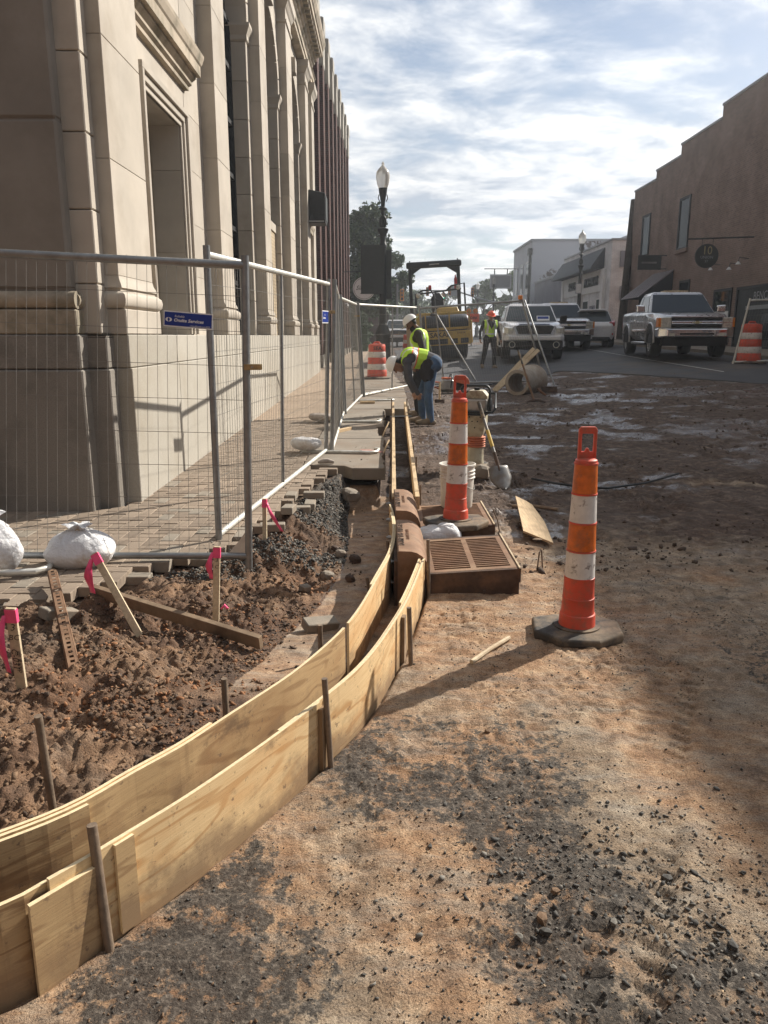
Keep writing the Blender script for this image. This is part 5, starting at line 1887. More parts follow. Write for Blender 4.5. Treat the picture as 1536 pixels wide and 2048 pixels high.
# ------------------------------------------------------------------ storm inlets
def inlet(y0, dx, lab):
    T = thing('storm_inlet', lab, 'storm drain', (dx, y0, 0))
    z0 = -0.12
    D = 0.84
    tilt = math.atan2(0.035, 0.55)
    M = Matrix.Translation((0.285, 0, 0.155)) @ Matrix.Rotation(-tilt, 4, 'Y')
    W = 0.56
    body = MB()
    body.box(0.285, 0.845, 0.0, 0.03, z0, 0.148).box(0.285, 0.845, D - 0.03, D, z0, 0.148).box(0.815, 0.845, 0.03, D - 0.03, z0, 0.148)
    fr = body.build('frame', MATS['rust_dark'], T, bevel=0.003)
    # sloping head strip on the front, rear and right
    for y_a, y_b in ((-0.004, 0.026), (D - 0.026, D + 0.004)):
        b = MB()
        b.add([(0.285, y_a, 0.10), (0.845, y_a, 0.10), (0.845, y_a, 0.190), (0.285, y_a, 0.155), (0.285, y_b, 0.10), (0.845, y_b, 0.10), (0.845, y_b, 0.190), (0.285, y_b, 0.155)],
              [(0, 1, 2, 3), (7, 6, 5, 4), (3, 2, 6, 7), (1, 5, 6, 2), (0, 3, 7, 4), (0, 4, 5, 1)])
        b.build('rim', MATS['rust_dark'], fr)
    MB().box(0.846, 0.852, -0.004, D + 0.004, 0.10, 0.190).build('rim', MATS['rust_dark'], fr)
    for y_ in (0.0,):
        for x_ in (0.40, 0.62):
            MB().box(x_, x_ + 0.012, -0.012, 0.0, z0, 0.05).build('rib', MATS['rust_dark'], fr)
    RL = MATS['rust_light']
    # grate
    g = MB()
    g.box(0.0, W, 0.028, 0.075, -0.02, 0.0, M).box(0.0, W, D - 0.075, D - 0.028, -0.02, 0.0, M)
    g.box(0.0, 0.035, 0.075, D - 0.075, -0.02, 0.0, M).box(W - 0.045, W, 0.075, D - 0.075, -0.02, 0.0, M)
    gr = g.build('grate', RL, T)
    MB().box(0.265, 0.300, 0.0755, D - 0.0755, -0.02, -0.0005, M).build('cross_rib', RL, gr)
    n = 17
    span = D - 0.15
    me = None
    for k in range(1, n):
        y = 0.075 + span * k / n
        for x0, x1 in ((0.0355, 0.2645), (0.3005, W - 0.0455)):
            MB().box(x0, x1, y - 0.0065, y + 0.0065, -0.055, -0.001, M).build('bar', RL, gr)
    MB().box(0.30, 0.82, 0.04, D - 0.04, -0.119, -0.10).build('sump', MATS['black_paint'], T)  # floor coloured black: the shade in the slots is put into its colour
    MB().box(W - 0.004, W + 0.006, -0.002, D + 0.002, 0.001, 0.008, M).build('bright_edge', MATS['lath'], fr)
    # kerb hood
    prof = [(0.085, -0.10), (0.085, 0.295), (0.092, 0.302), (0.17, 0.300), (0.205, 0.290), (0.238, 0.268), (0.262, 0.238), (0.276, 0.200), (0.280, 0.185), (0.262, 0.180), (0.255, 0.10), (0.255, -0.10)]
    h = MB().prism([(x, z) for x, z in prof], 0.0, D, MYZ).build('hood', MATS['rust_light'], T, smooth_=True)
    # shaded end cheeks and the back plate with bolts
    MB().box(0.062, 0.0845, -0.01, D + 0.01, -0.10, 0.24).build('back_plate', MATS['rust_dark'], T)
    for yy in (0.12, D - 0.12):
        for z_ in (0.20, 0.06):
            bo = MB()
            bo.tube([(0.062, yy, z_), (0.018, yy, z_)], 0.007, 8)
            bo.tube([(0.050, yy, z_), (0.030, yy, z_)], 0.015, 6)
            bo.build('bolt', MATS['alu'], T, smooth_=False)
    Mt = basis((0.112, D / 2, 0.3035), (0, 1, 0), (-1, 0, 0))
    text_part('lettering', 'DUMP NO WASTE', 0.055, MATS['rust_dark'], h, Mt, ext=0.0015, offset=0.001, sx=1.25)
    Mt = basis((0.158, D / 2, 0.3035), (0, 1, 0), (-1, 0, 0))
    text_part('lettering', 'DRAINS TO RIVER', 0.030, MATS['rust'], h, Mt, ext=0.001, sx=1.1)
    return T


inlet(4.58, 0.0, 'rusty slotted storm inlet with clear grate beside the plywood form end')
inlet(5.72, 0.0, 'rusty storm inlet with traffic cone and bucket standing on its frame')


# ------------------------------------------------------------------ channelizer cones
def cone(loc, label, rz=0.0, dent=0.0, base_rz=0.3):
    T = thing('channelizer_cone', label, 'traffic cone', loc, rz)
    b = MB()
    oct_ = [(0.235, 0.10), (0.235, -0.10), (0.10, -0.20), (-0.10, -0.20), (-0.235, -0.10), (-0.235, 0.10), (-0.10, 0.20), (0.10, 0.20)]
    Mr = Matrix.Rotation(base_rz, 4, 'Z')
    rings = []
    for k, z in ((0.97, 0.0), (1.0, 0.012), (1.0, 0.036), (0.96, 0.046), (0.62, 0.056)):
        rings.append([Mr @ Vector((x * k, y * k, z + (0.012 * (abs(x) > 0.2) * (k > .9) * (z > .01)))) for x, y in oct_])
    b.loft(rings)
    o = b.build('rubber_base', MATS['rubber'], T, bevel=0.006, seg=2)
    MB().lathe([(0.125, 0.054), (0.125, 0.064), (0.10, 0.066)], 32).build('collar_ring', MATS['rubber'], o, smooth_=True)
    MB().box(0.17, 0.20, -0.03, 0.03, 0.047, 0.0525, Mr).build('grip_slot', MATS['black_paint'], o)

    def prof_body():
        pr = [(0.098, 0.055), (0.095, 0.12), (0.094, 0.13), (0.0885, 0.135), (0.084, 0.215), (0.0855, 0.217), (0.0855, 0.222), (0.083, 0.224), (0.0795, 0.328), (0.081, 0.330), (0.081, 0.336), (0.0785, 0.338)]
        return pr

    def lat(prof, name, m, n=32):
        bb = MB().lathe(prof, n, cap=True)
        if dent:
            vv = []
            for x, y, z in bb.v:
                k = math.exp(-((z - 0.20) / 0.07) ** 2) * dent
                a = math.atan2(y, x)
                f = 1 - k * (0.5 + 0.5 * math.cos(3 * a + 1.0))
                vv.append((x * f, y * f, z))
            bb.v = vv
        return bb.build(name, m, T, smooth_=True)
    lat(prof_body(), 'body', MATS['cone_orange'])
    zs = [(0.338, 0.488, 0.0785, 0.074, 'cone_reflect_white'), (0.488, 0.640, 0.074, 0.069, 'cone_reflect_orange'), (0.640, 0.795, 0.069, 0.0635, 'cone_reflect_white'), (0.795, 0.955, 0.0635, 0.058, 'cone_reflect_orange')]
    for z0, z1, r0, r1, m in zs:
        lat([(r0 + 0.001, z0 + 0.001), (r1 + 0.001, z1 - 0.010), (r1, z1 - 0.009)], 'band', MATS[m])
        MB().lathe([(r1 - .002, z1 - 0.0095), (r1 + 0.004, z1 - 0.008), (r1 + 0.004, z1 - 0.001), (r1 - .002, z1)], 32).build('rib', MATS['cone_orange'], T, smooth_=True)
    MB().lathe([(0.058, 0.955), (0.056, 0.968), (0.040, 0.978)], 32).build('shoulder', MATS['cone_orange'], T, smooth_=True)
    h = MB()
    t = 0.012
    h.prism([(-0.047, 0.97), (-0.047, 1.125), (-0.037, 1.14), (0.037, 1.14), (0.047, 1.125), (0.047, 0.97), (0.031, 1.01), (0.031, 1.105), (-0.031, 1.105), (-0.031, 1.01)], -t, t, MYZ)
    # web closing the foot of the loop
    h.prism([(-0.047, 0.965), (0.047, 0.965), (0.031, 1.012), (0.012, 1.012), (0.006, 1.03), (-0.006, 1.03), (-0.012, 1.012), (-0.031, 1.012)], -t * 0.7, t * 0.7, MYZ)
    h.build('handle', MATS['cone_orange'], T, bevel=0.004, seg=2)
    return T


c1 = P(1153, 1254, 0.05)
cone((c1.x, c1.y, 0.005), 'orange and white channelizer cone standing alone on the open dirt', 0.0, 0.0, -0.12)
c2 = P(911, 1038, 0.23)
o = cone((c2.x, c2.y, 0.178), 'orange and white channelizer cone standing on the storm inlet', 0.0, 0.10, 0.25)
o.rotation_euler = (0.0, 0.012, 0.0)


# bucket behind the cone
def bucket(loc):
    T = thing('bucket', 'dirty white plastic bucket behind the cone on the inlet', 'bucket', loc)
    pr = [(0.0, 0.0), (0.128, 0.0), (0.132, 0.01), (0.142, 0.24)]
    for z in (0.255, 0.285, 0.315):
        pr += [(0.143, z - 0.004), (0.152, z), (0.152, z + 0.006), (0.144, z + 0.01)]
    pr += [(0.146, 0.355), (0.156, 0.36), (0.156, 0.372), (0.146, 0.374), (0.140, 0.36), (0.128, 0.02), (0.0, 0.015)]
    MB().lathe(pr, 36, cap=False).build('pail', MATS['white_plastic'], T, smooth_=True)
    MB().tube([(0.15 * math.cos(a), 0.15 * math.sin(a), 0.30 - 0.14 * math.sin(math.pi * k / 12)) for k, a in enumerate(np.linspace(-1.9, 1.2, 13))], 0.0025, 5).build('bail', MATS['wire'], T)
    return T


bk = P(913, 1016, 0.16)
bucket((bk.x, bk.y, 0.175))


# ------------------------------------------------------------------ sandbags
def sandbag(loc, size, rz, label, knot=True, seed=0, sag=0.75, group='white sandbags', rot=None, m='bag'):
    T = thing('sandbag', label, 'sandbag', loc, rz, group)
    nu, nv = 40, 26
    a, c, h = size[0] / 2, size[1] / 2, size[2]
    verts, faces = [], []
    for j in range(nv + 1):
        v = j / nv
        ph = math.pi * v
        for i in range(nu):
            th = 2 * math.pi * i / nu
            ct, st = math.cos(th), math.sin(th)
            ex = 0.62
            rr = math.sin(ph) ** 0.55
            x = a * rr * math.copysign(abs(ct) ** ex, ct)
            y = c * rr * math.copysign(abs(st) ** ex, st)
            z = h * (0.5 - 0.5 * math.cos(ph)) ** sag
            if knot:
                k = max(0.0, (v - 0.42) / 0.58)
                fold = 1 + 0.10 * k * math.sin(9 * th + 2 * math.sin(seed + th)) * (1 - 0.5 * k)
                x *= (1 - 0.62 * k ** 1.1) * fold
                y *= (1 - 0.62 * k ** 1.1) * fold
                z *= 1 + 0.10 * k
            n = mnoise.noise(Vector((x * 7, y * 7, z * 7 + seed * 3.1)))
            n2 = mnoise.noise(Vector((th * 3.5, z * 16, seed * 1.7)))
            f = 1 + 0.09 * n + 0.05 * n2 * (0.3 + v) + 0.02 * mnoise.noise(Vector((x * 22, y * 22, z * 30 + seed)))
            verts.append((x * f, y * f, max(0.0, z * (1 + 0.05 * n2))))
    for j in range(nv):
        for i in range(nu):
            faces.append((j * nu + i, j * nu + (i + 1) % nu, (j + 1) * nu + (i + 1) % nu, (j + 1) * nu + i))
    b = MB().add(verts, faces)
    b.build('sack', MATS[m], T, smooth_=True)
    if knot:
        k = MB()
        n = 22
        rings = []
        for r, z in ((0.10, h * 0.90), (0.05, h * 1.04), (0.030, h * 1.08), (0.034, h * 1.11), (0.066, h * 1.17), (0.085, h * 1.21), (0.06, h * 1.23), (0.01, h * 1.16)):
            ring = []
            for i in range(n):
                th = 2 * math.pi * i / n
                w = 1 + (0.22 if z > h else 0.06) * math.sin(7 * th + seed + z * 20) + 0.10 * math.sin(3 * th + seed)
                ring.append((r * w * math.cos(th), r * w * math.sin(th) * 0.8, z + 0.012 * math.sin(5 * th + seed)))
            rings.append(ring)
        k.loft(rings)
        k.build('tied_neck', MATS[m], T, smooth_=True)
        MB().tube([(0.03 * math.cos(q), 0.026 * math.sin(q), h * 1.085 + 0.004 * math.sin(3 * q)) for q in np.linspace(0, 2 * math.pi, 14, endpoint=False)], 0.006, 6, closed=True).build('tie', MATS['lath'], T)
    if rot:
        T.rotation_euler = rot
    return T


p = P(168, 1128, 0.10)
sandbag((p.x, p.y - 0.04, 0.08), (0.47, 0.33, 0.25), 0.15, 'big tied white sandbag on the fence rail beside the leaning stake', True, 3)
p = P(8, 1140, 0.10)
sandbag((p.x - 0.02, p.y - 0.08, 0.09), (0.36, 0.32, 0.34), 0.5, 'plump white sandbag with folded top on the fence foot, by the marked stake', True, 8)
p = P(612, 905, 0.18)
sandbag((p.x, p.y, float(z_side(p.y)) + 0.03), (0.40, 0.26, 0.16), -0.6, 'grey white sandbag weighing down the bent fence foot on the pavers', False, 5, m='bag')
p = P(662, 845, 0.22)
sandbag((p.x - 0.15, p.y, float(z_side(p.y)) + 0.02), (0.45, 0.28, 0.13), -0.4, 'flattened dark sandbag behind the fence posts', False, 6, m='rag')
p = G(832, 762)
sandbag((p.x - 0.1, p.y, p.z), (0.55, 0.35, 0.18), 0.2, 'pale sandbag on the fence foot behind the bending worker', False, 9)
p = P(866, 1078, 0.06)
sandbag((p.x + 0.04, 5.57, 0.03), (0.34, 0.20, 0.20), 0.1, 'white sandbag wedged between the two storm inlets', False, 12, rot=(0.12, -0.15, 0.1))
p = P(652, 928, 0.17)
b = MB()
b.tube([(p.x - 0.09, p.y - .01, p.z + .02), (p.x - 0.04, p.y + .01, p.z + .03), (p.x + 0.02, p.y, p.z + .035), (p.x + 0.09, p.y + .01, p.z + .02)], [0.015, 0.03, 0.032, 0.018], 9)
tag(b.build('rag', MATS['rag'], smooth_=True), 'twisted pale rag lying on the pavement by the fence foot', 'rag')


# ------------------------------------------------------------------ temporary fence panels
def fence_panel(a0, b0, a1, b1, label, mids=(), dx=0.07, nh=9, braces=(), wav=0.0, m='galvanised', rail='galvanised', seed=0, over=0.03):
    rnd = random.Random(seed)
    a0, b0, a1, b1 = Vector(a0), Vector(b0), Vector(a1), Vector(b1)
    T = thing('wire_fence', label, 'fence panel', tuple((a0 + b0) / 2), 0.0, 'temporary wire fence panels')
    o = (a0 + b0) / 2
    a0, b0, a1, b1 = a0 - o, b0 - o, a1 - o, b1 - o
    n = (b0 - a0).cross(a1 - a0).normalized()

    def at(s_, t): return a0.lerp(b0, s_).lerp(a1.lerp(b1, s_), t)
    for p, q, e in ((a0, a1, over), (b0, b1, over)):
        d = (q - p).normalized()
        MB().tube([p - d * 0.06, q + d * e], 0.025, 12).build('post', MATS[m], T, smooth_=True)
    MB().tube([at(0, 0.985), at(1, 0.985)], 0.025, 12).build('top_rail', MATS[rail], T, smooth_=True)
    MB().tube([at(0, 0.015), at(1, 0.015)], 0.023, 12).build('bottom_rail', MATS[rail], T, smooth_=True)
    for s_ in mids:
        MB().tube([at(s_, 0.0), at(s_, 1.0)], 0.0165, 10).build('mid_post', MATS[m], T, smooth_=True)
    w = MB()
    L = (b0 - a0).length
    nv = int(L / dx)
    for k in range(1, nv):
        s_ = k / nv
        pts = []
        seg = 6
        amp = wav * (1.0 if rnd.random() < 0.4 else 0.25)
        ph = rnd.uniform(0, 6.28)
        for q in range(seg + 1):
            t = q / seg
            pts.append(at(s_ + amp / L * math.sin(ph + 5 * t) * math.sin(math.pi * t), t))
        w.tube(pts, 0.0016, 3, cap=False)
    for k in range(1, nh):
        t = k / nh
        pts = []
        ph = rnd.uniform(0, 6.28)
        for q in range(9):
            s_ = q / 8
            pts.append(at(s_, t) + n * 0.004 + Vector((0, 0, wav * 0.8 * math.sin(ph + 6 * s_) * math.sin(math.pi * s_))))
        w.tube(pts, 0.0019, 3, cap=False)
    tag(w.build('wire_mesh', MATS['wire'], T, fix=False), kind='stuff')
    for p, q in braces:
        MB().tube([Vector(p) - o, Vector(q) - o], 0.019, 10).build('brace', MATS[m], T, smooth_=True)
    return T, at, o, n


# 1 : across the near corner
R0, R1 = P(502, 1113, 0.11), PY(490, 521, 5.02)
R0.y = 5.04
L0, L1 = P(0, 1120, 0.145), PY(0, 496, 4.93)
L0.y = 4.93
A0, A1 = L0 + (L0 - R0) * 0.75, L1 + (L1 - R1) * 0.75
T1, at1, o1, n1 = fence_panel(A0, R0, A1, R1, 'wire fence panel with the blue sign, across the near pavement corner', dx=0.0665, nh=9, wav=0.002, seed=1, rail='galvanised')
# gusset and clamp
g = MB()
g.prism([(0, 0), (-0.13, 0), (-0.05, 0.09), (0, 0.16)], -0.003, 0.003, MYZ)
go = g.build('gusset', MATS['galvanised_white'], T1)
go.location = R0 - o1 + Vector((-0.015, -0.004, 0.04))
# 2 : along the pavement towards the trench
B0, B1 = P(438, 1077, 0.13), PY(413, 500, 5.5)
C0 = P(652, 905, 0.18)
C1 = PY(657, 563, C0.y)
T2, at2, o2, n2 = fence_panel(B0, C0, B1, C1, 'wire fence panel running back along the pavers from the near corner', mids=(0.47,), dx=0.058, nh=9, wav=0.012, seed=2, rail='galvanised_white', m='galvanised')
C0b = C0 + Vector((0.07, 0.05, 0))
C1b = C1 + Vector((0.07, 0.05, 0.0))
D0 = P(687, 828, 0.24)
D1 = PY(677, 592, D0.y)
fence_panel(C0b, D0, C1b, D1, 'wire fence panel beside the broken pavement slabs', mids=(0.5,), dx=0.06, nh=9, wav=0.012, seed=3, rail='galvanised_white')
D0b, D1b = D0 + Vector((0.03, 0.1, 0)), D1 + Vector((0.03, 0.1, 0))
E0 = P(724, 793, 0.29)
E1 = PY(712, 606, E0.y)
fence_panel(D0b, E0, D1b, E1, 'wire fence panel ending by the striped drum on the pavement', mids=(0.5,), dx=0.06, nh=9, wav=0.01, seed=4, rail='galvanised_white')
E0b, E1b = E0 + Vector((0.05, 0.04, 0)), E1 + Vector((0.05, 0.04, 0))
F0 = P(815, 772, 0.30)
F1 = PY(832, 613, F0.y)
F0.x = F1.x - 0.12
fence_panel(E0b, F0, E1b, F1, 'wire fence panel in front of the striped drum', mids=(0.55,), dx=0.06, nh=9, wav=0.004, seed=5, rail='galvanised_white')
Q0, Q1 = G(850, 772), G(1088, 766)
yq = Q1.y
Q0.y = min(Q0.y, 19.6)
Q0.z = zg(Q0.x, Q0.y) + 0.04
Q1.z += 0.04
S0, S1 = PY(839, 614, Q0.y), PY(1044, 599, Q1.y)
K0, K1 = G(955, 768), G(1111, 777)
T6, at6, o6, n6 = fence_panel(Q0, Q1, S0, S1, 'leaning wire fence panel with slanted braces in front of the roller', mids=(0.16,), dx=0.06, nh=9, wav=0.004, seed=6,
                              braces=((PY(869, 622, Q0.y), K0), (PY(1049, 600, Q1.y - 0.05), K1)))
g = MB()
g.tube([K0, Q0 + Vector((0, -0.1, 0))], 0.02, 8)
W0 = G(1466, 729)
W0.z += 0.04
W1 = PY(1500, 599, W0.y)
dW = Vector((3.0, -0.35, 0.12))
fence_panel(W0, W0 + dW, W1, W1 + dW, 'leaning wire fence panel standing by the drum in front of the brick building', dx=0.07, nh=8, wav=0.002, seed=7, m='galvanised_white', rail='galvanised_white')
# small light clamped on the corner of the leaning panel
p = PY(1040, 599, Q1.y)
s = thing('warning_light', 'orange warning light clipped on the leaning fence panel', 'light', (p.x, p.y - 0.03, p.z))
MB().lathe([(0.0, 0.0), (0.05, 0.0), (0.055, 0.05), (0.05, 0.09), (0.0, 0.10)], 14, cap=False).build('lens', MATS['amber'], s, smooth_=True)
MB().box(-0.03, 0.03, -0.02, 0.02, -0.08, -0.001).build('clip', MATS['galvanised'], s)


def clamp(loc, w, label):
    s = thing('fence_clamp', label, 'clamp', loc, 0.0, 'brass fence clamps')
    MB().box(-w / 2, w / 2, -0.030, -0.026, -0.018, 0.018).build('plate', MATS['brass_clamp'], s, bevel=0.002)
    MB().box(-w / 2, w / 2, 0.022, 0.026, -0.018, 0.018).build('plate', MATS['brass_clamp'], s, bevel=0.002)
    MB().tube([(0, -0.04, 0), (0, 0.03, 0)], 0.008, 6).build('bolt', MATS['alu'], s)


p = PY(506, 734, 5.02)
clamp((p.x, p.y, p.z), 0.11, 'brass fence clamp on the post of the near corner panel')
p = PY(657, 624, C0.y)
clamp((p.x + 0.01, p.y, p.z), 0.14, 'brass fence clamp joining the posts beside the small blue sign')
p = PY(713, 632, E0.y)
clamp((p.x + 0.01, p.y, p.z), 0.12, 'brass fence clamp where the fence turns before the drum')


# bent tube feet
def tube_foot(c, w, d, rz, label, h=0.02):
    b = MB()
    pts = [(-w / 2, d / 2, 0), (-w / 2 + .0, -d / 2 + .06, 0), (-w / 2 + .06, -d / 2, 0), (w / 2 - .06, -d / 2, 0), (w / 2, -d / 2 + .06, 0), (w / 2, d / 2 - .06, 0), (w / 2 - .06, d / 2, 0)]
    b.tube(pts, 0.02, 10)
    o = b.build('fence_stand', MATS['galvanised_white'], None, smooth_=True)
    o.location = (c[0], c[1], c[2] + h)
    o.rotation_euler = (0, 0, rz)
    return tag(o, label, 'fence foot', 'bent tube fence feet')


p = P(672, 905, 0.18)
tube_foot((p.x + 0.05, p.y + 0.1, float(z_side(p.y))), 0.95, 0.34, -0.12, 'bent tube fence foot under the grey white sandbag')
p = P(30, 1150, 0.12)
tube_foot((p.x - 0.1, p.y + 0.1, 0.13), 0.55, 0.32, 0.2, 'bent tube fence foot under the plump sandbag')
p = P(712, 842, 0.23)
tube_foot((p.x, p.y, float(z_side(p.y))), 0.8, 0.34, -0.1, 'bent tube fence foot on the muddy pavement')
p = P(748, 800, 0.28)
tube_foot((p.x, p.y, float(z_side(p.y))), 0.8, 0.4, 0.2, 'bent tube fence foot beside the end of the lumber forms')
p = P(725, 790, 0.28)
q = P(838, 770, 0.28)
tag(MB().tube([(p.x, p.y, p.z + 0.02), (q.x, q.y, q.z + 0.02)], 0.025, 8).build('loose_tube', MATS['galvanised_white'], smooth_=True), 'long pale tube lying on the pavement before the drum', 'tube')


# blue signs
def blue_sign(corners, label, rich):
    a, b_, c, d = [Vector(q) for q in corners]             # lower left, lower right, upper right, upper left
    T = thing('fence_sign', label, 'sign')
    x = (b_ - a)
    y = (d - a)
    W, Hh = x.length, y.length
    T.matrix_world = basis(a, x, y)
    MB().box(0, W, 0, Hh, -0.002, 0.002).build('board', MATS['sign_white'], T)
    e = 0.025 * W if rich else 0.03 * W
    MB().box(e * .8, W - e * .8, e, Hh - e, 0.002, 0.0035).build('blue_field', MATS['sign_blue'], T)
    Mt = lambda u, v: Matrix.Translation((u * W, v * Hh, 0.0045))
    if rich:
        text_part('lettering', 'Reliable', Hh * 0.20, MATS['sign_white'], T, Mt(0.22, 0.68), align='LEFT', ext=0.0004, shear=0.25)
        text_part('lettering', 'Onsite Services', Hh * 0.285, MATS['sign_white'], T, Mt(0.205, 0.43), align='LEFT', ext=0.0004, shear=0.2, offset=Hh * 0.008, sx=1.05)
        text_part('lettering', 'UnitedRentals.com/ROS', Hh * 0.13, MATS['sign_white'], T, Mt(0.95, 0.14), align='RIGHT', ext=0.0004, shear=0.15)
        lg = MB()
        for s_ in (-1, 1):
            pts = []
            for k in range(15):
                th = math.pi / 2 + math.pi * k / 14
                pts.append((s_ * (-0.012 * W * 0 + math.cos(th) * 0.072 * W * 0.92), math.sin(th) * 0.135 * Hh))
            pts = pts if s_ > 0 else pts[::-1]
            inner = [(s_ * (-0.012 * W), -0.10 * Hh), (s_ * (-0.026 * W), 0.0), (s_ * (-0.012 * W), 0.10 * Hh)]
            inner = inner if s_ > 0 else inner[::-1]
            lg.prism(pts + inner, 0.0037, 0.0045, Matrix.Translation((0.105 * W, 0.45 * Hh, 0)))
        lg.build('emblem', MATS['sign_white'], T)
    else:
        text_part('lettering', 'Reliable', Hh * 0.14, MATS['sign_white'], T, Mt(0.3, 0.66), align='LEFT', ext=0.0004)
        text_part('lettering', 'Onsite Services', Hh * 0.20, MATS['sign_white'], T, Mt(0.10, 0.42), align='LEFT', ext=0.0004, offset=Hh * 0.008, sx=0.75)
    return T


blue_sign([PY(327, 652, 4.965), PY(425, 660, 4.995), PY(424, 633, 4.995), PY(326, 620, 4.965)], 'blue Onsite Services sign on the near fence panel', True)
sa, sb = at2(0.905, 0.765) + o2, at2(0.99, 0.765) + o2
sc, sd = at2(0.99, 0.835) + o2, at2(0.905, 0.835) + o2
off = n2 * (0.012 if n2.x > 0 else -0.012)
blue_sign([sa + off, sb + off, sc + off, sd + off], 'small blue sign on the fence beside the clamped posts', False)
p = W0 + dW * 0.24
q = W0 + dW * 0.36
u = (W1 - W0)
f = 0.62
blue_sign([p + u * f + Vector((0, -.03, 0)), q + u * f + Vector((0, -.03, 0)), q + u * (f + .12) + Vector((0, -.03, 0)), p + u * (f + .12) + Vector((0, -.03, 0))], 'tiny blue and white sign on the leaning fence panel by the brick building', False)


# ------------------------------------------------------------------ rammer
def rammer(loc, rz):
    T = thing('rammer', 'muddy cream jumping jack rammer standing on the dirt', 'rammer', loc, rz)
    b = MB()
    b.loft([[(-0.14, y0, 0.0 + z), (0.14, y0, z), (0.14, y1, z), (-0.14, y1, z)] for y0, y1, z in ((-0.17, 0.14, 0.0), (-0.19, 0.16, 0.03), (-0.12, 0.10, 0.06))])
    b.build('foot', MATS['rubber'], T, bevel=0.01)
    MB().lathe([(0.10, 0.05), (0.095, 0.08), (0.092, 0.20), (0.088, 0.25)], 24).build('leg', MATS['rammer_cream'], T, smooth_=True)
    pr = []
    for k in range(5):
        z = 0.245 + k * 0.026
        pr += [(0.088, z), (0.112, z + 0.009), (0.112, z + 0.014), (0.088, z + 0.024)]
    MB().lathe(pr, 28).build('bellows', MATS['bellows'], T, smooth_=True)
    b = MB()
    b.loft([[(-w, -d, z), (w, -d, z), (w, d2, z), (-w, d2, z)] for w, d, d2, z in ((0.07, 0.075, 0.08, 0.36), (0.095, 0.10, 0.11, 0.42), (0.115, 0.125, 0.13, 0.52), (0.115, 0.13, 0.14, 0.63), (0.10, 0.12, 0.14, 0.65))])
    b.build('crankcase', MATS['rammer_cream'], T, bevel=0.015, seg=2)
    b = MB()
    b.loft([[(-0.19 - w, -0.10, z), (-0.11, -0.10, z), (-0.11, 0.10, z), (-0.19 - w, 0.10, z)] for w, z in ((-0.03, 0.40), (0.0, 0.48), (0.0, 0.62), (-0.02, 0.68))])
    b.build('side_guard', MATS['rammer_cream'], T, bevel=0.01)
    MB().lathe([(0.0, 0.0), (0.075, 0.0), (0.08, 0.02), (0.08, 0.05)], 18, Matrix.Translation((-0.19, 0.0, 0.50)) @ Matrix.Rotation(-math.pi / 2, 4, 'Y')).build('starter', MATS['black_paint'], T)
    MB().loft([[(-0.13, -0.13, z), (0.13, -0.13, z), (0.13, 0.10, z), (-0.13, 0.10, z)] for z in (0.66, 0.70, 0.80)]).build('engine_cover', MATS['alu'], T, bevel=0.02, seg=2)
    for s_ in (-1, 1):
        MB().lathe([(0.0, 0), (0.07, 0), (0.075, 0.02), (0.07, 0.04), (0.0, 0.045)], 16, Matrix.Translation((s_ * 0.132, -0.02, 0.73)) @ Matrix.Rotation(s_ * math.pi / 2, 4, 'Y')).build('air_filter', MATS['black_paint'], T, smooth_=True)
    MB().loft([[(-w, -0.10, z), (w, -0.10, z), (w, 0.12, z), (-w, 0.12, z)] for w, z in ((0.13, 0.802), (0.13, 0.83), (0.08, 0.885), (0.06, 0.89))]).build('fuel_tank', MATS['rammer_cream'], T, bevel=0.015, seg=2)
    MB().lathe([(0.03, 0.89), (0.034, 0.90), (0.034, 0.92), (0.0, 0.922)], 14, cap=False).build('fuel_cap', MATS['black_paint'], T)

    def rloop(w, y, z0, z1, r=0.035):
        out = []
        for cx, cz, a0 in ((w - r, z1 - r, 0), (-w + r, z1 - r, 90), (-w + r, z0 + r, 180), (w - r, z0 + r, 270)):
            for k in range(5):
                a_ = math.radians(a0 + 22.5 * k)
                out.append((cx + r * math.cos(a_), y(cz + r * math.sin(a_)), cz + r * math.sin(a_)))
        return out
    h = MB().tube(rloop(0.16, lambda z: -0.16 + 0.10 * (z - 0.6), 0.63, 0.95, 0.06), 0.014, 8, closed=True)
    h.build('upright_handle', MATS['black_iron'], T, smooth_=True)
    pts = [(-0.20, -0.2, 0.66), (0.20, -0.2, 0.66), (0.23, -0.16, 0.70), (0.19, 0.20, 0.84), (-0.24, 0.20, 0.86), (-0.26, 0.10, 0.82)]
    MB().tube(pts, 0.014, 8, closed=True).build('guide_handle', MATS['black_iron'], T, smooth_=True)
    b = MB()
    for x_, z_ in ((-0.03, 0.55), (0.03, 0.55), (0.0, 0.48), (-0.06, 0.60), (0.06, 0.60)):
        b.tube([(x_, -0.135, z_), (x_, -0.12, z_)], 0.008, 6)
    tag(b.build('bolts', MATS['black_paint'], T), kind='stuff')
    return T


p = G(950, 938)
rammer((p.x, p.y, hz(p.x, p.y) + 0.005), -0.25)


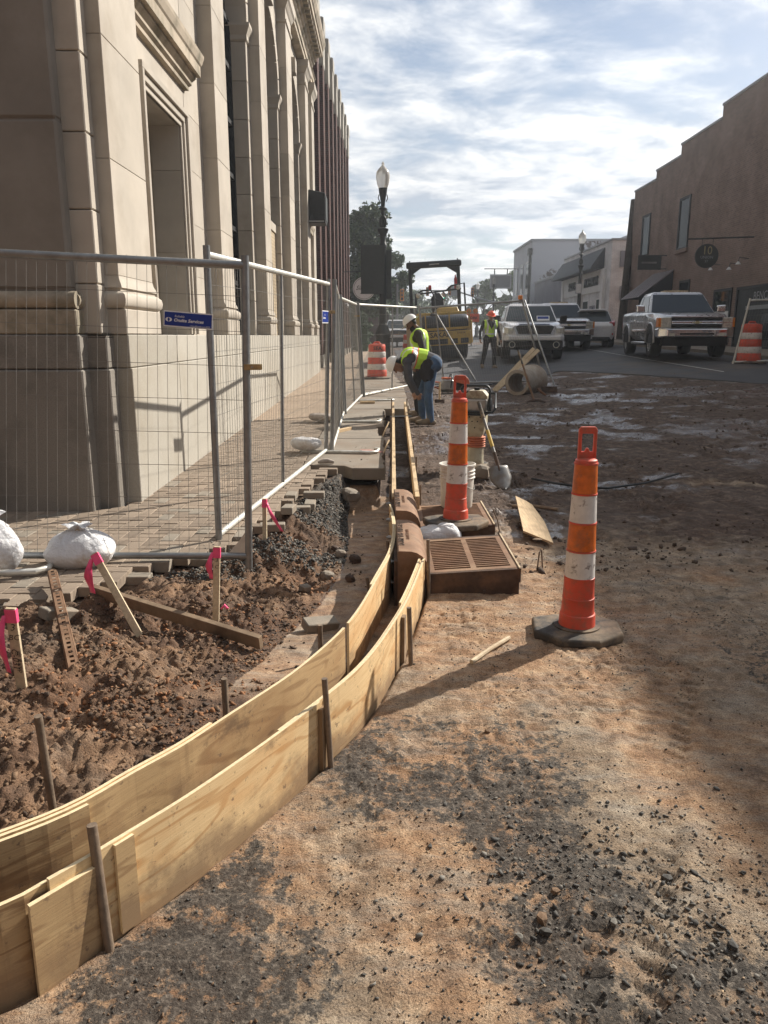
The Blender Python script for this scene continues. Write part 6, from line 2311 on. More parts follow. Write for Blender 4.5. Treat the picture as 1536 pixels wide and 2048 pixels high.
# shovel leaning on the rammer
def shovel(tip, top):
    tip, top = Vector(tip), Vector(top)
    T = thing('shovel', 'round point shovel with yellow grip leaning against the rammer', 'shovel')
    d = top - tip
    T.matrix_world = basis(tip, d, (1, 0, 0))
    L = d.length
    n, m_ = 10, 8
    verts, faces = [], []
    for i in range(n + 1):
        x = 0.30 * i / n
        w = 0.115 * min(1, math.sqrt(max(0, x / 0.16))) if x < 0.16 else 0.115 - 0.01 * (x - 0.16) / 0.14
        for j in range(m_ + 1):
            s_ = -1 + 2 * j / m_
            verts.append((x, w * s_, 0.035 * s_ * s_ * (0.4 + x * 2) + 0.02 * math.sin(x / 0.3 * 3.1)))
    for i in range(n):
        for j in range(m_):
            faces.append((i * (m_ + 1) + j, i * (m_ + 1) + j + 1, (i + 1) * (m_ + 1) + j + 1, (i + 1) * (m_ + 1) + j))
    o = MB().add(verts, faces).build('blade', MATS['steel_dull'], T, smooth_=True, fix=False)
    so = o.modifiers.new('s', 'SOLIDIFY')
    so.thickness = 0.003
    MB().tube([(0.24, 0, 0.022), (0.34, 0, 0.012), (0.46, 0, 0)], [0.014, 0.02, 0.019], 10).build('socket', MATS['rust_dark'], T, smooth_=True)
    MB().tube([(0.44, 0, 0), (L, 0, 0)], 0.0165, 10).build('shaft', MATS['steel_dull'], T, smooth_=True)
    MB().tube([(L * 0.47, 0, 0), (L * 0.66, 0, 0)], 0.020, 10).build('yellow_sleeve', MATS['yellow_grip'], T, smooth_=True)
    MB().tube([(L - 0.22, 0, 0), (L, 0, 0)], 0.021, 10).build('grip', MATS['rubber'], T, smooth_=True)


tp = G(1012, 974)
tp.z = hz(tp.x, tp.y) + 0.01
shovel(tp, PY(957, 804, p.y - 0.26))


# ------------------------------------------------------------------ concrete pipe with boards and pick
def pipe_group():
    C = G(1035, 791)
    R = 0.275
    ax = Vector((0.50, 0.866, 0.0)).normalized()
    T = thing('concrete_pipe', 'short concrete drain pipe with flared far end lying on the street', 'pipe')
    T.matrix_world = basis((C.x, C.y, C.z + R), (0, 0, 1), ax.cross(Vector((0, 0, 1)))) if False else Matrix.Translation((C.x, C.y + 0.1, C.z + R - 0.01)) @ ax.to_track_quat('Z', 'Y').to_matrix().to_4x4()
    MB().lathe([(R - 0.07, 0.0), (R - 0.004, 0.0), (R, 0.01), (R, 0.62), (R + 0.075, 0.72), (R + 0.08, 0.98), (R + 0.06, 1.0), (R, 1.0), (R - 0.07, 0.85), (R - 0.07, 0.0)], 48, cap=False).build('barrel', MATS['concrete_pipe'], T, smooth_=True)
    o = bpy.data.objects.new('x', None)
    # boards leaning on the pipe
    a = G(987, 783)
    b_ = PY(1068, 697, a.y + 0.25)
    for k, (da, db, lab) in enumerate(((Vector((0, 0, 0.02)), Vector((0, 0, 0)), 'upper pale lumber board leaning on the concrete pipe'), (Vector((0.05, -0.03, 0.02)), Vector((0.10, -0.02, -0.03)), 'lower pale lumber board leaning on the concrete pipe'))):
        plank(a + da, b_ + db, 0.085, 0.038, 'lath', 'lumber_board', lab, 'board', 'boards leaning on the pipe', roll=0.9)
    # pick : handle against the pipe
    h0, h1 = G(1068, 806), None
    h0.z += 0.05
    h1 = PY(1036, 700, h0.y + 0.15)
    P_ = thing('pick', 'pick with rusty handle leaning on the concrete pipe', 'pick')
    MB().tube([h0, h0.lerp(h1, 0.72)], [0.022, 0.018], 8).build('handle', MATS['rust_light'], P_, smooth_=True)
    MB().tube([h0.lerp(h1, 0.72), h1], [0.018, 0.022], 8).build('grip', MATS['rubber'], P_, smooth_=True)
    e = h0 + Vector((0.0, -0.01, 0))
    MB().tube([e + Vector((-0.14, 0.0, -0.03)), e + Vector((-0.02, 0, 0.0)), e + Vector((0.10, 0.0, 0.0)), e + Vector((0.22, 0.0, -0.035))], [0.012, 0.026, 0.026, 0.02], 8).build('head', MATS['rust_dark'], P_, smooth_=True)
    q = G(1098, 784)
    o = MB().cbox((0, 0, 0.06), (0.32, 0.12, 0.12)).build('timber_block', MATS['rust_dark'], None, bevel=0.008)
    o.location = q
    tag(o, 'dark timber block chocking the far end of the concrete pipe', 'block')
    q = G(1075, 792)
    w = MB().tube([q + Vector((0, 0, .16)), q + Vector((.08, -.02, .08)), q + Vector((.17, -.04, .02))], [0.03, 0.028, 0.02], 8)
    tag(w.build('curved_bar', MATS['rust'], smooth_=True), 'curved rusty bar resting beside the concrete pipe', 'bar')


pipe_group()


# cut-off saw
def cutoff_saw(loc, rz):
    T = thing('cutoff_saw', 'orange cut-off saw resting on the street near the bending worker', 'saw', loc, rz)
    Mw = Matrix.Translation((0.24, 0, 0.19)) @ Matrix.Rotation(math.pi / 2, 4, 'X')
    MB().lathe([(0.0, -0.002), (0.185, -0.002), (0.185, 0.002), (0.0, 0.002)], 40, Mw, cap=False).build('disc', MATS['rust_dark'], T)
    b = MB()
    pts = [(0.24 + 0.20 * math.cos(a), 0.19 + 0.20 * math.sin(a)) for a in np.linspace(-0.2, 2.9, 20)]
    pts += [(0.24, 0.19)]
    b.prism(pts, -0.035, 0.035, MYZ)
    b.build('blade_guard', MATS['saw_orange'], T, bevel=0.006)
    MB().loft([[(x, -w, 0.06), (x, w, 0.06), (x, w, h), (x, -w, h)] for x, w, h in ((-0.28, 0.07, 0.18), (-0.2, 0.10, 0.27), (-0.02, 0.11, 0.29), (0.08, 0.08, 0.24))]).build('engine', MATS['alu'], T, bevel=0.012)
    MB().box(-0.22, -0.02, -0.08, 0.08, 0.292, 0.34).build('cover', MATS['saw_orange'], T, bevel=0.015)
    MB().tube([(-0.05, -0.13, 0.10), (-0.03, -0.13, 0.34), (0.0, -0.05, 0.40), (0.0, 0.08, 0.40), (0.0, 0.13, 0.30)], 0.014, 8).build('front_handle', MATS['black_iron'], T, smooth_=True)
    MB().tube([(-0.26, 0, 0.22), (-0.42, 0, 0.24), (-0.46, 0, 0.14), (-0.28, 0, 0.08)], 0.018, 8).build('rear_handle', MATS['saw_orange'], T, smooth_=True)
    MB().box(0.05, 0.30, 0.04, 0.08, 0.12, 0.20).build('arm', MATS['alu'], T)
    MB().box(-0.24, 0.04, -0.10, 0.10, 0.0, 0.055).build('feet', MATS['rubber'], T)


p = G(902, 784)
cutoff_saw((p.x, p.y, p.z), 0.25)
# sledge standing on its head
p = G(879, 806)
s = thing('sledgehammer', 'sledgehammer standing on its head with the wooden handle up', 'hammer', tuple(p))
MB().loft([[(x, -r_, 0.04 - r_), (x, r_, 0.04 - r_), (x, r_, 0.04 + r_), (x, -r_, 0.04 + r_)] for x, r_ in ((-0.10, 0.034), (-0.08, 0.04), (-0.03, 0.033), (0.03, 0.033), (0.08, 0.04), (0.10, 0.034))]).build('head', MATS['rust_dark'], s)
MB().tube([(0, 0, 0.05), (0.0, 0.02, 0.42)], [0.02, 0.017], 8).build('handle', MATS['lumber'], s, smooth_=True)

# ------------------------------------------------------------------ scraps on the ground
def scrap_ply():
    q = [P(a, b_, 0.03) for a, b_ in ((1030, 1017), (1064, 1022), (1106, 1098), (1046, 1084))]
    T = MB()
    pts = [q[0], P(1052, 1024, .03), P(1063, 1030, .03), P(1088, 1058, .03), q[2], q[3]]
    tilt = [0.085, 0.07, 0.065, 0.045, 0.035, 0.075]
    z = [zg(p.x, p.y) + t for p, t in zip(pts, tilt)]
    n = len(pts)
    T.add([(p.x, p.y, zz) for p, zz in zip(pts, z)] + [(p.x, p.y, zz - 0.016) for p, zz in zip(pts, z)],
          [tuple(range(n)), tuple(range(2 * n - 1, n - 1, -1))] + [(i, (i + 1) % n, n + (i + 1) % n, n + i) for i in range(n)])
    o = T.build('plywood_scrap', MATS['lumber'], None)
    tag(o, 'torn plywood scrap with muddy marks lying on the dirt', 'plywood')
    for k, (px, py, l_) in enumerate(((1050, 1043, .10), (1062, 1062, .10), (1075, 1078, .07), (1047, 1032, .06))):
        p = P(px, py, 0.10)
        oo = MB().lathe([(0.0, 0.0), (0.022, 0.0), (0.016, 0.004), (0.0, 0.006)], 9, Matrix.Diagonal((l_ * 25, 1.0, 1, 1)), cap=False).build('mud_smear', MATS['lumber_old'], o)
        oo.location = (p.x, p.y, 0.098)


scrap_ply()


def rod(pts, r, m, name, label, cat, n=8, lift=None, group=None):
    w = []
    for px, py in pts:
        p = G(px, py)
        w.append(Vector((p.x, p.y, hz(p.x, p.y) + (lift if lift is not None else r))))
    o = MB().tube(w, r, n).build(name, MATS[m], None, smooth_=True)
    return tag(o, label, cat, group)


rod([(943, 1329), (980, 1302), (1018, 1279)], 0.012, 'lath', 'loose_pin', 'loose pale pin lying on the clay before the inlet', 'pin', lift=0.014)
rod([(1024, 1008), (1070, 1013), (1116, 1021)], 0.016, 'lumber_old', 'stick', 'old wooden stick lying behind the torn plywood scrap', 'stick', lift=0.02)
rod([(1064, 958), (1110, 968), (1160, 974), (1215, 978), (1290, 969), (1356, 956)], 0.012, 'black_paint', 'black_hose', 'thin black hose stretched over the wet mud', 'hose', lift=0.03)
rod([(1120, 960), (1150, 970), (1178, 983)], 0.010, 'rust_dark', 'rebar', 'short dark bar lying across the black hose', 'bar', lift=0.02)
for pts, lab in ((((1074, 1141), (1079, 1104), (1083, 1100), (1085, 1141)), 'bent wire hairpin sticking out of the dirt beside the plywood scrap'), (((1000, 1068), (995, 1040), (986, 1018)), 'curved rusty wire sticking up beside the inlet frame')):
    b0 = P(pts[0][0], pts[0][1], 0.03)
    tag(MB().tube([PY(a, c, b0.y + 0.01 * k) for k, (a, c) in enumerate(pts)], 0.0055, 6).build('bent_wire', MATS['steel_pin'], smooth_=True), lab, 'wire')
# concrete chunk and lumps of asphalt
def chunk(loc, size, seed, m, name, label, cat, group=None, sub=2):
    bm = bmesh.new()
    bmesh.ops.create_icosphere(bm, subdivisions=sub, radius=1.0)
    for v in bm.verts:
        n = (1.0 if sub > 1 else 2.2) * mnoise.noise(v.co * 1.3 + Vector((seed * 5.3, seed, 0)))
        v.co *= 1 + 0.35 * n
        v.co = Vector((max(-0.75, min(0.75, v.co.x)), max(-0.75, min(0.75, v.co.y)), max(-0.7, min(0.75, v.co.z))))
        v.co = Vector((v.co.x * size[0], v.co.y * size[1], v.co.z * size[2]))
    me = bpy.data.meshes.new(name)
    bm.to_mesh(me)
    bm.free()
    me.materials.append(MATS[m])
    o = obj_from(name, me)
    o.location = loc
    o.rotation_euler = (0.2 * math.sin(seed), 0.2 * math.cos(seed), seed)
    return tag(o, label, cat, group)


p = G(965, 955)
chunk((p.x, p.y, p.z + 0.06), (0.13, 0.10, 0.10), 1.3, 'concrete', 'concrete_chunk', 'broken concrete chunk under the foot of the rammer', 'chunk')
p = P(700, 985, -0.05)
chunk((p.x, p.y, -0.08), (0.14, 0.12, 0.09), 2.1, 'concrete', 'concrete_chunk', 'grey stone chunk in the dark hollow under the slab', 'chunk')
for k, (px, py, s_) in enumerate(((682, 1100, .055), (710, 1112, .06), (655, 1140, .06), (700, 1150, .045), (610, 1175, .05), (670, 1085, .04))):
    p = P(px, py, -0.02)
    chunk((p.x, p.y, hz(p.x, p.y) + s_ * 0.4), (s_, s_ * 0.8, s_ * 0.7), k * 1.7 + .4, 'rust_dark' if k % 2 else 'concrete', 'clod', ('dark clod on the wet clay beside the narrow end of the form', 'grey clod on the wet clay below the gravel', 'dark clod halfway along the foot of the bank', 'small grey clod in the middle of the wet clay', 'dark clod on the brown earth bank', 'small grey clod under the gravel bank')[k], 'clod', 'clods at the foot of the bank')
for (px, py, lx, ly, lab) in ((735, 812, 0.30, 0.09, 'reddish brick lying flat on the pavement near the lumber form'), (688, 862, 0.42, 0.05, 'bent strip of wood lying on the pavement slab')):
    p = P(px, py, float(z_side(12)))
    o = MB().cbox((0, 0, 0.025), (lx, ly, 0.05)).build('wood_offcut', MATS['lumber'], None, bevel=0.004)
    o.location = (p.x, p.y, float(z_side(p.y)))
    o.rotation_euler = (0, 0, 0.05 if lx < .4 else 1.1)
    tag(o, lab.replace('brick', 'offcut'), 'offcut')
# ------------------------------------------------------------------ striped drums
def drum(loc, label, text=None, rz=0.0):
    T = thing('traffic_drum', label, 'traffic drum', loc, rz, 'striped traffic drums')
    MB().lathe([(0.42, 0.0), (0.42, 0.02), (0.34, 0.05), (0.30, 0.06)], 12).build('rubber_base', MATS['rubber'], T)
    z = 0.055
    rs = [0.295, 0.285, 0.275, 0.265, 0.255]
    hs = [0.20, 0.165, 0.19, 0.165, 0.19]
    for k, (r, h) in enumerate(zip(rs, hs)):
        m = MATS['cone_orange'] if k % 2 == 0 else MATS['cone_reflect_white']
        MB().lathe([(r - 0.004, z), (r, z + 0.008), (r - 0.006, z + h - 0.008), (r - 0.012, z + h)], 36).build('band', m, T, smooth_=True)
        z += h
    MB().lathe([(0.243, z), (0.235, z + 0.025), (0.10, z + 0.04), (0.0, z + 0.04)], 36, cap=False).build('lid', MATS['cone_orange'], T, smooth_=True)
    MB().tube([(-0.10, 0, z + 0.03), (-0.07, 0, z + 0.085), (0.07, 0, z + 0.085), (0.10, 0, z + 0.03)], 0.02, 8).build('handle', MATS['cone_orange'], T, smooth_=True)
    if text:
        M = basis((0.02, -0.262, 0.87), (1, 0, 0), (0, 0, 1))
        o = text_part('stencil', text, 0.15, MATS['ink'], T, M, ext=0.001, offset=0.003)
        for v in o.data.vertices:
            v.co.z -= v.co.x ** 2 / (2 * 0.26)
    return T


p = P(754, 757, 0.36)
drum((p.x, p.y, float(z_side(p.y)) + 0.005), 'orange and white traffic drum stencilled SEA on the pavement behind the fence', 'SEA')
p = G(1503, 729)
drum((p.x, p.y + 0.2, zg(p.x, p.y) + 0.03), 'orange and white traffic drum in front of the brown brick building')
p = G(822, 722)
drum((p.x, p.y + 3, zg(p.x, p.y + 3) + 0.03), 'orange and white traffic drum half hidden behind the standing workers')


# ------------------------------------------------------------------ vehicles (x forward, y left)
def wheel(parent, x, y, r, w, rim='wheel_alloy'):
    s_ = 1 if y > 0 else -1
    M = Matrix.Translation((x, y, r)) @ Matrix.Rotation(-s_ * math.pi / 2, 4, 'X')
    o = MB().lathe([(r * 0.62, -w / 2), (r * 0.93, -w / 2), (r, -w / 2 + 0.04), (r, w / 2 - 0.04), (r * 0.93, w / 2), (r * 0.62, w / 2), (r * 0.60, w / 2 - 0.05)], 32, M, cap=False).build('wheel', MATS['tyre'], parent, smooth_=True)
    b = MB().lathe([(r * 0.63, w / 2 - 0.01), (r * 0.60, w / 2 - 0.02), (r * 0.56, w / 2 - 0.09), (0.0, w / 2 - 0.09)], 28, M, cap=False)
    b.lathe([(r * 0.17, w / 2 - 0.09), (r * 0.15, w / 2 - 0.015), (0.0, w / 2 - 0.01)], 14, M, cap=False)
    for k in range(6):
        a = k * math.pi / 3
        Ms = M @ Matrix.Rotation(a, 4, 'Z')
        b.box(r * 0.1, r * 0.60, -0.035, 0.035, w / 2 - 0.055, w / 2 - 0.02, Ms)
    b.build('rim', MATS[rim], o)


def rect_ring(x, w, wt, zb, zm, zt, cut=0.9):
    return [(x, -w * cut, zb), (x, w * cut, zb), (x, w, zb + 0.14), (x, w, zm), (x, wt, zt), (x, -wt, zt), (x, -w, zm), (x, -w, zb + 0.14)]


def pane(parent, pts, off, m='windscreen', name='pane'):
    n = (Vector(pts[1]) - Vector(pts[0])).cross(Vector(pts[2]) - Vector(pts[0])).normalized()
    if n.dot(Vector(off)) < 0: n = -n
    q = [Vector(p) + n * 0.012 for p in pts]
    r = [Vector(p) - n * 0.01 for p in pts]
    k = len(pts)
    b = MB().add(q + r, [tuple(range(k)), tuple(range(2 * k - 1, k - 1, -1))] + [(i, (i + 1) % k, k + (i + 1) % k, k + i) for i in range(k)])
    return b.build(name, MATS[m], parent)


def lerp3(a, b_, t): return tuple(a[i] + (b_[i] - a[i]) * t for i in range(3))


def inset(q, e):
    c = [sum(p[i] for p in q) / len(q) for i in range(3)]
    return [lerp3(p, c, e) for p in q]


def pickup(name, label, loc, heading, paint, style, crew=False, bed=True):
    T = thing(name, label, 'pickup truck', loc, heading)
    W = 1.0
    PT = MATS[paint]
    L1 = 2.85
    xr = -1.75 if crew else -0.95                         # back of cab
    st = [(-2.9, 0.95, 0.90, 0.62, 1.22, 1.30), (-2.75, 0.99, 0.95, 0.55, 1.26, 1.34), (xr - 0.05, 1.0, 0.96, 0.50, 1.26, 1.34), (xr, 1.0, 0.96, 0.48, 1.24, 1.30), (0.9, 1.0, 0.96, 0.48, 1.22, 1.28),
          (1.3, 1.0, 0.93, 0.50, 1.16, 1.27), (2.3, 0.99, 0.86, 0.55, 1.06, 1.21), (2.66, 0.96, 0.78, 0.60, 1.00, 1.14), (2.80, 0.90, 0.72, 0.62, 0.95, 1.04)]
    b = MB().loft([rect_ring(x, w, wt, zb, zm, zt) for x, w, wt, zb, zm, zt in st])
    body = b.build('body', PT, T, smooth_=True, bevel=0.03, seg=2, ang=20)
    MB().box(-2.75, 2.5, -0.82, 0.82, 0.33, 0.50).build('chassis', MATS['black_paint'], T)
    # cab
    zb, zt = 1.26, 1.90
    base = [(xr, -0.93, zb), (1.18, -0.93, zb), (1.18, 0.93, zb), (xr, 0.93, zb)]
    roof = [(xr + 0.22, -0.74, zt), (0.32, -0.74, zt), (0.32, 0.74, zt), (xr + 0.22, 0.74, zt)]
    mid = [lerp3(p, q, 0.88) for p, q in zip(base, roof)]
    roof2 = [(p[0] * 0.96, p[1] * 0.93, zt + 0.0) for p in roof]
    cab = MB().loft([base, mid, roof2]).build('cab', PT, T, bevel=0.04, seg=3, ang=15, smooth_=True)
    pane(cab, inset([base[1], base[2], mid[2], mid[1]], 0.06), (1, 0, 0.5), name='windscreen')
    pane(cab, inset([base[0], base[3], mid[3], mid[0]], 0.10), (-1, 0, 0.3), 'glass_dark', 'rear_window')
    for i0, i1, s_ in ((0, 1, -1), (3, 2, 1)):
        A, B_, C_, D_ = base[i0], base[i1], mid[i1], mid[i0]
        parts = ((0.05, 0.48), (0.53, 0.92)) if crew else ((0.05, 0.26), (0.31, 0.90))
        for u0, u1 in parts:
            q = [lerp3(A, B_, u0), lerp3(A, B_, u1), lerp3(D_, C_, u1), lerp3(D_, C_, u0)]
            q = [lerp3(q[0], q[3], 0.06), lerp3(q[1], q[2], 0.06), lerp3(q[1], q[2], 0.93), lerp3(q[0], q[3], 0.93)]
            pane(cab, q, (0, s_, 0.2), 'glass_dark', 'side_window')
        # door seams, handle, moulding
        d = MB()
        for xx in ((xr + 0.05, -0.35, 1.02) if crew else (-0.88, 0.98)):
            d.box(xx - 0.006, xx + 0.006, s_ * 1.0 - 0.004, s_ * 1.0 + 0.004, 0.55, 1.22)
        d.build('door_seam', MATS['black_paint'], body)
        MB().box(-0.70, -0.50, s_ * 1.0 - 0.02, s_ * 1.0 + 0.03, 1.06, 1.10).build('door_handle', MATS['chrome'], body, bevel=0.01)
        MB().box(-0.9, 1.0, s_ * 1.0 - 0.02, s_ * 1.0 + 0.018, 0.74, 0.80).build('side_moulding', MATS['chrome' if style == 'silver' else paint], body, bevel=0.008)
        MB().tube([(-1.0, s_ * 0.96, 0.40), (1.1, s_ * 0.96, 0.40)], 0.045, 10).build('side_step', MATS['chrome'], T, smooth_=True)
        mi = MB().loft([[(0.92 + dx, s_ * 1.02, 1.28), (0.92 + dx, s_ * 1.26, 1.28), (0.92 + dx, s_ * 1.28, 1.50), (0.92 + dx, s_ * 1.04, 1.48)] for dx in (-0.07, 0.08)])
        mi.build('mirror', MATS['chrome' if style == 'silver' else 'black_paint'], T, bevel=0.03, seg=2)
        # wheel arches
        for xc in (1.78, -1.85):
            a_ = MB()
            pts = [(xc + 0.53 * math.cos(t), 0.42 + 0.53 * math.sin(t)) for t in np.linspace(-0.05, math.pi + 0.05, 18)]
            a_.prism(pts, s_ * 0.70, s_ * 1.006, MYZ)
            a_.build('wheel_well', MATS['black_paint'], body)
            MB().tube([(xc + 0.55 * math.cos(t), s_ * 1.005, 0.42 + 0.55 * math.sin(t)) for t in np.linspace(0.0, math.pi, 18)], 0.028, 8).build('arch_lip', PT, body, smooth_=True)
            wheel(T, xc, s_ * 0.87, 0.42, 0.29)
    # bed
    if bed:
        MB().box(-2.80, xr - 0.12, -0.84, 0.84, 1.345, 1.352).build('bed_floor', MATS['black_paint'], body)
    xf = 2.80
    if style == 'silver':
        MB().box(2.62, 2.90, -0.66, 0.66, 0.60, 0.74).build('x', MATS['black_paint'], body).name = 'lower_intake'
        bp = MB().loft([[(x, -w, z0), (x, w, z0), (x, w, z1), (x, -w, z1)] for x, w, z0, z1 in ((2.45, 1.02, 0.58, 0.80), (2.80, 1.00, 0.56, 0.82), (2.96, 0.80, 0.58, 0.80))]).build('front_bumper', MATS['chrome'], T, bevel=0.03, seg=2)
        MB().box(2.955, 2.968, -0.45, 0.45, 0.63, 0.68).build('bumper_slot', MATS['black_paint'], bp)
        MB().box(2.62, 2.78, -0.86, 0.86, 0.38, 0.57).build('air_dam', MATS['black_paint'], T)
        g = MB().box(2.70, 2.865, -0.66, 0.66, 0.825, 1.10).build('grille', MATS['black_paint'], T, bevel=0.01)
        MB().box(2.86, 2.885, -0.67, 0.67, 0.93, 1.00).build('chrome_bar', MATS['chrome'], g, bevel=0.008)
        MB().box(2.70, 2.875, -0.69, 0.69, 1.10, 1.125).build('chrome_edge', MATS['chrome'], g)
        MB().prism([(-0.13, -0.015), (-0.06, -0.015), (-0.05, -0.035), (0.05, -0.035), (0.06, -0.015), (0.13, -0.015), (0.11, 0.02), (0.05, 0.02), (0.045, 0.035), (-0.045, 0.035), (-0.05, 0.02), (-0.11, 0.02)], 0, 0.012,
                   Matrix.Translation((2.886, 0, 0.965)) @ Matrix(((0, 0, 1, 0), (1, 0, 0, 0), (0, 1, 0, 0), (0, 0, 0, 1)))).build('emblem', MATS['gold'], g)
        for s_ in (-1, 1):
            hl = MB().loft([[(x, s_ * y0, z0), (x, s_ * y1, z0), (x, s_ * y1, z1), (x, s_ * y0, z1)] for x, y0, y1, z0, z1 in ((2.50, 0.70, 1.005, 0.84, 1.10), (2.855, 0.68, 0.93, 0.83, 1.10))]).build('headlight', MATS['headlight'], T, bevel=0.01)
            MB().box(2.855, 2.868, s_ * 0.68 - (0.25 if s_ > 0 else 0) + (0.25 if s_ > 0 else -0.25), s_ * 0.93, 0.96, 0.975).build('divider', MATS['chrome'], hl)
            MB().box(2.52, 2.80, s_ * 0.935, s_ * 1.008, 0.845, 1.09).build('turn_lens', MATS['amber'], hl)
            MB().box(2.955, 2.972, s_ * 0.58, s_ * 0.74, 0.60, 0.68).build('fog_light', MATS['headlight'], bp)
        MB().box(-0.25, 0.25, -0.35, 0.35, 1.90, 1.95).build('roof_rack', MATS['lath'], T)
    else:
        bp = MB().loft([[(x, -w, z0), (x, w, z0), (x, w, z1), (x, -w, z1)] for x, w, z0, z1 in ((2.40, 1.0, 0.62, 0.78), (2.80, 0.98, 0.62, 0.80), (2.95, 0.84, 0.64, 0.79))]).build('front_bumper', PT, T, bevel=0.04, seg=2)
        MB().loft([[(x, -w, z0), (x, w, z0), (x, w, z1), (x, -w, z1)] for x, w, z0, z1 in ((2.45, 0.98, 0.34, 0.62), (2.82, 0.90, 0.36, 0.62))]).build('lower_bumper', MATS['black_paint'], T, bevel=0.04, seg=2)
        pr = [(-0.52, 0.84), (0.52, 0.84), (0.62, 1.06), (0.55, 1.12), (-0.55, 1.12), (-0.62, 1.06)]
        Mg = Matrix(((0, 0, 1, 0), (1, 0, 0, 0), (0, 1, 0, 0), (0, 0, 0, 1)))
        MB().prism([(x * 1.14, 0.80 + (z - 0.84) * 1.16) for x, z in pr], 2.70, 2.85, Mg).build('grille_surround', MATS['chrome'], T, bevel=0.015)
        g = MB().prism(pr, 2.80, 2.868, Mg).build('grille', MATS['black_paint'], T)
        b = MB()
        for k in range(1, 7):
            b.box(2.866, 2.872, -0.53, 0.53, 0.84 + k * 0.04, 0.846 + k * 0.04)
        b.build('bars', MATS['rubber'], g)
        MB().tube([(2.88, 0.085 * math.cos(a), 0.985 + 0.055 * math.sin(a)) for a in np.linspace(0, 2 * math.pi, 18, endpoint=False)], 0.009, 6, closed=True).build('emblem', MATS['chrome'], g)
        for s_ in (-1, 1):
            MB().loft([[(x, s_ * y0, z0), (x, s_ * y1, z0), (x, s_ * y1, z1), (x, s_ * y0, z1)] for x, y0, y1, z0, z1 in ((2.35, 0.78, 1.004, 0.88, 1.10), (2.72, 0.72, 0.985, 0.84, 1.07), (2.82, 0.70, 0.86, 0.86, 1.03))]).build('headlight', MATS['headlight'], T, bevel=0.015)
            fo = MB().tube([(2.78, s_ * 0.72, 0.50), (2.86, s_ * 0.72, 0.50)], 0.11, 18).build('fog_surround', MATS['headlight'], T)
            MB().tube([(2.85, s_ * 0.72, 0.50), (2.865, s_ * 0.72, 0.50)], 0.082, 18).build('fog_light', MATS['glass_dark'], fo)
        MB().box(2.55, 2.80, -0.50, 0.50, 1.152, 1.165).build('bug_deflector', MATS['sign_blue'], T)
    for s_ in (-1, 1):
        MB().box(-2.93, -2.86, s_ * 0.86, s_ * 0.965, 0.85, 1.25).build('tail_light', MATS['red_lens'], T)
    MB().box(-3.02, -2.88, -0.95, 0.95, 0.55, 0.72).build('rear_bumper', MATS['chrome'], T, bevel=0.02)
    return T


def face_dir(dx, dy): return math.atan2(dy, dx)


q = G(1066, 726)
hd = Vector((-0.10, -0.995, 0)).normalized()
c = Vector((q.x, q.y, 0)) - hd * 2.75
c.z = zg(c.x, c.y) + 0.035
T = pickup('pickup_truck', 'white pickup with placard in the windscreen, facing the fence beside the roller', c, face_dir(hd.x, hd.y), 'paint_white', 'white', crew=True)
s = thing('windscreen_placard', 'small blue and white placard behind the windscreen of the white pickup', 'placard')
M = T.matrix_basis @ Matrix.Translation((1.22, 0.42, 1.30))
s.matrix_world = M @ Matrix.Rotation(-0.6, 4, 'Y')
MB().box(-0.004, 0.004, -0.22, 0.22, 0.0, 0.20).build('card', MATS['sign_white'], s)
MB().box(0.004, 0.007, -0.19, 0.19, 0.07, 0.17).build('print', MATS['sign_blue'], s)
q = G(1385, 724)
hd = Vector((-0.12, -0.993, 0)).normalized()
c = Vector((q.x, q.y, 0)) - hd * 2.75
c.z = zg(c.x, c.y) + 0.035
pickup('pickup_truck', 'silver pickup with chrome grille standing in front of the brown brick building', c, face_dir(hd.x, hd.y), 'paint_silver', 'silver', crew=False)
q = G(1128, 703)
hd = Vector((-0.06, -0.998, 0)).normalized()
c = Vector((q.x, q.y, 0)) - hd * 2.0
c.z = zg(c.x, c.y) + 0.035
pickup('pickup_truck', 'white pickup with black mirrors behind the placard pickup, beside the hatchback', c, face_dir(hd.x, hd.y), 'paint_white', 'silver', crew=True)
c = Vector((1.05, 58.0, 0))
c.z = zg(c.x, c.y) + 0.035
pickup('pickup_truck', 'distant white pickup parked by the pavement beyond the roller', c, face_dir(0, -1), 'paint_white', 'white', crew=True)


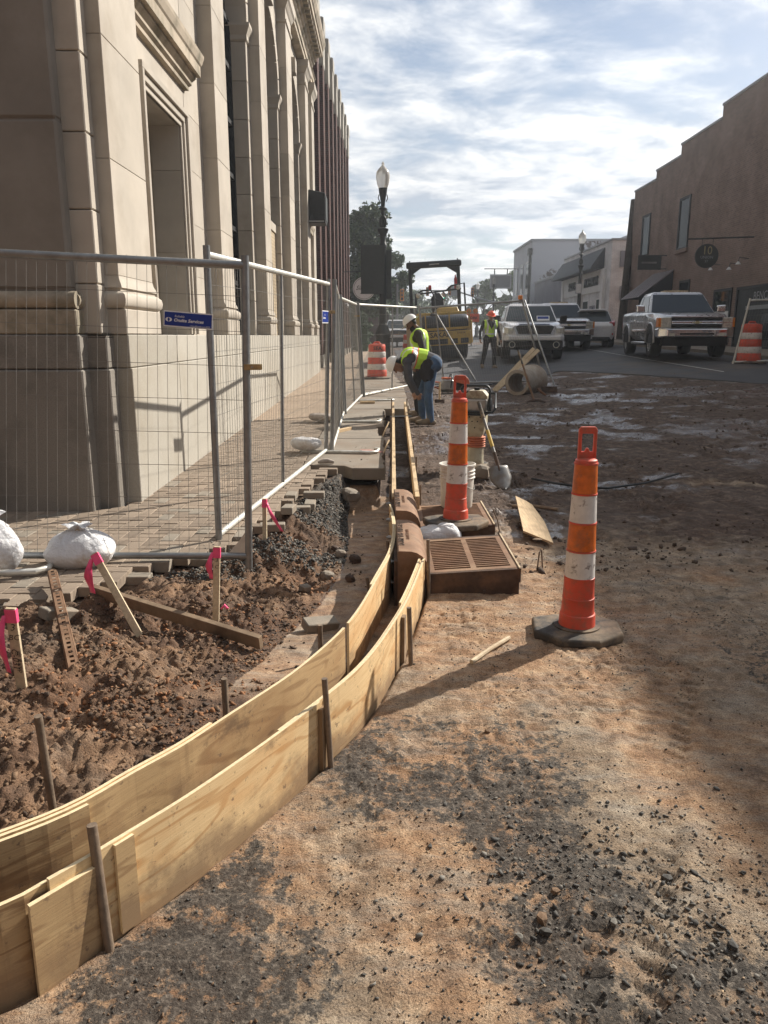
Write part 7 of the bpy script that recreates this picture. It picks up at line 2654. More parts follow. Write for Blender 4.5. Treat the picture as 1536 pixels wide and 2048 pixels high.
def hatchback(loc, heading):
    T = thing('hatchback', 'white compact hatchback seen from behind in front of the white shop', 'car', loc, heading)
    PT = MATS['paint_white']
    st = [(-2.18, 0.72, 0.66, 0.36, 0.78, 0.86), (-2.05, 0.85, 0.78, 0.30, 0.92, 1.02), (-1.2, 0.90, 0.83, 0.24, 0.96, 1.02), (1.0, 0.90, 0.82, 0.24, 0.92, 0.99), (1.7, 0.88, 0.72, 0.26, 0.80, 0.90), (2.15, 0.78, 0.58, 0.32, 0.66, 0.74)]
    body = MB().loft([rect_ring(x, w, wt, zb, zm, zt) for x, w, wt, zb, zm, zt in st]).build('body', PT, T, smooth_=True, bevel=0.05, seg=3, ang=15)
    base = [(-1.98, -0.80, 0.99), (1.15, -0.82, 0.98), (1.15, 0.82, 0.98), (-1.98, 0.80, 0.99)]
    mid = [(-1.45, -0.64, 1.45), (0.25, -0.66, 1.48), (0.25, 0.66, 1.48), (-1.45, 0.64, 1.45)]
    top = [(-1.35, -0.52, 1.52), (0.1, -0.52, 1.55), (0.1, 0.52, 1.55), (-1.35, 0.52, 1.52)]
    cab = MB().loft([base, mid, top]).build('cabin', PT, T, smooth_=True, bevel=0.05, seg=3, ang=15)
    pane(cab, inset([base[0], base[3], mid[3], mid[0]], 0.07), (-1, 0, 0.4), 'windscreen', 'rear_window')
    pane(cab, inset([base[1], base[2], mid[2], mid[1]], 0.07), (1, 0, 0.4), 'windscreen', 'windscreen')
    for i0, i1, s_ in ((0, 1, -1), (3, 2, 1)):
        pane(cab, inset([base[i0], base[i1], mid[i1], mid[i0]], 0.12), (0, s_, 0.2), 'glass_dark', 'side_window')
        for xc in (1.35, -1.35):
            a_ = MB()
            a_.prism([(xc + 0.38 * math.cos(t), 0.32 + 0.38 * math.sin(t)) for t in np.linspace(0, math.pi, 16)], s_ * 0.70, s_ * 0.904, MYZ)
            a_.build('wheel_well', MATS['black_paint'], body)
            wheel(T, xc, s_ * 0.80, 0.32, 0.22)
        MB().loft([[(x, s_ * y0, z0), (x, s_ * y1, z0), (x, s_ * y1, z1), (x, s_ * y0, z1)] for x, y0, y1, z0, z1 in ((-1.75, 0.80, 0.90, 0.94, 1.08), (-2.10, 0.62, 0.84, 0.84, 1.0))]).build('tail_light', MATS['red_lens'], T, bevel=0.01)
        MB().box(-2.15, -2.02, s_ * 0.62, s_ * 0.80, 0.50, 0.56).build('reflector', MATS['red_lens'], T)
    MB().loft([[(x, -w, 0.26), (x, w, 0.26), (x, w, 0.42), (x, -w, 0.42)] for x, w in ((-1.95, 0.80), (-2.195, 0.66))]).build('rear_diffuser', MATS['black_paint'], T, bevel=0.02)
    MB().box(-2.18, -2.16, -0.26, 0.26, 0.66, 0.77).build('number_plate', MATS['coping'], T)
    MB().loft([[(x, -0.55, z), (x, 0.55, z), (x, 0.55, z + 0.03), (x, -0.55, z + 0.03)] for x, z in ((-1.35, 1.52), (-1.68, 1.49))]).build('spoiler', PT, T)
    MB().tube([(-1.0, 0, 1.55), (-1.1, 0, 1.63)], [0.03, 0.006], 6).build('aerial', MATS['black_paint'], T)


q = G(1188, 698)
hatchback((q.x + 0.3, q.y + 2.1, zg(q.x, q.y + 2.1) + 0.035), face_dir(0.18, 0.98))


# ------------------------------------------------------------------ road roller
def roller(loc, rz):
    T = thing('road_roller', 'yellow road roller with black roll bar behind the fence panel', 'road roller', loc, rz)
    Y = MATS['roller_yellow']
    BK = MATS['black_iron']
    MB().lathe([(0.0, -0.80), (0.56, -0.80), (0.60, -0.76), (0.60, 0.76), (0.56, 0.80), (0.0, 0.80)], 44, Matrix.Translation((0.05, -0.15, 0.60)) @ Matrix.Rotation(math.pi / 2, 4, 'Y'), cap=False).build('front_drum', MATS['roller_steel'], T, smooth_=True)
    for k in range(4):
        MB().lathe([(0.0, -0.17), (0.40, -0.17), (0.44, -0.12), (0.44, 0.12), (0.40, 0.17), (0.0, 0.17)], 28, Matrix.Translation((-0.62 + 0.42 * k, 2.9, 0.44)) @ Matrix.Rotation(math.pi / 2, 4, 'Y'), cap=False).build('rear_tyre', MATS['tyre'], T, smooth_=True)
    # frame of the drum end
    f = MB()
    f.box(-0.78, 0.95, -0.82, -0.72, 0.52, 0.98)
    fr = f.build('front_panel', Y, T, bevel=0.015)
    MB().box(-0.98, -0.80, -0.82, 3.2, 0.30, 1.55).build('side_frame', Y, T, bevel=0.02)
    MB().box(0.955, 1.02, -0.72, 3.2, 0.55, 1.30).build('side_frame', Y, T, bevel=0.02)
    text_part('lettering', 'SAKAI', 0.23, MATS['ink'], fr, basis((-0.12, -0.824, 0.86), (1, 0, 0), (0, 0, 1)), ext=0.002, offset=0.006)
    text_part('lettering', 'SW654', 0.09, MATS['ink'], fr, basis((0.62, -0.824, 0.90), (1, 0, 0), (0, 0, 1)), ext=0.002)
    for x0, x1 in ((-0.60, 0.16), (0.28, 0.50), (0.60, 0.86)):
        MB().box(x0, x1, -0.826, -0.8205, 0.56, 0.73).build('vent_opening', MATS['black_paint'], fr)
    MB().box(-0.80, 0.95, -0.70, 3.1, 1.02, 1.10).build('deck', Y, T, bevel=0.01)
    MB().lathe([(0.0, -0.78), (0.22, -0.78), (0.27, -0.72), (0.27, 0.72), (0.22, 0.78), (0.0, 0.78)], 28, Matrix.Translation((0.12, -0.42, 1.25)) @ Matrix.Rotation(math.pi / 2, 4, 'Y'), cap=False).build('water_tank', MATS['roller_steel'], T, smooth_=True)
    MB().lathe([(0.12, 0), (0.12, 0.06), (0.08, 0.10), (0.0, 0.10)], 14, Matrix.Translation((-0.25, -0.42, 1.50)), cap=False).build('tank_cap', MATS['black_paint'], T)
    for x_ in (-0.55, 0.25, 0.92):
        MB().box(x_ - 0.02, x_ + 0.02, -0.74, -0.70, 1.0, 1.62).build('tank_strap', Y, T)
    MB().box(-0.80, 0.95, 0.0, 0.9, 1.10, 1.62).build('hood', Y, T, bevel=0.03, seg=2)
    MB().loft([[(-0.1, 0.1, 1.62), (0.7, 0.1, 1.62), (0.7, 0.8, 1.62), (-0.1, 0.8, 1.62)], [(0.0, 0.2, 1.78), (0.65, 0.2, 1.78), (0.65, 0.7, 1.78), (0.0, 0.7, 1.78)]]).build('hood_top', Y, T, bevel=0.02)
    MB().box(-0.45, 0.55, 0.95, 1.6, 1.10, 1.55).build('seat_box', Y, T, bevel=0.02)
    MB().loft([[(-0.1, 1.3, 1.55), (0.35, 1.3, 1.55), (0.35, 1.7, 1.55), (-0.1, 1.7, 1.55)], [(-0.12, 1.55, 2.15), (0.35, 1.55, 2.15), (0.35, 1.7, 2.15), (-0.12, 1.7, 2.15)], [(0.0, 1.62, 2.35), (0.22, 1.62, 2.35), (0.22, 1.7, 2.35), (0.0, 1.7, 2.35)]]).build('seat', MATS['black_paint'], T, bevel=0.03)
    # rails and steering
    for pts in ([(-0.78, 0.1, 1.6), (-0.78, 0.1, 2.25), (-0.55, 0.1, 2.38), (-0.25, 0.1, 2.38), (-0.15, 0.1, 2.2), (-0.15, 0.1, 1.62)], [(0.30, 0.1, 2.35), (0.45, 0.1, 2.48), (0.90, 0.1, 2.55), (0.92, 0.1, 1.6)], [(-0.75, 1.0, 2.30), (0.9, 1.0, 2.42)]):
        MB().tube(pts, 0.032, 8).build('hand_rail', BK, T, smooth_=True)
    MB().tube([(0.12 + 0.19 * math.cos(a), 0.75 + 0.08 * math.sin(a), 2.2 + 0.17 * math.sin(a)) for a in np.linspace(0, 2 * math.pi, 18, endpoint=False)], 0.018, 6, closed=True).build('steering_wheel', BK, T, smooth_=True)
    for x_ in (-0.70, 0.68):
        MB().lathe([(0.0, 0), (0.085, 0.0), (0.075, 0.05), (0.0, 0.08)], 16, Matrix.Translation((x_, 0.03, 2.42 if x_ > 0 else 2.22)) @ Matrix.Rotation(math.pi / 2, 4, 'X'), cap=False).build('work_light', MATS['headlight'], T, smooth_=True)
    MB().lathe([(0.05, 0), (0.06, 0.02), (0.05, 0.13), (0.0, 0.15)], 12, Matrix.Translation((-0.28, 0.1, 2.40)), cap=False).build('beacon', MATS['red_lens'], T, smooth_=True)
    # roll bar
    for x_ in (-0.92, 0.80):
        MB().box(x_, x_ + 0.12, 1.2, 1.34, 1.1, 3.20).build('roll_bar_post', BK, T, bevel=0.02)
    MB().box(-0.98, 0.98, 1.15, 1.39, 3.20, 3.42).build('roll_bar_beam', BK, T, bevel=0.06, seg=3)
    for s_ in (-1, 1):
        MB().prism([(s_ * 0.80, 3.205), (s_ * 0.80, 2.98), (s_ * 0.45, 3.205)], 1.2, 1.34, MYZ).build('roll_bar_gusset', BK, T)
        MB().tube([(s_ * 0.85, 1.27, 3.42), (s_ * 0.85, 1.27, 3.47)], 0.02, 8).build('lifting_eye', BK, T)
    MB().tube([(-0.18, 1.14, 3.30), (0.18, 1.14, 3.31)], 0.022, 8).build('grab_bar', MATS['alu'], T, smooth_=True)
    MB().lathe([(0.0, 0.0), (0.055, 0.0), (0.055, 0.32), (0.03, 0.38), (0.015, 0.46), (0.0, 0.46)], 14, Matrix.Translation((0.74, 1.16, 2.45)), cap=False).build('fire_extinguisher', MATS['extinguisher_red'], T, smooth_=True)
    return T


q = G(888, 724)
R_ = roller((q.x - 0.05, q.y + 0.7, zg(q.x, q.y + 0.7) + 0.03), -0.02)
R_.rotation_euler = (0.0, -0.06, 0.03)
R_.scale = (1.14, 1.14, 1.14)


# ------------------------------------------------------------------ people
def capsule(b, a, c, ra, rc, n=12):
    a, c = Vector(a), Vector(c)
    d = c - a
    L = d.length
    if L < 1e-6:
        d = Vector((0, 0, 1))
    d = d.normalized() if L > 1e-6 else d
    pts, rs = [], []
    for k in range(4):
        t = math.pi / 2 * (1 - k / 4)
        pts.append(a - d * ra * math.sin(t)); rs.append(max(0.002, ra * math.cos(t)))
    pts.append(a); rs.append(ra)
    pts.append(c); rs.append(rc)
    for k in range(1, 5):
        t = math.pi / 2 * k / 4
        pts.append(c + d * rc * math.sin(t)); rs.append(max(0.002, rc * math.cos(t)))
    b.tube(pts, rs, n)


def hand_segments(wrist, direction, palm_n, curl=0.5, side=1):
    """palm, four fingers and a thumb as tapered chains"""
    d = Vector(direction).normalized()
    n = Vector(palm_n)
    n = (n - d * n.dot(d)).normalized()
    s_ = d.cross(n) * side
    w = Vector(wrist)
    segs = [(w, w + d * 0.075, 0.026, 0.030, 'hand'), (w + d * 0.04 + s_ * 0.022, w + d * 0.085 + s_ * 0.026, 0.020, 0.016, 'hand'), (w + d * 0.04 - s_ * 0.022, w + d * 0.08 - s_ * 0.028, 0.020, 0.014, 'hand')]
    for k, (o_, ln) in enumerate(((0.030, 0.070), (0.010, 0.078), (-0.010, 0.074), (-0.029, 0.058))):
        a = w + d * 0.085 + s_ * o_
        d1 = (d * math.cos(curl * .6) + n * math.sin(curl * .6))
        d2 = (d * math.cos(curl * 1.6) + n * math.sin(curl * 1.6))
        m_ = a + d1 * ln * 0.55
        segs += [(a, m_, 0.0105, 0.0095, 'hand'), (m_, m_ + d2 * ln * 0.55, 0.0095, 0.008, 'hand')]
    a = w + d * 0.025 + s_ * 0.028
    t1 = a + (d * 0.6 + s_ * 0.7 + n * 0.3).normalized() * 0.045
    segs += [(a, t1, 0.014, 0.011, 'hand'), (t1, t1 + (d * 0.9 + s_ * 0.1 + n * 0.4).normalized() * 0.035, 0.011, 0.009, 'hand')]
    return segs


def person(label, loc, rz, J, colors, vest=None, scale=1.0, face=(1, 0, 0), headup=(0, 0, 1), beard=False, hat='hat_white', voxel=0.0085, pouch=False, headlean=None):
    """J: joints in a frame where +x is forward, +y left, z up"""
    T = thing('person', label, 'person', loc, rz)
    S = []
    v = {k: Vector(q) * scale for k, q in J.items()}
    S.append((v['pelvis'], v['belly'], 0.155, 0.150, 'torso'))
    S.append((v['belly'], v['chest'], 0.150, 0.165, 'torso'))
    lat = Vector((0, 1, 0))
    for s_ in ('l', 'r'):
        sg = 1 if s_ == 'l' else -1
        S.append((v['chest'] + lat * sg * 0.05, v['chest'] + lat * sg * 0.09, 0.145, 0.135, 'torso'))
        S.append((v['chest'].lerp(v['neck'], 0.45), v['sh_' + s_], 0.10, 0.075, 'torso'))
        S.append((v['pelvis'] + lat * sg * 0.05, v['hip_' + s_], 0.14, 0.125, 'hips'))
        S.append((v['sh_' + s_], v['el_' + s_], 0.068, 0.052, 'uparm'))
        S.append((v['el_' + s_], v['wr_' + s_], 0.050, 0.036, 'forearm'))
        S += hand_segments(v['wr_' + s_], v.get('hd_' + s_, v['wr_' + s_] - v['el_' + s_]), v.get('pn_' + s_, Vector((0, -sg, 0))), 0.7, sg)
        S.append((v['hip_' + s_], v['kn_' + s_], 0.110, 0.075, 'leg'))
        S.append((v['kn_' + s_], v['an_' + s_], 0.078, 0.058, 'leg'))
        S.append((v['an_' + s_], v['an_' + s_] + (v['toe_' + s_] - v['an_' + s_]) * 0.15, 0.055, 0.055, 'foot'))
        S.append((v['an_' + s_] * 0.75 + v['toe_' + s_] * 0.25 - Vector((0, 0, 0.02)), v['toe_' + s_], 0.052, 0.043, 'foot'))
        hb = v['an_' + s_] - (v['toe_' + s_] - v['an_' + s_]).normalized() * 0.05
        hb.z = v['toe_' + s_].z
        S.append((hb, v['toe_' + s_], 0.045, 0.042, 'foot'))
    S.append((v['chest'].lerp(v['neck'], 0.6), v['neck'], 0.085, 0.060, 'torso'))
    f = Vector(face).normalized()
    u = Vector(headup)
    u = (u - f * u.dot(f)).normalized()
    side = u.cross(f)
    h = v['head']
    S.append((v['neck'], h - u * 0.02, 0.058, 0.062, 'head'))
    S.append((h + u * 0.03 - f * 0.015, h + u * 0.05 + f * 0.01, 0.088, 0.085, 'head'))
    S.append((h - u * 0.04 + f * 0.02, h - u * 0.085 + f * 0.045, 0.068, 0.042, 'head'))
    S.append((h + u * 0.012 + f * 0.090, h - u * 0.022 + f * 0.105, 0.010, 0.016, 'head'))
    S.append((h - u * 0.062 + f * 0.075 - side * 0.018, h - u * 0.062 + f * 0.075 + side * 0.018, 0.014, 0.014, 'head'))
    for sg in (-1, 1):
        S.append((h + u * 0.02 + side * sg * 0.085 - f * 0.01, h - u * 0.02 + side * sg * 0.085, 0.016, 0.012, 'head'))
    b = MB()
    for a, c, ra, rc, lab in S:
        capsule(b, a, c, ra, rc)
    tmp = b.build('body', MATS['skin_tan'], None)
    r = tmp.modifiers.new('r', 'REMESH')
    r.mode = 'VOXEL'
    r.voxel_size = voxel
    sm = tmp.modifiers.new('s', 'SMOOTH')
    sm.iterations = 6
    sm.factor = 0.5
    dg = bpy.context.evaluated_depsgraph_get()
    me = bpy.data.meshes.new_from_object(tmp.evaluated_get(dg))
    bpy.data.objects.remove(tmp)
    me.name = 'body'
    # material by the nearest limb
    nf = len(me.polygons)
    cen = np.empty(nf * 3)
    me.polygons.foreach_get('center', cen)
    cen = cen.reshape(-1, 3)
    nor = np.empty(nf * 3)
    me.polygons.foreach_get('normal', nor)
    nor = nor.reshape(-1, 3)
    best = np.full(nf, 1e9)
    lab_i = np.zeros(nf, int)
    names = ['torso', 'hips', 'uparm', 'forearm', 'hand', 'leg', 'foot', 'head']
    for a, c, ra, rc, lab in S:
        a_, c_ = np.array(a), np.array(c)
        d = c_ - a_
        L2 = max(1e-9, d @ d)
        t = np.clip(((cen - a_) @ d) / L2, 0, 1)
        dist = np.linalg.norm(cen - a_ - t[:, None] * d, axis=1) - (ra + (rc - ra) * t)
        m_ = dist < best
        best[m_] = dist[m_]
        lab_i[m_] = names.index(lab)
    mats = [colors['shirt'], colors['trousers'], colors['skin'], 'boot', 'hair_dark', 'trousers_dark']
    for q in mats: me.materials.append(MATS[q]) if False else None
    me.materials.clear()
    for q in mats: me.materials.append(MATS[q])
    mp = {'torso': 0, 'uparm': 0, 'forearm': 0, 'hips': 1, 'leg': 1, 'hand': 2, 'head': 2, 'foot': 3}
    mi = np.array([mp[names[k]] for k in lab_i])
    fz = np.array(f)
    uz = np.array(u)
    rel = cen - np.array(h)
    hd = lab_i == names.index('head')
    if beard:
        mi[hd & (rel @ uz < -0.035) & (rel @ uz > -0.15) & (rel @ fz > -0.02)] = 4
    mi[hd & (rel @ uz > -0.05) & (rel @ fz < -0.045)] = 4
    me.polygons.foreach_set('material_index', mi.astype(np.int32))
    me.polygons.foreach_set('use_smooth', np.ones(nf, bool))
    me.update()
    body = obj_from('body', me, T)
    # vest : a shell lifted off the torso
    if vest:
        ax = np.array(v['chest'] - v['pelvis'])
        Lt = np.linalg.norm(ax)
        ax = ax / Lt
        front = np.array((1.0, 0, 0)) - ax * ax[0]
        front = front / np.linalg.norm(front)
        rl = cen - np.array(v['pelvis'])
        t = rl @ ax / Lt
        y = rl[:, 1]
        fr = rl @ front
        tors = (lab_i == 0)
        sel = tors & (t > vest['t0']) & (np.abs(y) < 0.20) & (t < 1.42)
        sel &= ~((fr > 0.02) & (np.abs(y) < 0.02 + 0.10 * np.clip((t - 0.75) / 0.5, 0, 1)) & (t > 0.7))
        idx = np.where(sel)[0]
        vi, remap, verts, faces, fm = [], {}, [], [], []
        vn = np.empty(len(me.vertices) * 3)
        me.vertices.foreach_get('co', vn)
        vc = vn.reshape(-1, 3)
        nrm = np.array([n_.vector for n_ in me.vertex_normals]) if hasattr(me, 'vertex_normals') else np.zeros_like(vc)
        for k in idx:
            pv = me.polygons[k].vertices
            q = []
            for w in pv:
                if w not in remap:
                    remap[w] = len(verts)
                    verts.append(tuple(vc[w] + nrm[w] * 0.013))
                q.append(remap[w])
            faces.append(tuple(q))
            mm = 0
            for (a0, a1) in vest['bands']:
                if a0 < t[k] < a1: mm = 1
                elif vest.get('border') and (a0 - 0.05 < t[k] < a1 + 0.05): mm = 2
            if t[k] > (vest['bands'][-1][1] if vest['bands'] else 0) - 0.02 and 0.085 < abs(y[k]) < 0.135: mm = 1
            fm.append(mm)
        vm = bpy.data.meshes.new('vest')
        vm.from_pydata(verts, [], faces)
        for q in ('vest', 'vest_stripe', 'vest_orange'): vm.materials.append(MATS[q])
        vm.polygons.foreach_set('material_index', fm)
        vm.polygons.foreach_set('use_smooth', [True] * len(faces))
        vm.update()
        vo = obj_from('safety_vest', vm, T)
        so = vo.modifiers.new('s', 'SOLIDIFY')
        so.thickness = 0.006
    # hard hat
    Mh = basis(h + u * 0.045 - f * 0.005, f, side)
    ho = MB()
    prof = [(0.158, 0.0), (0.122, 0.006), (0.120, 0.03), (0.112, 0.07), (0.09, 0.105), (0.055, 0.125), (0.0, 0.132)]
    ho.lathe(prof, 28, Mh @ Matrix.Diagonal((1.10, 0.95, 1, 1)), cap=False)
    hh = ho.build('hard_hat', MATS[hat], T, smooth_=True)
    MB().tube([Mh @ Vector((0.135 * math.cos(a) * 1.0, 0.0, 0.012 + 0.125 * math.sin(a))) for a in np.linspace(0.15, 2.9, 12)], 0.008, 6).build('crown_ridge', MATS[hat], hh, smooth_=True)
    MB().lathe([(0.0, 0.0), (0.09, 0.0), (0.06, 0.006), (0.0, 0.008)], 14, Mh @ Matrix.Translation((0.135, 0, 0.0)) @ Matrix.Diagonal((0.75, 1.0, 1, 1)), cap=False).build('peak', MATS[hat], hh, smooth_=True)
    for sg in (-1, 1):
        e = h + u * 0.018 + f * 0.082 + side * sg * 0.033
        MB().lathe([(0.0, -0.011), (0.009, -0.006), (0.011, 0.0), (0.009, 0.006), (0.0, 0.011)], 10, Matrix.Translation(e), cap=False).build('eye', MATS['hair_dark'], T, smooth_=True)
    if pouch:
        pm = MB()
        c_ = v['pelvis']
        rings = []
        for k, (w1, zz) in enumerate(((0.07, 0.06), (0.10, 0.0), (0.115, -0.10), (0.105, -0.21), (0.06, -0.27))):
            ring = []
            for j in range(16):
                a = 2 * math.pi * j / 16
                ww = w1 * (1 + 0.10 * math.sin(3 * a + k))
                ring.append((c_.x + 0.10 + ww * 1.05 * math.cos(a), c_.y + pouch * 0.17 + 0.055 * math.sin(a), c_.z + zz - 0.02 * math.cos(2 * a)))
            rings.append(ring)
        pm.loft(rings)
        pm.build('tool_pouch', MATS['tool_pouch'], T, smooth_=True)
    return T


def turn(rz): return rz


# bending worker (faces -X)
q = G(858, 848)
JA = dict(pelvis=(-0.06, 0, 0.99), belly=(0.10, 0, 1.06), chest=(0.31, 0, 1.08), neck=(0.44, 0, 1.05), head=(0.535, 0, 0.955),
          hip_l=(-0.02, 0.10, 0.94), hip_r=(-0.05, -0.10, 0.94), kn_l=(0.03, 0.13, 0.50), an_l=(-0.02, 0.14, 0.085), toe_l=(0.20, 0.15, 0.045),
          kn_r=(0.12, -0.15, 0.50), an_r=(0.10, -0.17, 0.085), toe_r=(0.32, -0.17, 0.045),
          sh_l=(0.38, 0.19, 1.02), el_l=(0.33, 0.23, 0.74), wr_l=(0.20, 0.15, 0.52), sh_r=(0.38, -0.19, 1.02), el_r=(0.36, -0.24, 0.75), wr_r=(0.26, -0.15, 0.52),
          hd_l=(-0.2, -0.2, -0.5), hd_r=(-0.2, 0.2, -0.5), pn_l=(0.3, -1, 0), pn_r=(0.3, 1, 0))
person('worker in grey shirt and jeans bending over the trench, tool pouch at hip', (q.x, q.y, zg(q.x, q.y) - 0.005), math.pi, JA, dict(shirt='shirt_grey', trousers='denim', skin='skin_tan'),
       vest=dict(t0=0.36, bands=[(0.80, 0.98)], border=True), face=(0.30, 0, -0.95), headup=(0.95, 0, 0.30), hat='hat_white', pouch=1.0)
# standing worker behind, looking down
yb = q.y + 1.25
xb = PY(838, 700, yb).x
JB = dict(pelvis=(0, 0, 0.98), belly=(0.01, 0, 1.15), chest=(0.035, 0, 1.36), neck=(0.07, 0, 1.52), head=(0.16, 0, 1.595),
          hip_l=(0, 0.10, 0.93), hip_r=(0, -0.10, 0.93), kn_l=(0.04, 0.13, 0.50), an_l=(0, 0.14, 0.085), toe_l=(0.21, 0.17, 0.045), kn_r=(0.04, -0.13, 0.50), an_r=(0.0, -0.14, 0.085), toe_r=(0.21, -0.17, 0.045),
          sh_l=(0.0, 0.20, 1.43), el_l=(-0.10, 0.27, 1.14), wr_l=(0.02, 0.24, 0.92), sh_r=(0.0, -0.20, 1.43), el_r=(-0.10, -0.27, 1.14), wr_r=(0.02, -0.24, 0.92))
person('bearded worker in white hard hat and olive sleeves standing with head bowed', (xb + 0.03, yb, zg(xb, yb) - 0.03), math.pi - 0.25, JB, dict(shirt='shirt_olive', trousers='trousers_dark', skin='skin_dark'),
       vest=dict(t0=-0.02, bands=[(0.18, 0.34)]), face=(0.80, 0, -0.60), headup=(0.60, 0, 0.80), beard=True, hat='hat_white', scale=1.02)
# worker behind the leaning panel, facing the camera
q = G(978, 737)
JC = dict(pelvis=(0, 0, 0.96), belly=(0.0, 0, 1.13), chest=(0.01, 0, 1.34), neck=(0.03, 0, 1.50), head=(0.06, 0, 1.60),
          hip_l=(0, 0.10, 0.91), hip_r=(0, -0.10, 0.91), kn_l=(0.14, 0.12, 0.50), an_l=(0.10, 0.13, 0.085), toe_l=(0.31, 0.15, 0.045), kn_r=(0.0, -0.16, 0.48), an_r=(-0.22, -0.17, 0.12), toe_r=(-0.02, -0.19, 0.045),
          sh_l=(0.0, 0.20, 1.41), el_l=(-0.04, 0.30, 1.13), wr_l=(0.05, 0.34, 0.90), sh_r=(0.0, -0.20, 1.41), el_r=(-0.05, -0.31, 1.14), wr_r=(0.06, -0.33, 0.92))
person('worker in orange hard hat and yellow vest walking behind the leaning fence panel', (q.x, q.y, zg(q.x, q.y)), -math.pi / 2 + 0.15, JC, dict(shirt='trousers_dark', trousers='trousers_dark', skin='skin_tan'),
       vest=dict(t0=0.05, bands=[(0.25, 0.36)]), face=(0.96, 0.1, -0.25), headup=(0.2, 0, 1), hat='hat_orange', voxel=0.011)


# ------------------------------------------------------------------ street lamps
def lamp(loc, label, k=1.0, first=[None]):
    if first[0] is None:
        T = thing('street_lamp', label, 'street lamp', loc, 0.0, 'ornamental street lamps')
        BK = MATS['black_iron']
        MB().lathe([(0.30, 0.0), (0.30, 0.25), (0.24, 0.32), (0.22, 0.9), (0.25, 0.95), (0.25, 1.05), (0.15, 1.25), (0.12, 1.35)], 16).build('base', BK, T, smooth_=True)
        MB().lathe([(0.115, 1.35), (0.095, 3.6), (0.115, 3.62), (0.115, 3.72), (0.09, 3.75), (0.09, 3.95), (0.12, 4.02), (0.17, 4.12), (0.17, 4.16), (0.05, 4.20)], 16).build('shaft', BK, T, smooth_=True)
        MB().tube([(0.075 * math.sin(a) * 1.1, 0, 4.36 + 0.17 * math.cos(a)) for a in np.linspace(0, 2 * math.pi, 20, endpoint=False)], 0.035, 8, closed=True).build('scroll_ring', BK, T, smooth_=True)
        MB().lathe([(0.03, 4.15), (0.045, 4.36), (0.03, 4.55), (0.06, 4.60), (0.055, 4.68), (0.13, 4.72), (0.13, 4.75), (0.06, 4.80), (0.07, 5.0), (0.10, 5.12), (0.12, 5.2), (0.13, 5.30), (0.14, 5.33)], 16).build('neck', BK, T, smooth_=True)
        for a in range(6):
            Mx = Matrix.Rotation(a * math.pi / 3, 4, 'Z')
            MB().tube([Mx @ Vector(q_) for q_ in ((0.10, 0, 4.95), (0.145, 0, 5.05), (0.12, 0, 5.15))], 0.016, 6).build('leaf_scroll', BK, T, smooth_=True)
        g = MB().lathe([(0.13, 5.33), (0.17, 5.42), (0.205, 5.58), (0.21, 5.70), (0.19, 5.80), (0.13, 5.88), (0.06, 5.95), (0.03, 5.99), (0.05, 6.02), (0.025, 6.06), (0.0, 6.10)], 24, cap=False)
        g.build('globe', MATS['frosted_globe'], T, smooth_=True)
        first[0] = T
    else:
        T = copy_tree(first[0])
        T['label'] = label
        T.location = loc
    T.scale = (k, k, k)
    return T


pl_ = PY(766, 730, 30.0)
lamp((pl_.x, 30.0, float(z_side(30))), 'tall ornamental street lamp beside the dark brick building, carrying dark banners', 1.2)
LP = Vector((pl_.x, 30.0, float(z_side(30))))
yl = PXp(1158, 600, 10.75).y
lamp((11.2, PXp(1158, 600, 11.2).y, 1.35), 'ornamental street lamp with small notice in front of the white shop')
lamp((11.2, PXp(987, 600, 11.2).y, 1.4), 'ornamental street lamp in front of the trees left of the blue grey building')
lamp((10.6, PXp(955, 600, 10.6).y, 1.4), 'small distant ornamental street lamp behind the roller roll bar')
# notice on the lamp by the white shop
p = PY(1157, 577, PXp(1158, 600, 11.2).y - 0.2)
s = thing('lamp_notice', 'small white notice fixed on the lamp post before the white shop', 'notice', tuple(p))
MB().box(-0.17, 0.17, -0.015, 0.015, -0.28, 0.28).build('board', MATS['coping'], s)
MB().box(-0.14, 0.14, -0.02, -0.015, -0.24, 0.24).build('face', MATS['stucco_white'], s)
# banners on the big lamp
for (x0, x1, y0, y1, lab, dy) in ((722, 769, 490, 588, 'wide dark banner hanging from the lamp post over the pavement', -0.12), (772, 783, 500, 598, 'narrow dark banner on the street side of the lamp post', 0.05)):
    a, c = PY(x0, y1, 30 + dy), PY(x1, y0, 30 + dy)
    s = thing('banner', lab, 'banner', (a.x, a.y, a.z))
    w, h = c.x - a.x, c.z - a.z
    MB().box(0, w, -0.02, 0.02, 0, h).build('cloth', MATS['dark_panel'], s, bevel=0.01)
    for zz in (0.02, h - 0.02):
        MB().tube([(-0.02, 0.03, zz), (w + 0.05, 0.03, zz)], 0.018, 6).build('rod', MATS['black_iron'], s)


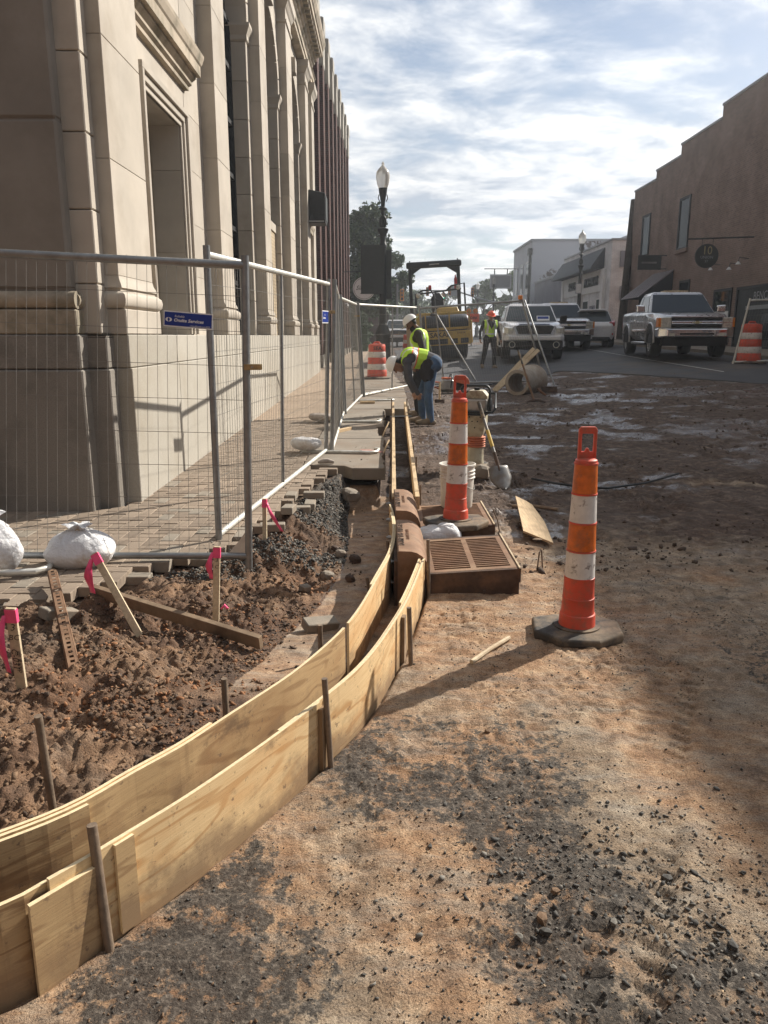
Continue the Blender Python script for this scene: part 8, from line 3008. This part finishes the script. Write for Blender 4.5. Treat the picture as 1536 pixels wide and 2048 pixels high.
# ------------------------------------------------------------------ trees, hedge, far things
def leaves(centers, n, size, seed, mats, name, parent, flat=0.0):
    r = np.random.default_rng(seed)
    C = np.array([c[:3] for c in centers], float)
    Rr = np.array([c[3] for c in centers], float)
    w = Rr ** 2
    k = r.choice(len(C), n, p=w / w.sum())
    d = r.normal(size=(n, 3))
    d /= np.linalg.norm(d, axis=1)[:, None]
    rad = Rr[k] * (0.55 + 0.5 * r.random(n)) * np.where(r.random(n) < 0.25, r.random(n), 1.0)
    pos = C[k] + d * rad[:, None] * np.array([1, 1, 0.8])
    nrm = d + 0.8 * r.normal(size=(n, 3))
    nrm /= np.linalg.norm(nrm, axis=1)[:, None]
    t = np.cross(nrm, r.normal(size=(n, 3)))
    t /= np.linalg.norm(t, axis=1)[:, None]
    b_ = np.cross(nrm, t)
    s = size * (0.6 + 0.8 * r.random(n))
    a = pos - t * (s * 0.5)[:, None]
    c = pos + t * (s * 0.5)[:, None]
    e = pos + b_ * (s * 0.28)[:, None] + nrm * (0.1 * s)[:, None]
    g = pos - b_ * (s * 0.28)[:, None] + nrm * (0.1 * s)[:, None]
    co = np.stack([a, g, c, e], 1).reshape(-1, 3)
    f = np.arange(n * 4).reshape(-1, 4)
    me = bpy.data.meshes.new(name)
    me.from_pydata(co.tolist(), [], f.tolist())
    for m in mats: me.materials.append(MATS[m])
    me.polygons.foreach_set('material_index', r.integers(0, len(mats), n).astype(np.int32))
    me.update()
    return obj_from(name, me, parent)


def tree(label, base, height, crown_c, rx, rz_, n, size, seed, mats, clumps=14, group='trees beyond the street'):
    T = thing('tree', label, 'tree', base, 0, group)
    r = random.Random(seed)
    cz = crown_c
    b = MB()
    b.tube([(0, 0, -0.2), (0.05, 0, cz * 0.5), (0.0, 0.05, cz), (0.1, 0, cz + rz_ * 0.5)], [0.26 * height / 9, 0.2 * height / 9, 0.14 * height / 9, 0.04], 10)
    for k in range(7):
        a = k * 0.9 + r.random()
        z0 = cz * 0.6 + r.random() * rz_ * 0.5
        b.tube([(0, 0, z0), (math.cos(a) * rx * 0.35, math.sin(a) * rx * 0.35, z0 + rz_ * 0.35), (math.cos(a) * rx * 0.75, math.sin(a) * rx * 0.75, z0 + rz_ * (0.4 + 0.4 * r.random()))], [0.1, 0.06, 0.02], 6)
    b.build('trunk', MATS['bark'], T, smooth_=True)
    cs = []
    for k in range(clumps):
        a = r.random() * 6.28
        q_ = r.random() ** 0.5
        zz = r.uniform(-1, 1)
        rr = rx * q_ * math.sqrt(max(0.05, 1 - 0.8 * zz * zz))
        cs.append((math.cos(a) * rr * 0.8, math.sin(a) * rr * 0.8, cz + zz * rz_ * 0.8, rx * r.uniform(0.24, 0.42)))
    leaves(cs, n, size, seed, mats, 'crown', T)
    return T


tree('large dark evergreen tree beyond the dark brick building', (-1.75, 53, 0.75), 9.0, 5.6, 2.9, 3.6, 9000, 0.34, 5, ['leaf_dark', 'leaf_dark', 'leaf_mid'], 26)
tree('spreading green tree behind the lamp banners', (0.2, 62, 0.8), 8, 5.0, 2.0, 2.6, 4500, 0.36, 6, ['leaf_dark', 'leaf_mid'], 16)
fl = [(1.6, 96, 8.0, 2.9, 'loose green tree beside the left traffic signal'), (-3.5, 104, 9.0, 4.0, 'distant green tree behind the clipped hedge'), (5.2, 118, 7.0, 4.0, 'distant tree behind the roller seat'),
      (9.4, 120, 7.5, 3.6, 'distant tree under the green signal'), (13.6, 108, 7.6, 2.8, 'tree behind the small distant street lamp'), (16.4, 99, 8.4, 2.6, 'light green tree against the blue grey building'),
      (2.0, 150, 8.0, 5.0, 'hazy far tree at the end of the street'), (8.0, 160, 8.0, 6.0, 'hazy far tree under the signal arm'), (-1.0, 84, 5.0, 2.2, 'small tree behind the drum')]
for k, (x, y, h, r_, lab) in enumerate(fl):
    tree(lab, (x, y, zg(x, y)), h, h * 0.55, r_, h * 0.42, 2600, 0.5 if y > 90 else 0.36, 20 + k, [('leaf_mid', 'leaf_dark'), ('leaf_light', 'leaf_mid'), ('leaf_mid', 'leaf_light')][k % 3], 12)


def hedge(base, w, d, h, label, seed):
    T = thing('hedge', label, 'hedge', base)
    cs = []
    r = random.Random(seed)
    for k in range(30):
        cs.append((r.uniform(-w / 2, w / 2), r.uniform(-d / 2, d / 2), r.uniform(0.25, h - 0.2), 0.28))
    leaves(cs, 3500, 0.12, seed, ['leaf_dark', 'leaf_mid'], 'foliage', T)
    MB().box(-w / 2 * .8, w / 2 * .8, -d / 2 * .8, d / 2 * .8, 0, h * 0.9).build('inner_growth', MATS['leaf_dark'], T)


hedge((-1.35, 48.5, 0.7), 0.9, 2.0, 1.75, 'clipped dark hedge beside the far pavement', 3)
hedge((-1.75, 50.5, 0.7), 0.9, 1.0, 2.6, 'taller loose shrub behind the clipped hedge', 4)
# brick chimney behind the evergreen
p = PY(746, 432, 68)
s = thing('brick_chimney', 'square brick chimney rising behind the evergreen tree', 'chimney', (p.x, 68, 0.8))
MB().box(-0.42, 0.42, -0.42, 0.42, 0, p.z - 0.9).build('stack', MATS['brick_dark'], s)
MB().box(-0.48, 0.48, -0.48, 0.48, p.z - 0.898, p.z - 0.75).build('cap', MATS['parapet_cap'], s)


# traffic signals
def signal_head(parent, c, lit=None, face=True):
    o = MB().box(c[0] - 0.15, c[0] + 0.15, c[1] - 0.12, c[1] + 0.12, c[2] - 0.43, c[2] + 0.43).build('signal_head', MATS['signal_yellow'], parent, bevel=0.03)
    for k, (z, m) in enumerate(((0.28, 'rubber'), (0.0, 'rubber'), (-0.28, 'glass_dark'))):
        mm = m
        if lit == 'green' and k == 2: mm = 'green_light'
        if lit == 'red' and k == 0: mm = 'red_light'
        MB().lathe([(0.0, 0.0), (0.10, 0.0), (0.08, 0.03), (0.0, 0.04)], 14, Matrix.Translation((c[0], c[1] - 0.12, c[2] + z)) @ Matrix.Rotation(math.pi / 2, 4, 'X'), cap=False).build('lens', MATS[mm], o)
    return o


Ys = 80.0
a0 = PY(843, 581, Ys)
a1 = PY(955, 596, Ys)
a2 = PY(990, 606, Ys)
s = thing('signal_mast', 'traffic signal mast arm with yellow heads over the far crossing', 'traffic signal', (a2.x + 1.5, Ys, zg(9, Ys)))
o_ = Vector(s.location)
MB().tube([Vector((0, 0, 0)), Vector((0, 0, a2.z - o_.z + 0.6))], 0.13, 10).build('pole', MATS['galvanised'], s, smooth_=True)
MB().tube([Vector((0, 0, a2.z - o_.z - 0.3)), a1 - o_, PY(910, 581, Ys) - o_, a0 - o_], [0.10, 0.08, 0.07, 0.05], 8).build('arm', MATS['galvanised'], s, smooth_=True)
for px, py, lit in ((855, 583, None), (899, 582, None), (945, 584, None)):
    p = PY(px, py, Ys - 0.3)
    signal_head(s, p - o_, lit)
p = PY(909, 581, Ys - 0.3) - o_
MB().box(p.x - 0.4, p.x + 0.5, p.y - 0.02, p.y + 0.02, p.z - 0.5, p.z + 0.4).build('street_name_board', MATS['coping'], s)
for px, py, Yk, lit, lab in ((887, 592, 95, 'green', 'traffic signal showing green above the roller seat'), (804, 590, 60, None, 'yellow traffic signal on a pole in front of the loose green tree')):
    p = PY(px, py, Yk)
    s = thing('traffic_signal', lab, 'traffic signal', (p.x, Yk, zg(p.x, Yk)))
    zz = p.z - zg(p.x, Yk)
    MB().tube([(-0.35 if lit is None else 0.0, 0.2, 0), (-0.35 if lit is None else 0.0, 0.2, zz + (0.8 if lit is None else 0.6))], 0.08, 8).build('pole', MATS['galvanised'], s, smooth_=True)
    if lit is None:
        MB().tube([(-0.35, 0.2, zz + 0.3), (0.0, 0.0, zz + 0.3)], 0.04, 6).build('bracket', MATS['galvanised'], s)
    signal_head(s, (0, 0, zz), lit)
# orange work sign
p = PY(944, 636, 44.0)
s = thing('work_sign', 'orange roadwork sign on a stand behind the walking worker', 'sign', (p.x, 44.0, zg(p.x, 44)))
zz = p.z - zg(p.x, 44)
MB().box(-0.40, 0.40, -0.02, 0.02, zz - 0.22, zz + 0.24).build('panel', MATS['hat_orange'], s, bevel=0.01)
text_part('lettering', 'WORK', 0.20, MATS['ink'], s, basis((0, -0.024, zz), (1, 0, 0), (0, 0, 1)), ext=0.002, offset=0.004)
MB().tube([(0, 0.03, zz), (0, 0.03, 0.05)], 0.03, 8).build('post', MATS['galvanised'], s)
MB().tube([(-0.5, 0.03, 0.03), (0.5, 0.03, 0.03)], 0.03, 8).build('foot', MATS['galvanised'], s)
for x_ in (-0.18, 0.18):
    MB().lathe([(0.0, 0), (0.13, 0.0), (0.13, 0.06), (0.0, 0.08)], 14, Matrix.Translation((x_, 0.0, zz + 0.38)) @ Matrix.Rotation(math.pi / 2, 4, 'X'), cap=False).build('flasher', MATS['amber'], s)
# ------------------------------------------------------------------ loose stones, crumbs and clods
def rock_templates(n, seed):
    bm = bmesh.new()
    bmesh.ops.create_icosphere(bm, subdivisions=1, radius=1.0)
    V = np.array([v.co[:] for v in bm.verts])
    Fc = np.array([[v.index for v in f.verts] for f in bm.faces])
    bm.free()
    r = np.random.default_rng(seed)
    out = []
    for _ in range(n):
        q = V * (1 + 1.0 * (r.random(len(V)) - 0.55))[:, None]
        q = q * np.array([1.1, 0.5 + 0.5 * r.random(), 0.35 + 0.4 * r.random()])
        out.append(q)
    return out, Fc


TPL, TPF = rock_templates(10, 5)


def scatter(name, pts, sizes, m, seed, sink=0.25):
    r = np.random.default_rng(seed)
    n = len(pts)
    if n == 0: return
    z = H(pts[:, 0], pts[:, 1])
    A, B_, C_ = r.random(n) * 6.283, (r.random(n) - 0.5) * 1.2, (r.random(n) - 0.5) * 1.2
    ca, sa, cb, sb, cc, sc_ = np.cos(A), np.sin(A), np.cos(B_), np.sin(B_), np.cos(C_), np.sin(C_)
    R = np.empty((n, 3, 3))
    R[:, 0, 0], R[:, 0, 1], R[:, 0, 2] = ca * cb, ca * sb * sc_ - sa * cc, ca * sb * cc + sa * sc_
    R[:, 1, 0], R[:, 1, 1], R[:, 1, 2] = sa * cb, sa * sb * sc_ + ca * cc, sa * sb * cc - ca * sc_
    R[:, 2, 0], R[:, 2, 1], R[:, 2, 2] = -sb, cb * sc_, cb * cc
    tid = r.integers(0, len(TPL), n)
    T_ = np.stack(TPL)[tid]
    V = np.einsum('nij,nkj->nki', R, T_) * sizes[:, None, None]
    V[:, :, 0] += pts[:, 0:1]
    V[:, :, 1] += pts[:, 1:2]
    V[:, :, 2] += (z + sizes * (0.5 - sink))[:, None]
    nv = T_.shape[1]
    Fa = (TPF[None] + (np.arange(n) * nv)[:, None, None]).reshape(-1, 3)
    me = bpy.data.meshes.new(name)
    co = V.reshape(-1, 3)
    me.vertices.add(len(co))
    me.vertices.foreach_set('co', co.astype(np.float32).ravel())
    me.loops.add(len(Fa) * 3)
    me.loops.foreach_set('vertex_index', Fa.astype(np.int32).ravel())
    me.polygons.add(len(Fa))
    me.polygons.foreach_set('loop_start', np.arange(0, len(Fa) * 3, 3, dtype=np.int32))
    me.polygons.foreach_set('loop_total', np.full(len(Fa), 3, dtype=np.int32))
    me.update(calc_edges=True)
    me.materials.append(MATS[m])
    o = obj_from(name, me)
    tag(o, kind='stuff')
    return o


def psize(r, n, lo, hi, k=2.2):
    return lo * (1 + (np.power(hi / lo, r.random(n) ** k) - 1))


def scatters():
    mat('stone_dark', (0.085, 0.08, 0.072), 0.85, var=0.6, scale=11, bump=0.3, bscale=120)
    mat('stone_grey', (0.19, 0.175, 0.15), 0.9, var=0.5, scale=13, bump=0.3, bscale=120)
    mat('clod_brown', (0.20, 0.125, 0.075), 0.95, var=0.5, scale=9, bump=0.6, bscale=90, bdist=0.006)
    mat('clod_orange', (0.28, 0.135, 0.065), 0.95, var=0.45, scale=9, bump=0.6, bscale=90, bdist=0.006)
    mat('clod_dark', (0.09, 0.062, 0.045), 0.95, var=0.5, scale=9, bump=0.6, bscale=90, bdist=0.006)
    mat('crumb_tan', (0.36, 0.26, 0.165), 0.95, var=0.4, scale=12, bump=0.4, bscale=120)
    r = np.random.default_rng(77)

    def area(n, x0, x1, y0, y1, dens=None, bias=1.0):
        x = x0 + (x1 - x0) * r.random(n)
        y = y0 + (y1 - y0) * r.random(n) ** bias
        p = np.stack([x, y], 1)
        if dens is not None:
            p = p[r.random(n) < dens(x, y)]
        return p
    right = lambda x, y: ((x > xout(y) + 0.03) & ~((x > 0.02) & (x < 0.9) & (y > 4.5) & (y < 6.7))).astype(float)
    cl = lambda s, a, b_, seed: (lambda x, y: right(x, y) * (0.10 + 0.90 * smooth(a, b_, fbm(x, y, s, 3, seed))))
    p = area(26000, -0.8, 2.6, 1.45, 5.5, cl(0.6, 0.42, 0.68, 301), 1.4)
    scatter('gravel', p, psize(r, len(p), 0.0014, 0.0062, 2.8), 'stone_dark', 1)
    p = area(9000, -0.8, 2.6, 1.45, 5.5, cl(0.5, 0.42, 0.70, 321), 1.4)
    scatter('crumbs', p, psize(r, len(p), 0.0018, 0.0075, 2.8), 'clod_brown', 2)
    p = area(5000, -0.8, 2.6, 1.45, 5.0, cl(0.7, 0.40, 0.7, 341), 1.4)
    scatter('crumbs', p, psize(r, len(p), 0.0016, 0.006, 2.4), 'crumb_tan', 3)
    # stonier patch on the near right
    k = lambda x, y: right(x, y) * np.exp(-(((x - 0.72) / 0.42) ** 2 + ((y - 1.98) / 0.40) ** 2)) * (0.35 + 0.65 * smooth(0.4, 0.62, fbm(x, y, 0.22, 3, 361)))
    p = area(9000, -0.1, 1.7, 1.45, 3.0, k)
    scatter('gravel', p, psize(r, len(p), 0.0025, 0.012, 2.4), 'stone_dark', 4)
    p = area(4000, -0.1, 1.7, 1.45, 3.0, k)
    scatter('gravel', p, psize(r, len(p), 0.0025, 0.011, 2.6), 'stone_grey', 5)
    # trodden mud farther on
    p = area(11000, 0.4, 9, 5.0, 19, lambda x, y: right(x, y) * (0.15 + 0.85 * smooth(0.42, 0.66, fbm(x, y, 0.9, 3, 381))), 1.5)
    scatter('crumbs', p, psize(r, len(p), 0.006, 0.030, 2.4), 'clod_dark', 6)
    # bank behind the inner form
    left = lambda x, y: ((x < xin(y) - 0.04) & (x > np.where(y > 4.0, xpav(y) + 0.02, -3)) & ((x < xtoe(y)) | (y < 3.3))).astype(float)
    p = area(34000, -2.6, 0.0, 1.9, 8.3, lambda x, y: left(x, y) * (0.2 + 0.8 * smooth(0.35, 0.6, fbm(x, y, 0.35, 3, 401))), 1.3)
    scatter('clods', p, psize(r, len(p), 0.003, 0.017, 2.6), 'clod_brown', 7, 0.3)
    p = area(14000, -2.6, 0.0, 1.9, 5.2, lambda x, y: left(x, y) * smooth(0.38, 0.58, fbm(x, y, 0.5, 3, 421)), 1.2)
    scatter('clods', p, psize(r, len(p), 0.003, 0.017, 2.6), 'clod_orange', 8, 0.35)
    p = area(20000, -2.6, 0.0, 1.9, 6.0, lambda x, y: left(x, y) * smooth(0.42, 0.62, fbm(x, y, 0.4, 3, 441)), 1.2)
    scatter('clods', p, psize(r, len(p), 0.003, 0.016, 2.6), 'clod_dark', 9, 0.35)
    gb = lambda x, y: left(x, y) * smooth(0.34, 0.5, fbm(x, y, 0.5, 3, 461) + 0.12 * (y - 6.6))
    p = area(30000, -1.6, 0.0, 4.7, 8.45, gb)
    scatter('base_stone', p, psize(r, len(p), 0.005, 0.017, 1.8), 'stone_dark', 10)
    p = area(16000, -1.6, 0.0, 4.7, 8.45, gb)
    scatter('base_stone', p, psize(r, len(p), 0.005, 0.016, 1.8), 'stone_grey', 11)
    # spilled on the pavers and slabs
    q = area(2600, -1.3, 0.0, 4.6, 14.0, lambda x, y: ((x < np.where(y < 8.45, xpav(y), 0.0)) & (x > np.where(y < 8.45, xpav(y) - 0.35, -0.5))).astype(float) * smooth(0.45, 0.6, fbm(x, y, 0.3, 3, 481)), 1.5)
    s_ = psize(r, len(q), 0.003, 0.012, 2.2)
    global H
    H0 = H
    H = lambda x, y, detail=True: z_side(y)
    scatter('spilled_gravel', q, s_, 'stone_grey', 12, 0.3)
    H = H0
    # floor of the cut
    p = area(700, -0.6, 0.05, 3.4, 8.3, lambda x, y: ((x > xtoe(y)) & (x < xin(y) - 0.03)).astype(float) * smooth(0.5, 0.65, fbm(x, y, 0.3, 3, 501)))
    scatter('clods', p, psize(r, len(p), 0.004, 0.022, 2.3), 'clod_dark', 13, 0.3)


scatters()
stones = [(1090, 1862, .022, 'dark angular stone beside the pale pebble on the near dirt'), (1083, 1838, .026, 'rounded brown clod with a long shadow on the near dirt'), (1335, 1745, .022, 'dark split stone among the near gravel'), (1228, 1842, .016, 'dark stone in the middle of the near gravel patch'),
          (1465, 1895, .020, 'brown stone at the edge of the near gravel'), (1110, 1785, .016, 'black stone lying on pale clay'), (1305, 1842, .013, 'flat grey stone in the near gravel'), (1345, 1940, .014, 'tan pebble below the near gravel'),
          (860, 1690, .014, 'small dark clod on the bare dirt by the form'), (975, 1465, .016, 'small clod above the shadow of the cone'), (1395, 1968, .014, 'grey flake of stone near the bottom gravel'), (1040, 1872, .016, 'rough dark pebble left of the gravel')]
for k, (px, py, s_, lab) in enumerate(stones):
    p = P(px, py, 0.005)
    chunk((p.x, p.y, hz(p.x, p.y) + s_ * 0.35), (s_, s_ * 0.8, s_ * 0.75), 3.1 + k * 1.37, ('stone_dark', 'clod_brown', 'stone_dark', 'stone_grey')[k % 4], 'stone', lab, 'stone', 'stones scattered on the near dirt', 1)


# ------------------------------------------------------------------ thin even volume, added to imitate a lens flare veil
hb = MB().box(-700, 700, -60, 1600, -1.0, 19.0).build('flare_veil', [])
hm = bpy.data.materials.new('flare_veil')
hm.use_nodes = True
hm.node_tree.nodes.clear()
ho_ = hm.node_tree.nodes.new('ShaderNodeOutputMaterial')
hv = hm.node_tree.nodes.new('ShaderNodeVolumePrincipled')
hv.inputs['Color'].default_value = (0.86, 0.90, 0.96, 1)
hv.inputs['Density'].default_value = 0.0013
hv.inputs['Anisotropy'].default_value = 0.5
hm.node_tree.links.new(hv.outputs[0], ho_.inputs['Volume'])
hb.data.materials.append(hm)
tag(hb, kind='stuff')
